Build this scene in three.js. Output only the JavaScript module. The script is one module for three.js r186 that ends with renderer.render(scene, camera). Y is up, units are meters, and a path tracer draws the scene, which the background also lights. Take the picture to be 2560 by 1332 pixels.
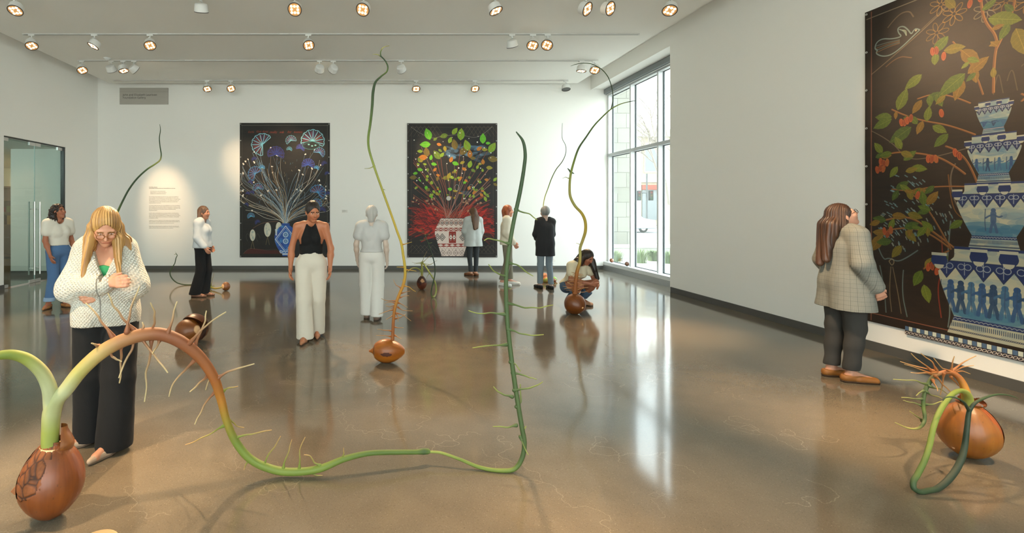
import * as THREE from 'three';
import { mergeGeometries } from 'three/addons/utils/BufferGeometryUtils.js';
import { RoundedBoxGeometry } from 'three/addons/geometries/RoundedBoxGeometry.js';
import { RectAreaLightUniformsLib } from 'three/addons/lights/RectAreaLightUniformsLib.js';
import { ImprovedNoise } from 'three/addons/math/ImprovedNoise.js';

RectAreaLightUniformsLib.init();
const scene = new THREE.Scene();

// ---------------------------------------------------------------- camera (level, lens shifted: the back wall is seen square on)
const FOC = 1260, U0 = 945, V0 = 520, EYE = 1.6;           // focal length and principal point in pixels of the 2560 x 1332 frame
const camera = new THREE.PerspectiveCamera(2 * Math.atan(812 / FOC) * 180 / Math.PI, 3230 / 1624, 0.05, 400);
camera.position.set(0, EYE, 0);
camera.lookAt(0, EYE, -10);
camera.setViewOffset(3230, 1624, 670, 292, 2560, 1332);

// ---------------------------------------------------------------- sky, sun, exposure
const SKY = 3.3;
{
  const W = 256, H = 128, d = new Float32Array(W * H * 4);
  for (let r = 0; r < H; r++) for (let c = 0; c < W; c++) {
    const up = Math.max(0, Math.sin(((r + 0.5) / H - 0.5) * Math.PI)), k = Math.pow(1 - up, 2.2), o = (r * W + c) * 4;
    d[o] = SKY * (0.84 + 0.14 * k); d[o + 1] = SKY * (0.90 + 0.08 * k); d[o + 2] = SKY * (1.0 - 0.01 * k); d[o + 3] = 1;
  }
  const t = new THREE.DataTexture(d, W, H, THREE.RGBAFormat, THREE.FloatType);
  t.mapping = THREE.EquirectangularReflectionMapping; t.magFilter = THREE.LinearFilter; t.needsUpdate = true;
  scene.background = t;
}
const sun = new THREE.DirectionalLight(0xfff1dc, 5);
sun.position.set(-22, 30, -24); sun.target.position.set(12, 0, -18);
sun.castShadow = true; sun.shadow.mapSize.set(2048, 2048);
Object.assign(sun.shadow.camera, { left: -40, right: 40, top: 40, bottom: -40, near: 1, far: 120 });
scene.add(sun, sun.target);
const renderer = new THREE.WebGLRenderer({ antialias: true });
renderer.toneMapping = THREE.LinearToneMapping;
renderer.toneMappingExposure = 2.45;
renderer.shadowMap.enabled = true;

// ---------------------------------------------------------------- helpers
const V = (x, y, z) => new THREE.Vector3(x, y, z);
const P = (u, v, Z) => V((u - U0) / FOC * Z, EYE - (v - V0) / FOC * Z, -Z);   // a point of the room at depth Z
let seedState = 12345;
const rnd = () => { seedState = (seedState + 0x6d2b79f5) | 0; let t = Math.imul(seedState ^ (seedState >>> 15), 1 | seedState); t = (t + Math.imul(t ^ (t >>> 7), 61 | t)) ^ t; return ((t ^ (t >>> 14)) >>> 0) / 4294967296; };
const rr = (a, b) => a + (b - a) * rnd();
const NZ = new ImprovedNoise();
const noise = (x, y, z = 0) => NZ.noise(x, y, z);
const fbm = (x, y, z = 0, n = 4) => { let s = 0, a = 0.5; for (let i = 0; i < n; i++) { s += a * NZ.noise(x, y, z); x *= 2.03; y *= 2.03; z *= 2.03; a *= 0.5; } return s; };
const lerp = (a, b, t) => a + (b - a) * t, clamp = (x, a = 0, b = 1) => Math.min(b, Math.max(a, x));
const hex = (h) => new THREE.Color(h);
const names = new Map();
const numbered = (n) => { const k = names.get(n) ?? 0; names.set(n, k + 1); return k ? n + '_' + String(k).padStart(3, '0') : n; };
const shadow = (o) => { o.traverse((m) => { if (m.isMesh) { m.castShadow = true; m.receiveShadow = true; } }); return o; };
function thing(name, label, category, pos = [0, 0, 0], turn = 0, group) {
  const o = new THREE.Group(); o.name = numbered(name); o.position.set(...pos); o.rotation.y = turn; o.userData = { label, category };
  if (group) o.userData.group = group;
  scene.add(o); return o;
}
function part(name, geo, mat, parent, label) {
  const m = new THREE.Mesh(geo, mat); m.name = name; m.castShadow = m.receiveShadow = true; if (label) m.userData.label = label; parent.add(m); return m;
}
function struct(name, geo, mat, label, parent = scene) {
  const m = geo ? new THREE.Mesh(geo, mat) : new THREE.Group(); m.name = name; m.castShadow = m.receiveShadow = true; parent.add(m);
  if (parent === scene) m.userData = { kind: 'structure', label, category: name.split('_')[0] };
  return m;
}
// box from corner to corner, uv in metres
function box(x0, y0, z0, x1, y1, z1) {
  const g = new THREE.BoxGeometry(x1 - x0, y1 - y0, z1 - z0), p = g.attributes.position, n = g.attributes.normal, uv = g.attributes.uv;
  g.translate((x0 + x1) / 2, (y0 + y1) / 2, (z0 + z1) / 2);
  for (let i = 0; i < p.count; i++) {
    const ax = Math.abs(n.getX(i)), ay = Math.abs(n.getY(i));
    if (ax > 0.5) uv.setXY(i, p.getZ(i), p.getY(i)); else if (ay > 0.5) uv.setXY(i, p.getX(i), p.getZ(i)); else uv.setXY(i, p.getX(i), p.getY(i));
  }
  return g;
}
const rbox = (w, h, d, r = 0.005, s = 2) => new RoundedBoxGeometry(w, h, d, s, r);
const cyl = (r0, r1, h, s = 20) => new THREE.CylinderGeometry(r0, r1, h, s);
function rod(a, b, r, s = 10, r2 = r) {                       // a bar from a to b
  const d = b.clone().sub(a), g = new THREE.CylinderGeometry(r2, r, d.length(), s);
  g.applyQuaternion(new THREE.Quaternion().setFromUnitVectors(V(0, 1, 0), d.clone().normalize())); g.translate((a.x + b.x) / 2, (a.y + b.y) / 2, (a.z + b.z) / 2); return g;
}
const std = (c, o = {}) => new THREE.MeshStandardMaterial({ color: c, roughness: 0.8, ...o });
const VC = (o = {}) => new THREE.MeshStandardMaterial({ vertexColors: true, roughness: 0.6, ...o });
function dataTex(w, h, f, { srgb = false, repeat = [1, 1] } = {}) {   // f(x, y) -> [r, g, b] 0..255
  const d = new Uint8Array(w * h * 4);
  for (let y = 0; y < h; y++) for (let x = 0; x < w; x++) { const c = f(x, y), o = (y * w + x) * 4; d[o] = c[0]; d[o + 1] = c[1]; d[o + 2] = c[2]; d[o + 3] = c[3] ?? 255; }
  const t = new THREE.DataTexture(d, w, h); t.magFilter = THREE.LinearFilter; t.minFilter = THREE.LinearFilter; t.wrapS = t.wrapT = THREE.RepeatWrapping; t.repeat.set(...repeat);
  if (srgb) t.colorSpace = THREE.SRGBColorSpace;
  t.needsUpdate = true; return t;
}
function canvasTex(w, h, draw, srgb = true) {
  const c = document.createElement('canvas'); c.width = w; c.height = h; draw(c.getContext('2d'), w, h);
  const t = new THREE.CanvasTexture(c); if (srgb) t.colorSpace = THREE.SRGBColorSpace; t.magFilter = THREE.LinearFilter; return t;
}
// swept tube with a radius and a colour at every control point; rounded ends
function tube(pts, radii, cols, { sides = 10, per = 6, ridge = 0 } = {}) {
  const n = pts.length, curve = new THREE.CatmullRomCurve3(pts, false, 'centripetal'), N = (n - 1) * per;
  const pos = [], nor = [], uv = [], col = [], idx = [];
  let T = curve.getTangent(0).normalize(), A = Math.abs(T.y) < 0.9 ? V(0, 1, 0) : V(1, 0, 0), Nn = A.clone().cross(T).normalize();
  const at = (arr, s) => { const i = Math.min(n - 2, Math.floor(s)), f = s - i; return typeof arr[0] === 'number' ? lerp(arr[i], arr[i + 1], f) : arr[i].clone().lerp(arr[i + 1], f); };
  const rings = [];
  for (let i = 0; i <= N; i++) rings.push([i / N, 1, 0]);
  const end = (t, s) => { const out = []; for (const a of [0.5, 0.9, 1.25, 1.5]) out.push([t, Math.cos(a), s * Math.sin(a)]); return out; };
  const all = [...end(0, -1).reverse(), ...rings, ...end(1, 1)];
  let len = 0, last = null;
  for (const [t, k, off] of all) {
    const s = t * (n - 1), p = curve.getPoint(t), T2 = curve.getTangent(clamp(t, 1e-4, 1 - 1e-4)).normalize();
    const q = new THREE.Quaternion().setFromUnitVectors(T, T2); Nn.applyQuaternion(q); T = T2; Nn.sub(T.clone().multiplyScalar(Nn.dot(T))).normalize();
    const B = T.clone().cross(Nn), r = at(radii, s), c = at(cols, s);
    p.addScaledVector(T, off * r);
    if (last) len += p.distanceTo(last); last = p.clone();
    for (let j = 0; j <= sides; j++) {
      const a = j / sides * Math.PI * 2, rj = r * k * (1 + ridge * Math.sin(a * 7 + s)), dx = Math.cos(a), dy = Math.sin(a), d = Nn.clone().multiplyScalar(dx).addScaledVector(B, dy);
      pos.push(p.x + d.x * rj, p.y + d.y * rj, p.z + d.z * rj);
      const nn = d.multiplyScalar(k).addScaledVector(T, off); nn.normalize(); nor.push(nn.x, nn.y, nn.z); uv.push(j / sides, len);
      const w = 1 + 0.10 * noise(j / sides * 9, len * 2, s) + 0.06 * noise(j * 3.1, len * 0.6, 5); col.push(c.r * w, c.g * w, c.b * w);
    }
  }
  for (let i = 0; i < all.length - 1; i++) for (let j = 0; j < sides; j++) { const a = i * (sides + 1) + j, b = a + sides + 1; idx.push(a, b, a + 1, b, b + 1, a + 1); }
  const g = new THREE.BufferGeometry();
  g.setAttribute('position', new THREE.Float32BufferAttribute(pos, 3)); g.setAttribute('normal', new THREE.Float32BufferAttribute(nor, 3)); g.setAttribute('uv', new THREE.Float32BufferAttribute(uv, 2)); g.setAttribute('color', new THREE.Float32BufferAttribute(col, 3)); g.setIndex(idx);
  // wind outward
  const ia = idx[6 * sides * 5], ib = idx[6 * sides * 5 + 1], ic = idx[6 * sides * 5 + 2], g3 = (i) => V(pos[i * 3], pos[i * 3 + 1], pos[i * 3 + 2]);
  const fn = g3(ib).sub(g3(ia)).cross(g3(ic).sub(g3(ia)));
  if (fn.dot(V(nor[ia * 3], nor[ia * 3 + 1], nor[ia * 3 + 2])) < 0) { const ix = g.index.array; for (let i = 0; i < ix.length; i += 3) { const t = ix[i]; ix[i] = ix[i + 1]; ix[i + 1] = t; } }
  return g;
}
// ---------------------------------------------------------------- the room: numbers in metres
const XL = -7.35, XR = 5.58, ZB = -13.22, ZF = 4.6, TOP = 5.06, PANEL = 4.8;
const WZ0 = -9.63, XW = 6.02;                                    // the window bay
const DZ0 = -9.9, DZ1 = -11.87, DH = 3.03;                        // the glass doors
const DLEAF = (DZ0 + DZ1) / 2;

const paintBump = dataTex(256, 256, (x, y) => { const v = 128 + 60 * fbm(x / 9, y / 9, 1, 3); return [v, v, v]; });
const WALL = std(new THREE.Color(0.885, 0.86, 0.81), { roughness: 0.88, bumpMap: paintBump, bumpScale: 0.0004 });
const CEIL = std(new THREE.Color(0.89, 0.865, 0.81), { roughness: 0.95 });
const BASE = std(new THREE.Color(0.085, 0.08, 0.072), { roughness: 0.55 });
const WHITE = std(new THREE.Color(0.80, 0.80, 0.78), { roughness: 0.45 });
const GREYMETAL = std(new THREE.Color(0.42, 0.43, 0.43), { roughness: 0.4, metalness: 0.6 });
const STEEL = std(new THREE.Color(0.58, 0.57, 0.54), { roughness: 0.28, metalness: 1 });

// polished concrete: mottled, with fine aggregate and pale hairline cracks
const FT = 2048, FM = 7.0;                                       // one tile of the texture is 7 m
const crack = new Float32Array(FT * FT);
for (let k = 0; k < 60; k++) {
  let x = rnd() * FT, y = rnd() * FT, a = rnd() * 6.28; const n = 120 + rnd() * 500, s = rr(0.25, 0.8);
  for (let i = 0; i < n; i++) { a += rr(-0.45, 0.45); if (rnd() < 0.03) a += rr(-1.2, 1.2); x += Math.cos(a) * 1.0; y += Math.sin(a) * 1.0; const xi = ((Math.floor(x) % FT) + FT) % FT, yi = ((Math.floor(y) % FT) + FT) % FT; crack[yi * FT + xi] = Math.max(crack[yi * FT + xi], s * (0.4 + 0.6 * rnd())); }
}
const per = (x, y, f, z) => { const a = x / FT, b = y / FT; return lerp(lerp(noise(a * f, b * f, z), noise((a - 1) * f, b * f, z), a), lerp(noise(a * f, (b - 1) * f, z), noise((a - 1) * f, (b - 1) * f, z), a), b); };
const GN = 512, grid = (f) => { const g = new Float32Array(GN * GN); for (let y = 0; y < GN; y++) for (let x = 0; x < GN; x++) g[y * GN + x] = f(x * FT / GN, y * FT / GN); return (x, y) => { const a = x * GN / FT, b = y * GN / FT, i = Math.floor(a), j = Math.floor(b), p = a - i, q = b - j, i1 = (i + 1) % GN, j1 = (j + 1) % GN; return lerp(lerp(g[j * GN + i], g[j * GN + i1], p), lerp(g[j1 * GN + i], g[j1 * GN + i1], p), q); }; };
const gBig = grid((x, y) => 1 + 0.20 * (per(x, y, 5, 1) * 0.6 + per(x, y, 11, 2) * 0.4) + 0.07 * per(x, y, 40, 3)), gWarm = grid((x, y) => 0.05 * per(x, y, 7, 9));
const floorMap = dataTex(FT, FT, (x, y) => {
  const fine = rnd() - 0.5, agg = rnd();
  let v = gBig(x, y) + 0.10 * fine; const warm = gWarm(x, y);
  if (agg > 0.994) v += 0.28; else if (agg < 0.008) v -= 0.22;
  v += crack[y * FT + x] * 0.62;
  return [clamp(103 * v * (1 + warm), 0, 255), clamp(94 * v, 0, 255), clamp(80 * v * (1 - warm), 0, 255)];
}, { srgb: true, repeat: [1 / FM, 1 / FM] });
const floorRough = dataTex(512, 512, (x, y) => { const v = 128 + 70 * (per(x * 4, y * 4, 6, 4) + 0.5 * per(x * 4, y * 4, 30, 5)) + 18 * (rnd() - 0.5); return [v, clamp(v, 0, 255), v]; }, { repeat: [1 / FM, 1 / FM] });
const floorBump = dataTex(512, 512, (x, y) => { const v = 128 + 110 * (0.7 * per(x * 4, y * 4, 9, 6) + 0.3 * per(x * 4, y * 4, 22, 7)); return [v, v, v]; }, { repeat: [1 / FM, 1 / FM] });
const FLOOR = new THREE.MeshPhysicalMaterial({ map: floorMap, roughnessMap: floorRough, roughness: 0.21, bumpMap: floorBump, bumpScale: 0.0026, specularIntensity: 1.0, ior: 1.5 });

struct('floor', box(-14, -0.2, -18, 6.4, 0, ZF + 0.2), FLOOR, 'polished grey brown concrete floor with hairline cracks');
struct('ceiling', mergeGeometries([box(XL - 0.25, TOP, ZB - 0.25, 6.4, TOP + 0.25, ZF + 0.25), box(-6.88, PANEL, -12.92, 5.12, TOP, ZF - 0.3)]), CEIL, 'white ceiling with a lowered flat panel carrying the light tracks');
struct('wall_back', box(XL - 0.25, 0, ZB - 0.25, 6.165, TOP, ZB), WALL, 'white back wall with two large dark paintings');
struct('wall_front', mergeGeometries([box(XL - 0.25, 0, ZF, -6.4, TOP, ZF + 0.25), box(4.7, 0, ZF, 6.4, TOP, ZF + 0.25), box(-6.4, 4.6, ZF, 4.7, TOP, ZF + 0.25), box(-6.4, 0, ZF, 4.7, 0.3, ZF + 0.25)]), WALL, 'white wall behind the viewer with a wide shopfront window');
struct('wall_right', mergeGeometries([box(XR, 0, WZ0, 6.4, TOP, ZF), box(XR, 4.7, ZB, 6.4, TOP, WZ0), box(5.92, 0, ZB, 6.4, 0.13, WZ0)]), WALL, 'white right wall with a header over the tall window');
struct('wall_left', mergeGeometries([box(XL - 0.22, 0, DZ0, XL, TOP, ZF), box(XL - 0.22, DH, DZ1, XL, TOP, DZ0), box(XL - 0.22, 0, ZB, XL, TOP, DZ1)]), WALL, 'white left wall with an opening for the glass doors');
struct('baseboard_back', box(XL, 0, ZB, 5.92, 0.088, ZB + 0.014), BASE, 'dark grey baseboard along the back wall');
struct('baseboard_right', box(XR - 0.014, 0, WZ0 + 0.03, XR, 0.1, ZF), BASE, 'dark grey baseboard along the right wall');
struct('baseboard_left', mergeGeometries([box(XL, 0, DZ0, XL + 0.014, 0.095, ZF), box(XL, 0, ZB, XL + 0.014, 0.095, DZ1)]), BASE, 'dark grey baseboard along the left wall');
struct('trim_1', box(5.905, 0, ZB, 5.92, 0.122, WZ0), GREYMETAL, 'grey metal curb face below the window');

// window: three bays, two panes each
{
  const PANE = new THREE.MeshPhysicalMaterial({ color: 0xf4fbf8, transmission: 1, thickness: 0, roughness: 0.0, ior: 1.5 });
  const FR = std(new THREE.Color(0.74, 0.755, 0.76), { roughness: 0.4 });
  const GASK = std(new THREE.Color(0.05, 0.06, 0.065), { roughness: 0.6 });
  const w = struct('window_1', null, null, 'tall three-bay window with white frames, a grey cross bar and street view');
  const zs = [ZB, -12.03, -10.85, WZ0 - 0.0], top = 4.6, y0 = 0.13, xa = XW, xb = XW + 0.14;
  const y1 = 2.945, y2 = 3.015;
  part('sill', box(xa - 0.1, y0, ZB + 0.001, xb, y0 + 0.07, WZ0 - 0.001), FR, w);
  part('head_rail', box(xa, top - 0.07, ZB + 0.001, xb, 4.7, WZ0 - 0.001), FR, w);
  part('transom', box(xa - 0.012, y1, ZB + 0.001, xb, y2, WZ0 - 0.001), std(new THREE.Color(0.48, 0.50, 0.51), { roughness: 0.4 }), w, 'grey cross bar');
  zs.forEach((z, i) => {
    const a = i === 0 ? z + 0.002 : i === 3 ? z - 0.06 : z - 0.03, b = a + 0.06;
    part('mullion', box(xa, y0 + 0.07, a, xb, top - 0.07, Math.min(b, WZ0 - 0.002)), FR, w);
  });
  for (let i = 0; i < 3; i++) {
    const a = zs[i] + (i === 0 ? 0.062 : 0.03), b = zs[i + 1] - (i === 2 ? 0.062 : 0.03);
    for (const [c, d] of [[y0 + 0.07, y1], [y2, top - 0.07]]) {
      const p = part('pane', box(xb - 0.03, c, a, xb - 0.022, d, b), PANE, w);
      part('gasket', mergeGeometries([box(xb - 0.04, c, a, xb - 0.012, d, a + 0.015), box(xb - 0.04, c, b - 0.015, xb - 0.012, d, b), box(xb - 0.04, c, a, xb - 0.012, c + 0.012, b), box(xb - 0.04, d - 0.012, a, xb - 0.012, d, b)]), GASK, p);
    }
  }
  const c = thing('roller_blind', 'grey roller blind cassette above the tall window', 'blind', [5.95, 4.63, (ZB + WZ0) / 2]);
  const L = WZ0 - ZB - 0.1;
  part('cassette', rbox(0.11, 0.13, L, 0.02), std(new THREE.Color(0.20, 0.215, 0.22), { roughness: 0.5, metalness: 0.3 }), c);
  const r = part('bottom_bar', rod(V(0, -0.075, -L / 2 + 0.02), V(0, -0.075, L / 2 - 0.02), 0.014), GREYMETAL, c);
  for (const s of [-1, 1]) { const e = part('bracket', rbox(0.10, 0.12, 0.012, 0.004), WHITE, c); e.position.set(0, 0.005, s * (L / 2 + 0.008)); }
}
{ // the shopfront window behind the viewer
  const PANE = new THREE.MeshPhysicalMaterial({ color: 0xf4fbf8, transmission: 1, thickness: 0, roughness: 0.0, ior: 1.5 }), FR = std(new THREE.Color(0.6, 0.6, 0.6), { roughness: 0.4 });
  const w = struct('window_2', null, null, 'wide shopfront window behind the viewer');
  for (let i = 0; i <= 6; i++) { const x = -6.37 + i * 1.84; part('mullion', box(x - 0.03, 0.3, ZF + 0.05, x + 0.03, 4.6, ZF + 0.19), FR, w); if (i < 6) part('pane', box(x + 0.03, 0.3, ZF + 0.14, x + 1.81, 4.6, ZF + 0.148), PANE, w); }
}
// glass doors
{
  const GLASS = new THREE.MeshPhysicalMaterial({ color: new THREE.Color(0.66, 0.77, 0.75), transmission: 1, thickness: 0, roughness: 0.0, ior: 1.52 });
  const EDGE = std(new THREE.Color(0.45, 0.60, 0.57), { roughness: 0.3 });
  const PATCH = std(new THREE.Color(0.62, 0.61, 0.59), { roughness: 0.35, metalness: 0.8 });
  const xg = XL - 0.07;
  [[DZ0 - 0.02, DLEAF + 0.004, 'door_1', 'glass door leaf farther from the text wall with a steel pull bar'], [DLEAF - 0.004, DZ1 + 0.05, 'door_2', 'glass door leaf on the hinge side next to the text wall']].forEach(([a, b, name, label], i) => {
    const d = struct(name, null, null, label);
    const g = part('glass', box(xg - 0.006, 0.02, b, xg + 0.006, DH - 0.03, a), GLASS, d);
    part('edge', box(xg - 0.0065, 0.02, i ? a - 0.002 : b, xg + 0.0065, DH - 0.03, i ? a : b + 0.002), EDGE, g, 'greenish polished glass edge');
    for (const [z0, z1] of [[a - 0.17, a], [b, b + 0.17]]) for (const [y0, y1] of [[0.008, 0.068], [DH - 0.09, DH - 0.022]]) part('patch_fitting', box(xg - 0.02, y0, z0, xg + 0.02, y1, z1), PATCH, d);
    const hz = i ? DLEAF - 0.085 : DLEAF + 0.085, h = part('pull_handle', mergeGeometries([-1, 1].map((s) => rod(V(xg + s * 0.062, 0.17, hz), V(xg + s * 0.062, 1.74, hz), 0.016, 14))), STEEL, d, 'brushed steel bar');
    for (const y of [0.31, 1.58]) part('standoff', rod(V(xg - 0.062, y, hz), V(xg + 0.062, y, hz), 0.009, 10), STEEL, h);
  });
  struct('trim_2', mergeGeometries([box(XL - 0.1, 0, DZ1, XL - 0.02, DH, DZ1 + 0.045), box(XL - 0.1, DH - 0.022, DZ1, XL - 0.04, DH, DZ0)]), std(new THREE.Color(0.03, 0.035, 0.035), { roughness: 0.4 }), 'black door jamb beside the glass doors');
  // the lobby beyond the doors
  struct('wall_lobby', mergeGeometries([box(-8.71, 0, -12.2, XL - 0.22, 3.0, -11.95), box(-8.71, 0, -17.5, -8.5, 3.0, -12.2), box(-14, 0, -18, -8.5, 3.0, -17.75), box(-14.2, 0, -18, -14, 3.0, -6.0), box(-14, 0, -6.0, XL - 0.22, 3.0, -5.8)]), WALL, 'pale lobby walls beyond the glass doors');
  struct('ceiling_lobby', box(-14.2, 3.0, -18, XL - 0.22, 3.2, -5.8), CEIL, 'low white lobby ceiling beyond the glass doors');
  struct('baseboard_lobby', box(-8.71, 0, -11.95, XL - 0.22, 0.11, -11.936), BASE, 'dark baseboard on the lobby wall beyond the doors');
  const WOOD = std(new THREE.Color(0.28, 0.16, 0.08), { roughness: 0.5 });
  const sh = thing('display_shelf', 'brown wooden display shelf lit behind the glass doors', 'shelf', [-11.6, 0, -16.6]);
  part('back_panel', box(-1.2, 0, -0.02, 1.2, 2.3, 0.02), WOOD, sh);
  for (const y of [0.06, 0.62, 1.05, 1.45, 1.85, 2.28]) part('shelf_board', box(-1.2, y - 0.02, 0.02, 1.2, y + 0.02, 0.42), WOOD, sh);
  for (const x of [-1.2, 1.16]) part('side_panel', box(x, 0, 0.02, x + 0.04, 2.3, 0.42), WOOD, sh);
  const cols = [[0xe8d6a8, 'cream'], [0x7a5a38, 'brown'], [0xcaa15a, 'ochre'], [0xf0e6cc, 'white'], [0x55606a, 'slate'], [0xb04a32, 'red'], [0x8a8f5a, 'olive'], [0xd8b8a0, 'pink']]; let kb = 0;
  for (const y of [1.07, 1.47]) for (let x = -0.78; x < -0.1; x += 0.19) {
    const [bc, bn] = cols[kb++], h = rr(0.16, 0.3), b = new THREE.Mesh(rbox(rr(0.1, 0.16), h, rr(0.03, 0.12), 0.006), std(bc));
    b.name = numbered('boxed_book'); b.position.set(-11.6 + x + 0.05, y + h / 2 + 0.001, -16.35); b.userData = { label: bn + ' boxed book standing on the lit brown display shelf', category: 'book', group: 'books on the lobby shelf' }; b.castShadow = b.receiveShadow = true; scene.add(b);
  }
  for (const [x, z, I, c] of [[-9.6, -9.2, 6, 0xf2f4ee], [-10.3, -16.0, 6, 0xffcf8e]]) {
    const l = thing('recessed_downlight', x > -10 ? 'round recessed downlight in the lobby ceiling behind the glass doors' : 'round warm downlight in the lobby ceiling before the display shelf', 'lamp', [x, 2.995, z], 0, 'lobby downlights');
    part('trim_ring', new THREE.TorusGeometry(0.075, 0.01, 8, 24).rotateX(Math.PI / 2), WHITE, l);
    part('lens', cyl(0.07, 0.07, 0.006), std(0x222222, { emissive: c, emissiveIntensity: 2 }), l);
    const p = new THREE.PointLight(c, I); p.position.set(0, -0.06, 0); p.castShadow = true; p.shadow.radius = 4; l.add(p);
  }
}
// ---------------------------------------------------------------- ceiling tracks and their spot lamps
const LAMPBODY = std(new THREE.Color(0.76, 0.75, 0.72), { roughness: 0.5 });
const RIM = std(new THREE.Color(0.05, 0.04, 0.03), { roughness: 0.5 });
const PLATE = std(new THREE.Color(0.55, 0.30, 0.12), { roughness: 0.35, emissive: new THREE.Color(1.0, 0.42, 0.12), emissiveIntensity: 0.10 });
const LED = std(0x332211, { emissive: new THREE.Color(1.0, 0.80, 0.50), emissiveIntensity: 2.6 });
const OFFPLATE = std(new THREE.Color(0.03, 0.03, 0.03), { roughness: 0.3 });
const WARM = new THREE.Color(1.0, 0.70, 0.41), LAMP = 0.66;
const headGeo = (() => { const g = new THREE.LatheGeometry([[0.001, 0.125], [0.05, 0.125], [0.082, 0.118], [0.094, 0.10], [0.104, 0.012], [0.106, 0.0], [0.1, 0.0]].map(([r, y]) => new THREE.Vector2(r, y)), 32); return g; })();
const rimGeo = new THREE.TorusGeometry(0.1, 0.007, 8, 32).rotateX(Math.PI / 2);
const plateGeo = cyl(0.096, 0.096, 0.004, 28).translate(0, 0.004, 0);
const ledGeo = mergeGeometries([[-1, -1], [0, -1], [1, -1], [-1, 0], [1, 0], [-1, 1], [0, 1], [1, 1]].map(([a, b]) => cyl(0.0175, 0.0175, 0.006, 12).translate(a * 0.047, -0.001, b * 0.047)));
const armGeo = mergeGeometries([box(-0.012, 0.0, -0.045, 0.012, 0.012, 0.045), box(-0.012, -0.07, -0.045, 0.012, 0.012, -0.034)]);
function lamp(u, v, Zrow, target, I, label, { group = 'track spot lamps', angle = 0.25, off = false, color = WARM } = {}) {
  const c = P(u, v, Zrow); c.y = Math.min(c.y, PANEL - 0.19);
  const t = thing('track_spotlight', label, 'lamp', [c.x, c.y, c.z], 0, group);
  const dir = V(...target).sub(c).normalize();
  part('track_adapter', box(-0.055, PANEL - 0.045 - c.y, -0.018, 0.055, PANEL - 0.021 - c.y, 0.018), LAMPBODY, t);
  part('stem', rod(V(0, PANEL - 0.045 - c.y, 0), V(0, 0.10, 0), 0.011), LAMPBODY, t);
  part('yoke', armGeo.clone().translate(0, 0.098, 0), LAMPBODY, t);
  const h = new THREE.Mesh(headGeo, LAMPBODY); h.name = 'housing'; h.castShadow = h.receiveShadow = true; t.add(h);
  const q = new THREE.Quaternion().setFromUnitVectors(V(0, -1, 0), dir); h.quaternion.copy(q); h.position.copy(dir.clone().multiplyScalar(0.05));
  part('rim', rimGeo, RIM, h); part('reflector', plateGeo, off ? OFFPLATE : PLATE, h); if (!off) part('led_array', ledGeo, LED, h, 'eight glowing square-set lenses');
  if (!off) {
    const s = new THREE.SpotLight(color, I * LAMP, 0, angle, 1, 2); s.position.copy(dir.clone().multiplyScalar(0.09)); s.target.position.copy(dir.clone().multiplyScalar(3)); s.castShadow = true; s.shadow.radius = 3.5; t.add(s, s.target);
  }
  return t;
}
const TR = [9.25, 10.9, 12.6, 7.6];                            // distances of the tracks in view
const TRX = [[57, 1598], [195, 1495], [283, 1420], [-300, 1830]];
TR.forEach((Z, i) => {
  const x0 = (TRX[i][0] - U0) / FOC * Z, x1 = (TRX[i][1] - U0) / FOC * Z;
  const t = thing('light_track', ['white ceiling light track with seven spots, third row from the back wall', 'white ceiling light track second from the back wall', 'white ceiling light track closest to the back wall', 'white ceiling light track fourth from the back wall'][i], 'track', [(x0 + x1) / 2, PANEL - 0.0105, -Z]);
  const L = x1 - x0;
  part('rail', box(-L / 2, -0.0105, -0.018, L / 2, 0.0105, 0.018), std(new THREE.Color(0.62, 0.61, 0.58), { roughness: 0.5 }), t);
  part('slot', box(-L / 2 + 0.02, -0.0112, -0.008, L / 2 - 0.02, -0.0104, 0.008), std(new THREE.Color(0.12, 0.11, 0.1)), t, 'dark slot');
  for (let x = -L / 2 + 2.4; x < L / 2 - 0.3; x += 2.4) part('joint_cover', rbox(0.16, 0.016, 0.05, 0.003).translate(x, -0.002, 0), LAMPBODY, t);
});
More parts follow.
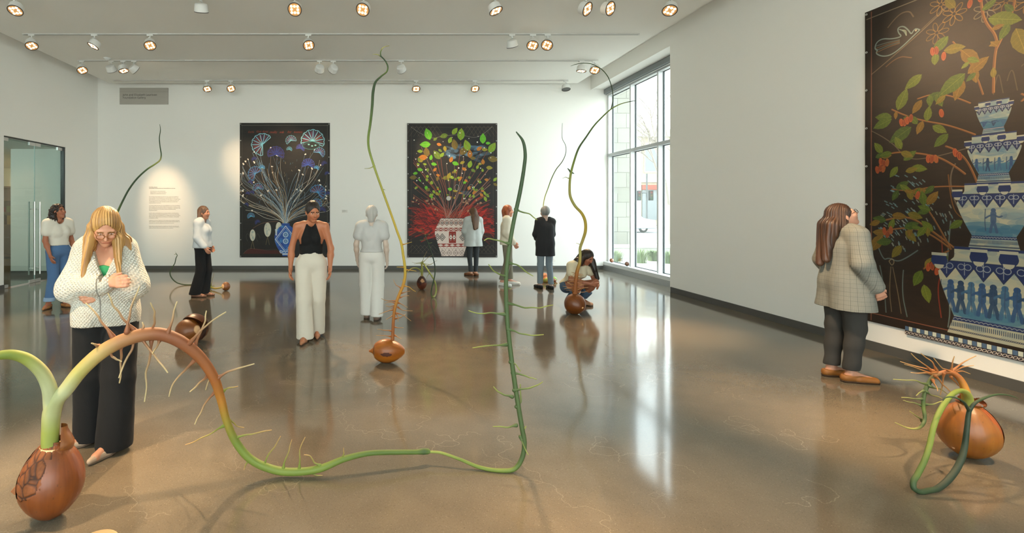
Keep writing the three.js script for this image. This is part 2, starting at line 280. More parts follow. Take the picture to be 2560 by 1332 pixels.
const lampList = [
  // row above the foreground
  [40, 10, 3, [-4.9, 0, -5.2], 60, 'track spot in the row over the foreground, above the glass door side'],
  [503, 12, 3, [-3.2, 0.1, -9.9], 40, 'track spot seen from its blank back, tipped toward the text wall'],
  [738, 17, 3, [-1.5, 0.1, -2.4], 105, 'track spot facing forward over the arching sprout'],
  [909, 15, 3, [-1.9, 0.2, -3.2], 75, 'track spot tilted toward the woman in the white cardigan'],
  [1237, 10, 3, [3.3, 0.2, -6.4], 40, 'track spot tipped toward the right wall, alone in its stretch'],
  [1462, 17, 3, [5.5, 2.5, -4.7], 30, 'door-side one of two neighbouring spots aimed at the blue and white vase painting'],
  [1519, 17, 3, [5.5, 3.1, -4.3], 34, 'window-side one of two neighbouring spots aimed at the blue and white vase painting'],
  [1675, 12, 3, [2.6, 0, -5.2], 38, 'track spot over the plain right wall'],
  // third row from the back
  [79, 103, 0, [-4.5, 0, -7.0], 45, 'track spot at the glass door end of its track'],
  [236, 101, 0, [-6.9, 0.6, -8.0], 30, 'track spot turned to the wall above the glass doors'],
  [375, 100, 0, [-2.6, 0.1, -6.1], 60, 'track spot over the opened bulb'],
  [771, 104, 0, [0.1, 0.12, -5.3], 75, 'track spot over the tall-stemmed onion in the middle'],
  [1280, 103, 0, [3.7, 0.2, -11.2], 40, 'track spot seen from its blank back over the red-leaf painting'],
  [1332, 103, 0, [1.2, 0.1, -5.8], 40, 'door-side one of a pair of spots over the tall green sprout'],
  [1369, 101, 0, [0.15, 0.3, -5.0], 62, 'window-side one of a pair of spots over the tall green sprout'],
  // second row from the back
  [205, 170, 1, [-4.0, 0, -8.2], 55, 'track spot facing forward at the glass door end of the second track'],
  [278, 165, 1, [-5.55, 1.75, -13.2], 26, 'first of three spots turned to the wall text'],
  [308, 165, 1, [-4.0, 0.1, -10.2], 55, 'middle of three spots near the gallery sign'],
  [335, 165, 1, [-3.3, 2.6, -13.2], 17, 'last of three spots near the gallery sign'],
  [799, 168, 1, [-1.9, 3.0, -13.2], 20, 'door-side one of two spots turned to the blue vase painting'],
  [833, 167, 1, [-2.6, 3.1, -13.2], 17, 'window-side one of two spots turned to the blue vase painting'],
  [1003, 168, 1, [1.6, 2.9, -13.2], 24, 'spot turned to the red-leaf painting'],
  [1454, 168, 1, [3.8, 0.1, -10.9], 40, 'spot with its back turned behind the curling sprout tip'],
  [1487, 168, 1, [3.3, 0.15, -7.8], 70, 'spot at the window end of its track'],
  // row at the back wall
  [518, 214, 2, [-3.0, 0.05, -9.9], 42, 'door-side one of two spots between the sign and the blue vase painting'],
  [577, 214, 2, [-1.6, 0.2, -8.5], 42, 'window-side one of two spots between the sign and the blue vase painting'],
  [1040, 216, 2, [1.1, 0.2, -9.6], 55, 'spot over the red-leaf painting, facing forward'],
  [1187, 214, 2, [2.6, 0.2, -9.2], 40, 'spot tilted sideways over the red-leaf painting'],
];
for (const [u, v, row, tgt, I, label] of lampList) lamp(u, v, TR[row], tgt, I, label);
lamp(1415, 208, TR[2], [4.6, 0, -11.5], 0, 'unlit spot with a black face near the window corner', { off: true });
// the same tracks go on over the viewer
for (const [Z, spots] of [[5.9, [[-5.6, [-5.2, 0, -4.0]], [-2.6, [-1.72, 0.15, -2.6]], [0.6, [0.4, 0, -3.2]], [3.6, [3.7, 0.15, -3.2]], [4.4, [3.9, 0, -6.6]]]], [3.9, [[-4.4, [-2.6, 0, -2.2]], [-0.4, [0.6, 0, -2.0]], [2.0, [4.5, 0.8, -4.6]], [3.2, [3.4, 0, -4.0]]]], [1.6, [[-3.2, [-1.8, 0.3, -3.0]], [0.8, [1.6, 0, -2.6]], [3.9, [3.9, 0.2, -3.1]]]]]) {
  const t = thing('light_track', 'white ceiling light track over the viewer, ' + (Z > 5 ? 'near' : Z > 3 ? 'middle' : 'rear') + ' one', 'track', [-0.8, PANEL - 0.0105, -Z]);
  part('rail', box(-5.6, -0.0105, -0.018, 5.6, 0.0105, 0.018), std(new THREE.Color(0.62, 0.61, 0.58), { roughness: 0.5 }), t);
  spots.forEach(([x, tgt], i) => { const p = lamp(U0 + x / Z * FOC, V0 - (PANEL - 0.22 - EYE) / Z * FOC, Z, tgt, 55, ['first', 'second', 'third', 'fourth', 'fifth'][i] + ' spot from the door wall on the ' + (Z > 5 ? 'near' : Z > 3 ? 'middle' : 'rear') + ' track above the viewer', { group: 'track spots above the viewer' }); });
}
{ const s = thing('smoke_detector', 'small round white smoke detector on the ceiling by the left wall', 'detector', [(268 - U0) / FOC * 10.75, PANEL, -10.75]);
  part('dome', new THREE.LatheGeometry([[0.001, -0.045], [0.03, -0.044], [0.05, -0.03], [0.062, -0.012], [0.07, 0]].map(([r, y]) => new THREE.Vector2(r, y)), 24), WHITE, s); part('base_ring', cyl(0.075, 0.075, 0.01).translate(0, -0.005, 0), WHITE, s); }
// ---------------------------------------------------------------- paintings, sign, wall text
const G2 = {
  ground(g, w, h, base, streak, n = 900) { g.fillStyle = base; g.fillRect(0, 0, w, h); for (let i = 0; i < n; i++) { g.globalAlpha = rr(0.02, 0.10); g.fillStyle = rnd() < 0.5 ? streak : '#000'; const x = rnd() * w, y = rnd() * h; g.beginPath(); g.ellipse(x, y, rr(20, 160), rr(3, 16), rr(-0.3, 0.3), 0, 6.3); g.fill(); } g.globalAlpha = 1; },
  line(g, pts, c, lw, a = 1) { g.globalAlpha = a; g.strokeStyle = c; g.lineWidth = lw; g.lineCap = g.lineJoin = 'round'; g.beginPath(); g.moveTo(...pts[0]); for (let i = 1; i < pts.length - 1; i++) g.quadraticCurveTo(pts[i][0], pts[i][1], (pts[i][0] + pts[i + 1][0]) / 2, (pts[i][1] + pts[i + 1][1]) / 2); g.lineTo(...pts[pts.length - 1]); g.stroke(); g.globalAlpha = 1; },
  wob(a, b, n, k) { const o = []; for (let i = 0; i <= n; i++) { const t = i / n; o.push([lerp(a[0], b[0], t) + (i && i < n ? rr(-k, k) : 0), lerp(a[1], b[1], t) + (i && i < n ? rr(-k, k) : 0)]); } return o; },
  leaf(g, x, y, L, W, ang, c1, c2, vein, notch = 0) {
    g.save(); g.translate(x, y); g.rotate(ang); g.fillStyle = c1; g.beginPath(); g.moveTo(0, 0);
    const n = 9; for (let i = 1; i <= n; i++) { const t = i / n; g.lineTo(t * L, -W * Math.pow(Math.sin(Math.PI * Math.pow(t, 0.85)), 0.9) * (1 + (i % 2) * notch)); } for (let i = n - 1; i >= 0; i--) { const t = i / n; g.lineTo(t * L, W * Math.pow(Math.sin(Math.PI * Math.pow(t, 0.85)), 0.9) * (1 + (i % 2) * notch)); } g.closePath(); g.fill(); g.clip();
    for (let i = 0; i < 26; i++) { g.globalAlpha = 0.25; g.fillStyle = rnd() < 0.6 ? c2 : c1; g.beginPath(); g.ellipse(rnd() * L, rr(-W, W), rr(4, L * 0.18), rr(2, 6), rr(-0.8, 0.8), 0, 6.3); g.fill(); }
    g.globalAlpha = 0.8; g.strokeStyle = vein; g.lineWidth = Math.max(1.4, W * 0.06); g.beginPath(); g.moveTo(0, 0); g.lineTo(L, 0); g.stroke(); g.globalAlpha = 0.45; g.lineWidth *= 0.6; for (let i = 1; i < 7; i++) { const t = i / 7; for (const s of [-1, 1]) { g.beginPath(); g.moveTo(t * L, 0); g.lineTo(t * L + W * 0.5, s * W); g.stroke(); } } g.restore(); g.globalAlpha = 1;
  },
};
const CLOTHBUMP = dataTex(256, 256, (x, y) => { const v = 128 + 30 * Math.sin(x * 1.57) * Math.sin(y * 1.57) + 50 * fbm(x / 40, y / 40, 2, 3); return [v, v, v]; }, { repeat: [6, 9] });
function painting(name, label, tex, w, h, pos, turn, skirt = null, tone = 0xffffff) {
  const t = thing(name, label, 'painting', pos, turn);
  const g = new THREE.BoxGeometry(w, h, 0.008, 24, 36, 1), p = g.attributes.position;                // a loose canvas: it ripples a little off the wall
  for (let i = 0; i < p.count; i++) { const x = p.getX(i), y = p.getY(i); p.setZ(i, p.getZ(i) + 0.006 * fbm(x * 1.3, y * 0.9, 3, 2) + 0.006 * Math.pow(clamp(-y / h * 2), 6) * (1 + noise(x * 3, 1))); }
  g.computeVertexNormals(); g.translate(0, h / 2, 0.012);
  const edge = std(0x1c1712), front = std(tone, { map: tex, roughness: 0.62, bumpMap: CLOTHBUMP, bumpScale: 0.0012 });
  const m = new THREE.Mesh(g, [edge, edge, edge, edge, front, edge]); m.name = 'canvas'; m.castShadow = m.receiveShadow = true; t.add(m);
  for (let i = 0; i < 9; i++) for (const s of [-1, 1]) part('grommet', new THREE.TorusGeometry(0.009, 0.004, 6, 12).translate(s * (w / 2 - 0.025), 0.03 + i * (h - 0.06) / 8, 0.026), STEEL, t);
  if (skirt) skirt(t);
  return t;
}
const PW = 1024, PH = 1536;
// 1: fan flowers in a blue vase
const tex1 = canvasTex(PW, PH, (g, w, h) => {
  G2.ground(g, w, h, '#17130f', '#3a2a18'); const Lx = (x) => x / 810 * w, Ly = (y) => (y - 60) / 1215 * h; // layout measured on the picture
  G2.line(g, [[16, 28], [w / 2, 24], [w - 16, 28]], '#b8b0a4', 4, 0.6); G2.line(g, [[24, 20], [24, h - 30]], '#a09a90', 3, 0.4); G2.line(g, [[w - 30, 20], [w - 30, h - 30]], '#a09a90', 3, 0.45); G2.line(g, [[24, h - 24], [w - 30, h - 28]], '#8a6a58', 3, 0.4);
  g.fillStyle = '#a03418'; g.font = 'italic 31px serif'; ['facts', 'that dont', 'really', 'ask', 'for', 'names'].forEach((s, i) => g.fillText(s, [92, 186, 338, 450, 540, 612][i], 112 + rr(-4, 4)));
  const X = 455 - 35, neck = [w * 0.505, h * 0.752];
  const cols = ['#c9c4b6', '#8fa6b8', '#a88a62', '#6c8794', '#d8d2c4', '#7d6a58', '#5f7fa0'];
  const tips = []; for (let i = 0; i < 110; i++) { const a = -Math.PI / 2 + rr(-1.28, 1.28), L = rr(0.25, 0.62) * h; tips.push([neck[0] + Math.sin(a + Math.PI / 2) * L * 0.95, neck[1] - Math.cos(a + Math.PI / 2) * L]); }
  for (const q of tips) { const m1 = [lerp(neck[0], q[0], 0.12) + rr(-26, 26), lerp(neck[1], q[1], 0.3) + rr(-14, 14)], m2 = [lerp(neck[0], q[0], 0.42) + rr(-70, 70), lerp(neck[1], q[1], 0.52) + rr(-30, 30)], m3 = [lerp(neck[0], q[0], 0.8) + rr(-60, 60), lerp(neck[1], q[1], 0.78) + rr(-40, 40)]; G2.line(g, [[neck[0] + rr(-22, 22), neck[1]], m1, m2, m3, [Math.max(30, Math.min(w - 40, q[0])), q[1]]], cols[Math.floor(rnd() * 7)], rr(2.2, 5), rr(0.6, 1)); if (rnd() < 0.4) { g.fillStyle = '#e8dfd0'; for (let k = 0; k < 3; k++) { g.beginPath(); g.arc(clamp(q[0], 36, w - 44) + rr(-8, 8), q[1] + rr(-8, 8), rr(4, 9), 0, 6.3); g.fill(); } } }
  for (let i = 0; i < 170; i++) { const a = rr(-1.1, 1.1), L = rr(0.12, 0.5) * h, x = neck[0] + Math.sin(a) * L, y = neck[1] - Math.cos(a) * L; G2.line(g, [[x, y], [x + rr(-10, 10), y + rr(10, 26)]], ['#5fa6d8', '#b0623a', '#4a7a86', '#c8b48a'][i % 4], rr(1.5, 3.5), 0.75); }
  const fan = (x, y, r, ang, fill, out, dim = 1) => { g.save(); g.translate(Lx(x), Ly(y)); g.rotate(ang); g.globalAlpha = dim; const n = 9; r *= 1.12; g.fillStyle = '#301a24'; g.beginPath(); g.moveTo(0, 0); for (let i = 0; i <= n * 6; i++) { const b = -2.0 + 4.0 * i / (n * 6); g.lineTo(Math.sin(b) * r * (0.93 + 0.07 * Math.abs(Math.sin(i / 6 * Math.PI))), -Math.cos(b) * r * (0.93 + 0.07 * Math.abs(Math.sin(i / 6 * Math.PI)))); } g.closePath(); g.fill(); for (let i = 0; i < 70; i++) { const b = rr(-1.9, 1.9); g.strokeStyle = rnd() < 0.55 ? fill : '#2c3a86'; g.globalAlpha = 0.6 * dim; g.lineWidth = rr(1.5, 4); g.beginPath(); g.moveTo(Math.sin(b) * r * rr(0.15, 0.4), -Math.cos(b) * r * 0.3); g.lineTo(Math.sin(b) * r * 0.85, -Math.cos(b) * r * 0.85); g.stroke(); } g.globalAlpha = dim; g.strokeStyle = out; g.lineWidth = Math.max(3, r * 0.055); for (let i = 0; i < n; i++) { const b = -2 + 4 * (i + 0.5) / n; g.beginPath(); g.moveTo(0, 0); g.lineTo(Math.sin(b) * r * 0.95, -Math.cos(b) * r * 0.95); g.stroke(); } g.beginPath(); g.moveTo(0, 0); for (let i = 0; i <= n * 6; i++) { const b = -2.0 + 4.0 * i / (n * 6), q = r * (0.95 + 0.07 * Math.abs(Math.sin(i / 6 * Math.PI))); g.lineTo(Math.sin(b) * q, -Math.cos(b) * q); } g.closePath(); g.stroke(); g.restore(); g.globalAlpha = 1; };
  for (const [x, y, r] of [[95, 600, 26], [110, 690, 24], [60, 800, 22], [160, 960, 30], [785, 520, 26], [790, 700, 26], [280, 330, 42], [130, 390, 30], [760, 430, 32], [740, 850, 40], [70, 700, 22]]) fan(x, y, r, rr(-0.6, 0.6), '#2a3476', '#232a60', 0.75);
  fan(325, 345, 82, 0.1, '#2d3a80', '#2c3c90', 0.95); fan(205, 255, 112, -1.15, '#c04a22', '#78bccf'); fan(655, 225, 118, 0.05, '#c84a20', '#7cc2d0'); fan(460, 220, 54, -0.35, '#8a3a2a', '#6fb6c6'); fan(545, 290, 44, 0.3, '#33408c', '#2c3c90'); fan(140, 520, 74, -0.9, '#8c3a2e', '#4f94c8'); fan(165, 650, 52, -0.1, '#8c3a2e', '#58a4d0'); fan(715, 330, 56, 0.5, '#8c3a2e', '#58a4d0'); fan(615, 440, 64, 0.1, '#3a4aa8', '#3a58b0'); fan(700, 690, 78, 0.55, '#8c3a2e', '#4a90c4'); fan(695, 790, 50, 0.2, '#8c3a2e', '#58b0d8'); fan(100, 905, 36, -0.2, '#6a3a2e', '#58b0d8'); fan(200, 465, 28, 0, '#3a4a88', '#58b0d8'); fan(690, 470, 26, 0.4, '#3a4a88', '#58b0d8'); fan(445, 300, 28, 0.2, '#2c5a66', '#4f94a0');
  g.globalAlpha = 0.7; g.strokeStyle = '#4a9a98'; g.lineWidth = 10; g.beginPath(); g.ellipse(Lx(640), Ly(262), 95, 44, 0, 0, 6.3); g.stroke(); g.fillStyle = '#12201e'; g.fill(); g.globalAlpha = 1;
  for (const [x, y] of [[620, 255], [650, 268], [680, 262]]) { g.fillStyle = '#7fbcb8'; g.beginPath(); g.ellipse(Lx(x), Ly(y), 12, 8, 0, 0, 6.3); g.fill(); }
  // mound, white roots, vase
  g.fillStyle = '#47140e'; g.beginPath(); g.moveTo(40, h - 40); g.bezierCurveTo(90, h - 130, 200, h - 95, 300, h - 82); g.bezierCurveTo(380, h - 70, 420, h - 110, 470, h - 40); g.closePath(); g.fill();
  G2.line(g, [[40, h - 40], [90, h - 108], [200, h - 92], [300, h - 80], [420, h - 100], [470, h - 40]], '#9a8a78', 3, 0.5);
  for (const [x, y, rx, ry] of [[115, 1075, 32, 66], [250, 1025, 40, 82], [350, 1005, 34, 62]]) { g.fillStyle = '#cfcab6'; g.beginPath(); g.ellipse(Lx(x), Ly(y), rx, ry, 0, 0, 6.3); g.fill(); for (let k = 0; k < 14; k++) { g.globalAlpha = 0.3; g.fillStyle = k % 2 ? '#7a9098' : '#e4dec8'; g.beginPath(); g.ellipse(Lx(x) + rr(-rx, rx) * 0.6, Ly(y) + rr(-ry, ry) * 0.7, 8, 14, 0, 0, 6.3); g.fill(); } g.globalAlpha = 1; for (const s of [-1, 1]) G2.line(g, [[Lx(x), Ly(y) + ry], [Lx(x) + s * 10, Ly(y) + ry + 40], [Lx(x) + s * 20, Ly(y) + ry + 90]], '#a8905e', 4, 0.7); }
  G2.line(g, [[Lx(115), Ly(1015)], [Lx(180), Ly(970)], [Lx(260), Ly(955)], [Lx(340), Ly(950)]], '#8a5a44', 5, 0.8); for (const s of [70, 160]) G2.line(g, [[Lx(s), Ly(1130)], [Lx(s - 20), Ly(1090)], [Lx(s), Ly(1050)], [Lx(s + 22), Ly(1100)]], '#6a6258', 4, 0.6);
  const vx = Lx(412), vt = Ly(985), vb = Ly(1262), vw = 132;
  g.fillStyle = '#2458a8'; g.beginPath(); g.moveTo(vx - 40, vt); g.bezierCurveTo(vx - vw * 1.1, vt + 60, vx - vw * 1.25, vt + 190, vx - 40, vb - 20); g.lineTo(vx + 40, vb - 20); g.bezierCurveTo(vx + vw * 1.25, vt + 190, vx + vw * 1.1, vt + 60, vx + 40, vt); g.closePath(); g.fill();
  g.save(); g.clip(); for (let i = 0; i < 60; i++) { g.globalAlpha = 0.35; g.fillStyle = ['#3f8fd0', '#1c3c8c', '#6ab4dc', '#4a3a8a'][i % 4]; g.beginPath(); g.ellipse(vx + rr(-vw, vw), rr(vt, vb), rr(10, 40), rr(8, 24), rr(0, 3), 0, 6.3); g.fill(); } g.globalAlpha = 1; g.restore();
  g.strokeStyle = '#d8dce0'; g.lineWidth = 7; g.beginPath(); g.moveTo(vx, vt + 8); g.lineTo(vx + 118, vt + 160); g.lineTo(vx, vb - 40); g.lineTo(vx - 118, vt + 160); g.closePath(); g.stroke(); g.lineWidth = 3; g.beginPath(); g.moveTo(vx, vt + 30); g.lineTo(vx + 100, vt + 160); g.lineTo(vx, vb - 62); g.lineTo(vx - 100, vt + 160); g.closePath(); g.stroke();
  for (const [dy, r] of [[108, 30], [182, 30]]) { g.fillStyle = '#9fc4dc'; g.beginPath(); g.arc(vx, vt + dy, r, 0, 6.3); g.fill(); g.stroke(); for (let k = 0; k < 8; k++) { g.fillStyle = '#3c5c98'; g.beginPath(); g.ellipse(vx + Math.cos(k * 0.785) * 15, vt + dy + Math.sin(k * 0.785) * 15, 9, 4, k * 0.785, 0, 6.3); g.fill(); } }
  for (const s of [-1, 1]) { for (let k = 0; k < 4; k++) G2.leaf(g, vx + s * (92 + k * 4), vt + 60 + k * 20, 34, 9, s > 0 ? -0.5 - k * 0.3 : 3.6 + k * 0.3, '#d8dce0', '#b8c8d4', '#8aa0b4'); G2.line(g, [[vx + s * 20, vb - 46], [vx + s * 70, vb - 70], [vx + s * 60, vb - 30], [vx + s * 36, vb - 40]], '#d8dce0', 8); }
  g.fillStyle = '#1d4a98'; g.fillRect(vx - 46, vt - 22, 92, 20); g.fillStyle = '#cdd4da'; g.fillRect(vx - 38, vb - 30, 76, 18); g.fillStyle = '#2458a8'; g.fillRect(vx - 36, vb - 12, 72, 14);
});
// 2: green and russet leaves over a red bush in a patterned pot
const tex2 = canvasTex(PW, PH, (g, w, h) => {
  G2.ground(g, w, h, '#1d1a18', '#3a2c20'); const Lx = (x) => (x - 65) / 810 * w, Ly = (y) => (y - 65) / 1215 * h;
  for (const m of [14, 46]) { g.strokeStyle = '#8c6a58'; g.globalAlpha = 0.5; g.lineWidth = 3; g.strokeRect(m, m, w - 2 * m, h - 2 * m); g.globalAlpha = 1; }
  for (let i = 0; i < 7; i++) for (const s of [-1, 1]) { for (const [y0, hh] of [[30, 150], [h - 140, 110]]) for (const sd of [0, 1]) { const x = sd ? w - 60 - i * 46 : 60 + i * 46; if (y0 < 100 || x < 330 || x > w - 330) G2.line(g, [[x, y0], [x + s * 80, y0 + hh * 0.8]], '#a08068', 3, 0.42); } }
  G2.line(g, [[40, 40], [240, 190], [420, 140], [620, 130], [800, 180], [w - 60, 40]], '#c8beb0', 4, 0.55);
  const neck = [w * 0.5, h * 0.72];
  g.globalAlpha = 0.8; for (let i = 0; i < 40; i++) { g.fillStyle = i % 2 ? '#5a8ab0' : '#7fa6c0'; g.globalAlpha = 0.35; g.beginPath(); g.ellipse(Lx(rr(400, 770)), Ly(rr(270, 400)), rr(20, 70), rr(8, 26), rr(-0.4, 0.4), 0, 6.3); g.fill(); } g.globalAlpha = 1;
  for (let i = 0; i < 900; i++) { const s = rnd() < 0.5 ? -1 : 1, a = s * rr(0.5, 2.1), L = rr(50, 300) * (rnd() < 0.5 ? 1 : 0.7), bx = neck[0] + s * rr(60, 330), by = h * rr(0.66, 0.84), ex = clamp(bx + Math.sin(a) * L, 20, w - 36), ey = clamp(by - Math.cos(a) * L, h * 0.55, h * 0.9); G2.line(g, [[bx, by], [(bx + ex) / 2, (by + ey) / 2 + rr(-60, 30)], [ex, ey]], ['#c8200c', '#8c140a', '#5c0e08', '#d8341a', '#2a0a08'][i % 5], rr(4, 20), rr(0.2, 0.6)); }
  for (let i = 0; i < 60; i++) G2.line(g, G2.wob([neck[0] + rr(-130, 130), h * 0.735], [neck[0] + rr(-190, 190), h * rr(0.6, 0.68)], 3, 10), '#b03018', rr(2, 6), 0.6);
  const tips = []; for (let i = 0; i < 34; i++) { const a = -1.22 + 2.44 * i / 33, L = h * rr(0.34, 0.6); tips.push([clamp(neck[0] + Math.sin(a) * L * 0.98, 70, w - 80), Math.max(110, neck[1] - Math.cos(a) * L)]); }
  for (const q of tips) { const m1 = [lerp(neck[0], q[0], 0.3) + rr(-14, 14), lerp(neck[1], q[1], 0.4)], m2 = [lerp(neck[0], q[0], 0.7) + rr(-20, 20), lerp(neck[1], q[1], 0.72)]; G2.line(g, [[neck[0] + rr(-90, 90), neck[1]], m1, m2, q], rnd() < 0.6 ? '#8c4632' : '#a8786a', rr(3, 6.5), 0.9); }
  const lc = [['#6f9a1e', '#9ab83a', '#d86a2a'], ['#86a824', '#4f7c14', '#c8602a'], ['#8a8a20', '#a87a1c', '#c8582a'], ['#58741c', '#8a9a30', '#a88a4a'], ['#5cae1c', '#3c8a10', '#a8c83a'], ['#b8701c', '#d08a2a', '#8a3a14'], ['#6a5a20', '#8a7428', '#a8622a']];
  const L1 = [[270, 215, 105, -1.9], [275, 255, 92, 3.1], [430, 170, 70, 2.9], [470, 165, 70, -0.9], [545, 220, 105, -1.5], [440, 245, 58, -1.2], [500, 305, 92, -1.75], [545, 350, 95, -0.9], [620, 315, 100, -1.9], [745, 250, 90, -1.55], [770, 245, 42, 0], [245, 370, 85, -1.7], [245, 370, 82, 3.0], [205, 320, 48, 3.2], [360, 390, 90, -2.2], [360, 370, 50, -0.8], [275, 400, 48, -1.4], [630, 380, 72, -1.6], [630, 378, 50, 0.1], [800, 330, 100, -1.0], [790, 380, 90, 0.2], [620, 470, 66, -1.3], [600, 490, 46, 3.6], [640, 480, 44, 0.6], [750, 440, 50, -1.7], [775, 465, 56, 0.1], [450, 420, 54, -1.2], [470, 420, 60, 0.3], [400, 270, 50, 1.4], [300, 220, 40, -0.6], [330, 250, 44, 0.3], [345, 300, 38, 0.6], [280, 430, 50, 0.2], [180, 420, 46, -1.9], [150, 555, 62, 3.1], [155, 480, 50, 0.2], [160, 515, 42, 3.0], [250, 470, 36, 1.6], [240, 440, 34, 3.4], [300, 500, 40, -0.8], [440, 555, 60, 3.0], [430, 570, 60, -1.2], [690, 310, 54, -0.6], [735, 300, 52, 0.1], [690, 480, 40, -1.2], [540, 430, 44, -0.4], [490, 480, 44, 1.2], [840, 590, 44, -0.8], [840, 610, 40, 0.5], [800, 580, 40, 3.3], [720, 700, 40, 0.8], [760, 730, 44, 1.2]];
  for (const [x, y, L, a] of L1) { const c = lc[Math.floor(rnd() * 7)]; G2.leaf(g, Lx(x), Ly(y), L * 1.36, L * 0.40, a, ...c); }
  for (let i = 0; i < 80; i++) { const q = tips[Math.floor(rnd() * tips.length)], t = rr(0.35, 0.95), x = lerp(neck[0], q[0], t) + rr(-40, 40), y = lerp(neck[1], q[1], t) + rr(-30, 30); if (y < h * 0.56) G2.leaf(g, x, y, rr(26, 62), rr(9, 20), rnd() * 6.3, ...lc[Math.floor(rnd() * 7)]); else G2.leaf(g, x, y, rr(16, 40), rr(6, 12), rnd() * 6.3, '#8a5a3a', '#b88a6a', '#d8b89a'); }
  for (let i = 0; i < 46; i++) { g.fillStyle = '#e4e0d4'; g.beginPath(); g.arc(rr(70, w - 70), rr(110, h * 0.6), rr(3, 8), 0, 6.3); g.fill(); }
  for (const [x, y, rx, ry] of [[512, 648, 26, 34], [640, 640, 22, 26]]) { g.strokeStyle = '#a8c0c8'; g.lineWidth = 4; g.globalAlpha = 0.7; g.beginPath(); g.ellipse(Lx(x), Ly(y), rx, ry, 0, 0, 6.3); g.stroke(); g.globalAlpha = 1; } g.fillStyle = '#b8b4a8'; g.beginPath(); g.arc(Lx(437), Ly(745), 26, 0, 6.3); g.fill(); for (let k = 0; k < 6; k++) G2.line(g, [[Lx(550), Ly(680 + k * 6)], [Lx(625), Ly(684 + k * 6)]], '#6a98b0', 3, 0.6);
  // the pot
  const cx = Lx(472), yt = Ly(928), yb = Ly(1270), half = (y) => { const t = (y - yt) / (yb - yt); return 1.263 * (t < 0.3 ? lerp(105, 158, t / 0.3) : t < 0.42 ? 158 : lerp(158, 98, (t - 0.42) / 0.58)); };
  g.save(); g.beginPath(); g.moveTo(cx - half(yt), yt); for (let y = yt; y <= yb; y += 4) g.lineTo(cx - half(y), y); for (let y = yb; y >= yt; y -= 4) g.lineTo(cx + half(y), y); g.closePath(); g.fillStyle = '#d8c4b8'; g.fill(); g.clip();
  const dia = (x, y, a, b, c, lw) => { g.beginPath(); g.moveTo(x, y - b); g.lineTo(x + a, y); g.lineTo(x, y + b); g.lineTo(x - a, y); g.closePath(); if (lw) { g.strokeStyle = c; g.lineWidth = lw; g.stroke(); } else { g.fillStyle = c; g.fill(); } };
  for (let x = cx - 220; x < cx + 230; x += 52) { for (let k = 0; k < 4; k++) dia(x, Ly(968), 40 - k * 10, 34 - k * 9, k % 2 ? '#d8c4b8' : k ? '#2a1c18' : '#7a4a3c', 0); dia(x + 26, Ly(1000), 24, 20, '#d8c4b8'); dia(x + 26, Ly(940), 20, 12, '#3a241e', 3); }
  g.fillStyle = '#8c2414'; g.fillRect(0, Ly(1012), w, Ly(1042) - Ly(1012)); for (let x = cx - 220; x < cx + 220; x += 58) { dia(x, Ly(1027), 29, 17, '#e0d0c4', 5); dia(x, Ly(1027), 14, 8, '#b8a49a'); }
  g.fillStyle = '#8c2414'; g.fillRect(cx - 40, Ly(1046), 80, Ly(1150) - Ly(1046)); for (const s of [-1, 1]) { dia(cx + s * 19, Ly(1098), 17, 44, '#e0d0c4'); for (let k = -1; k <= 1; k++) dia(cx + s * 19, Ly(1098 + k * 22), 6, 9, '#2a1c18'); }
  for (const s of [-1, 1]) for (const d of [90, 146]) { for (let k = 0; k < 4; k++) dia(cx + s * (d + 26), Ly(1098), 38 - k * 9, 46 - k * 11, k % 2 ? '#c8b8ac' : '#5c524c'); }
  g.fillStyle = '#8c2414'; g.fillRect(0, Ly(1156), w, Ly(1184) - Ly(1156)); for (let x = cx - 200; x < cx + 210; x += 66) dia(x, Ly(1170), 33, 14, '#d8c4b8');
  for (let x = cx - 220; x < cx + 230; x += 40) { G2.line(g, [[x, Ly(1186)], [x + 60, Ly(1268)]], '#6a4a40', 2.5, 0.6); G2.line(g, [[x, Ly(1186)], [x - 60, Ly(1268)]], '#6a4a40', 2.5, 0.6); } for (let x = cx - 180; x < cx + 200; x += 72) { for (let k = 0; k < 3; k++) dia(x, Ly(1240), 30 - k * 10, 34 - k * 11, k % 2 ? '#d8c4b8' : '#3a2a26', 3); }
  g.restore(); g.fillStyle = '#1a1412'; g.fillRect(cx - half(yt), yt - 6, half(yt) * 2, 6);
});
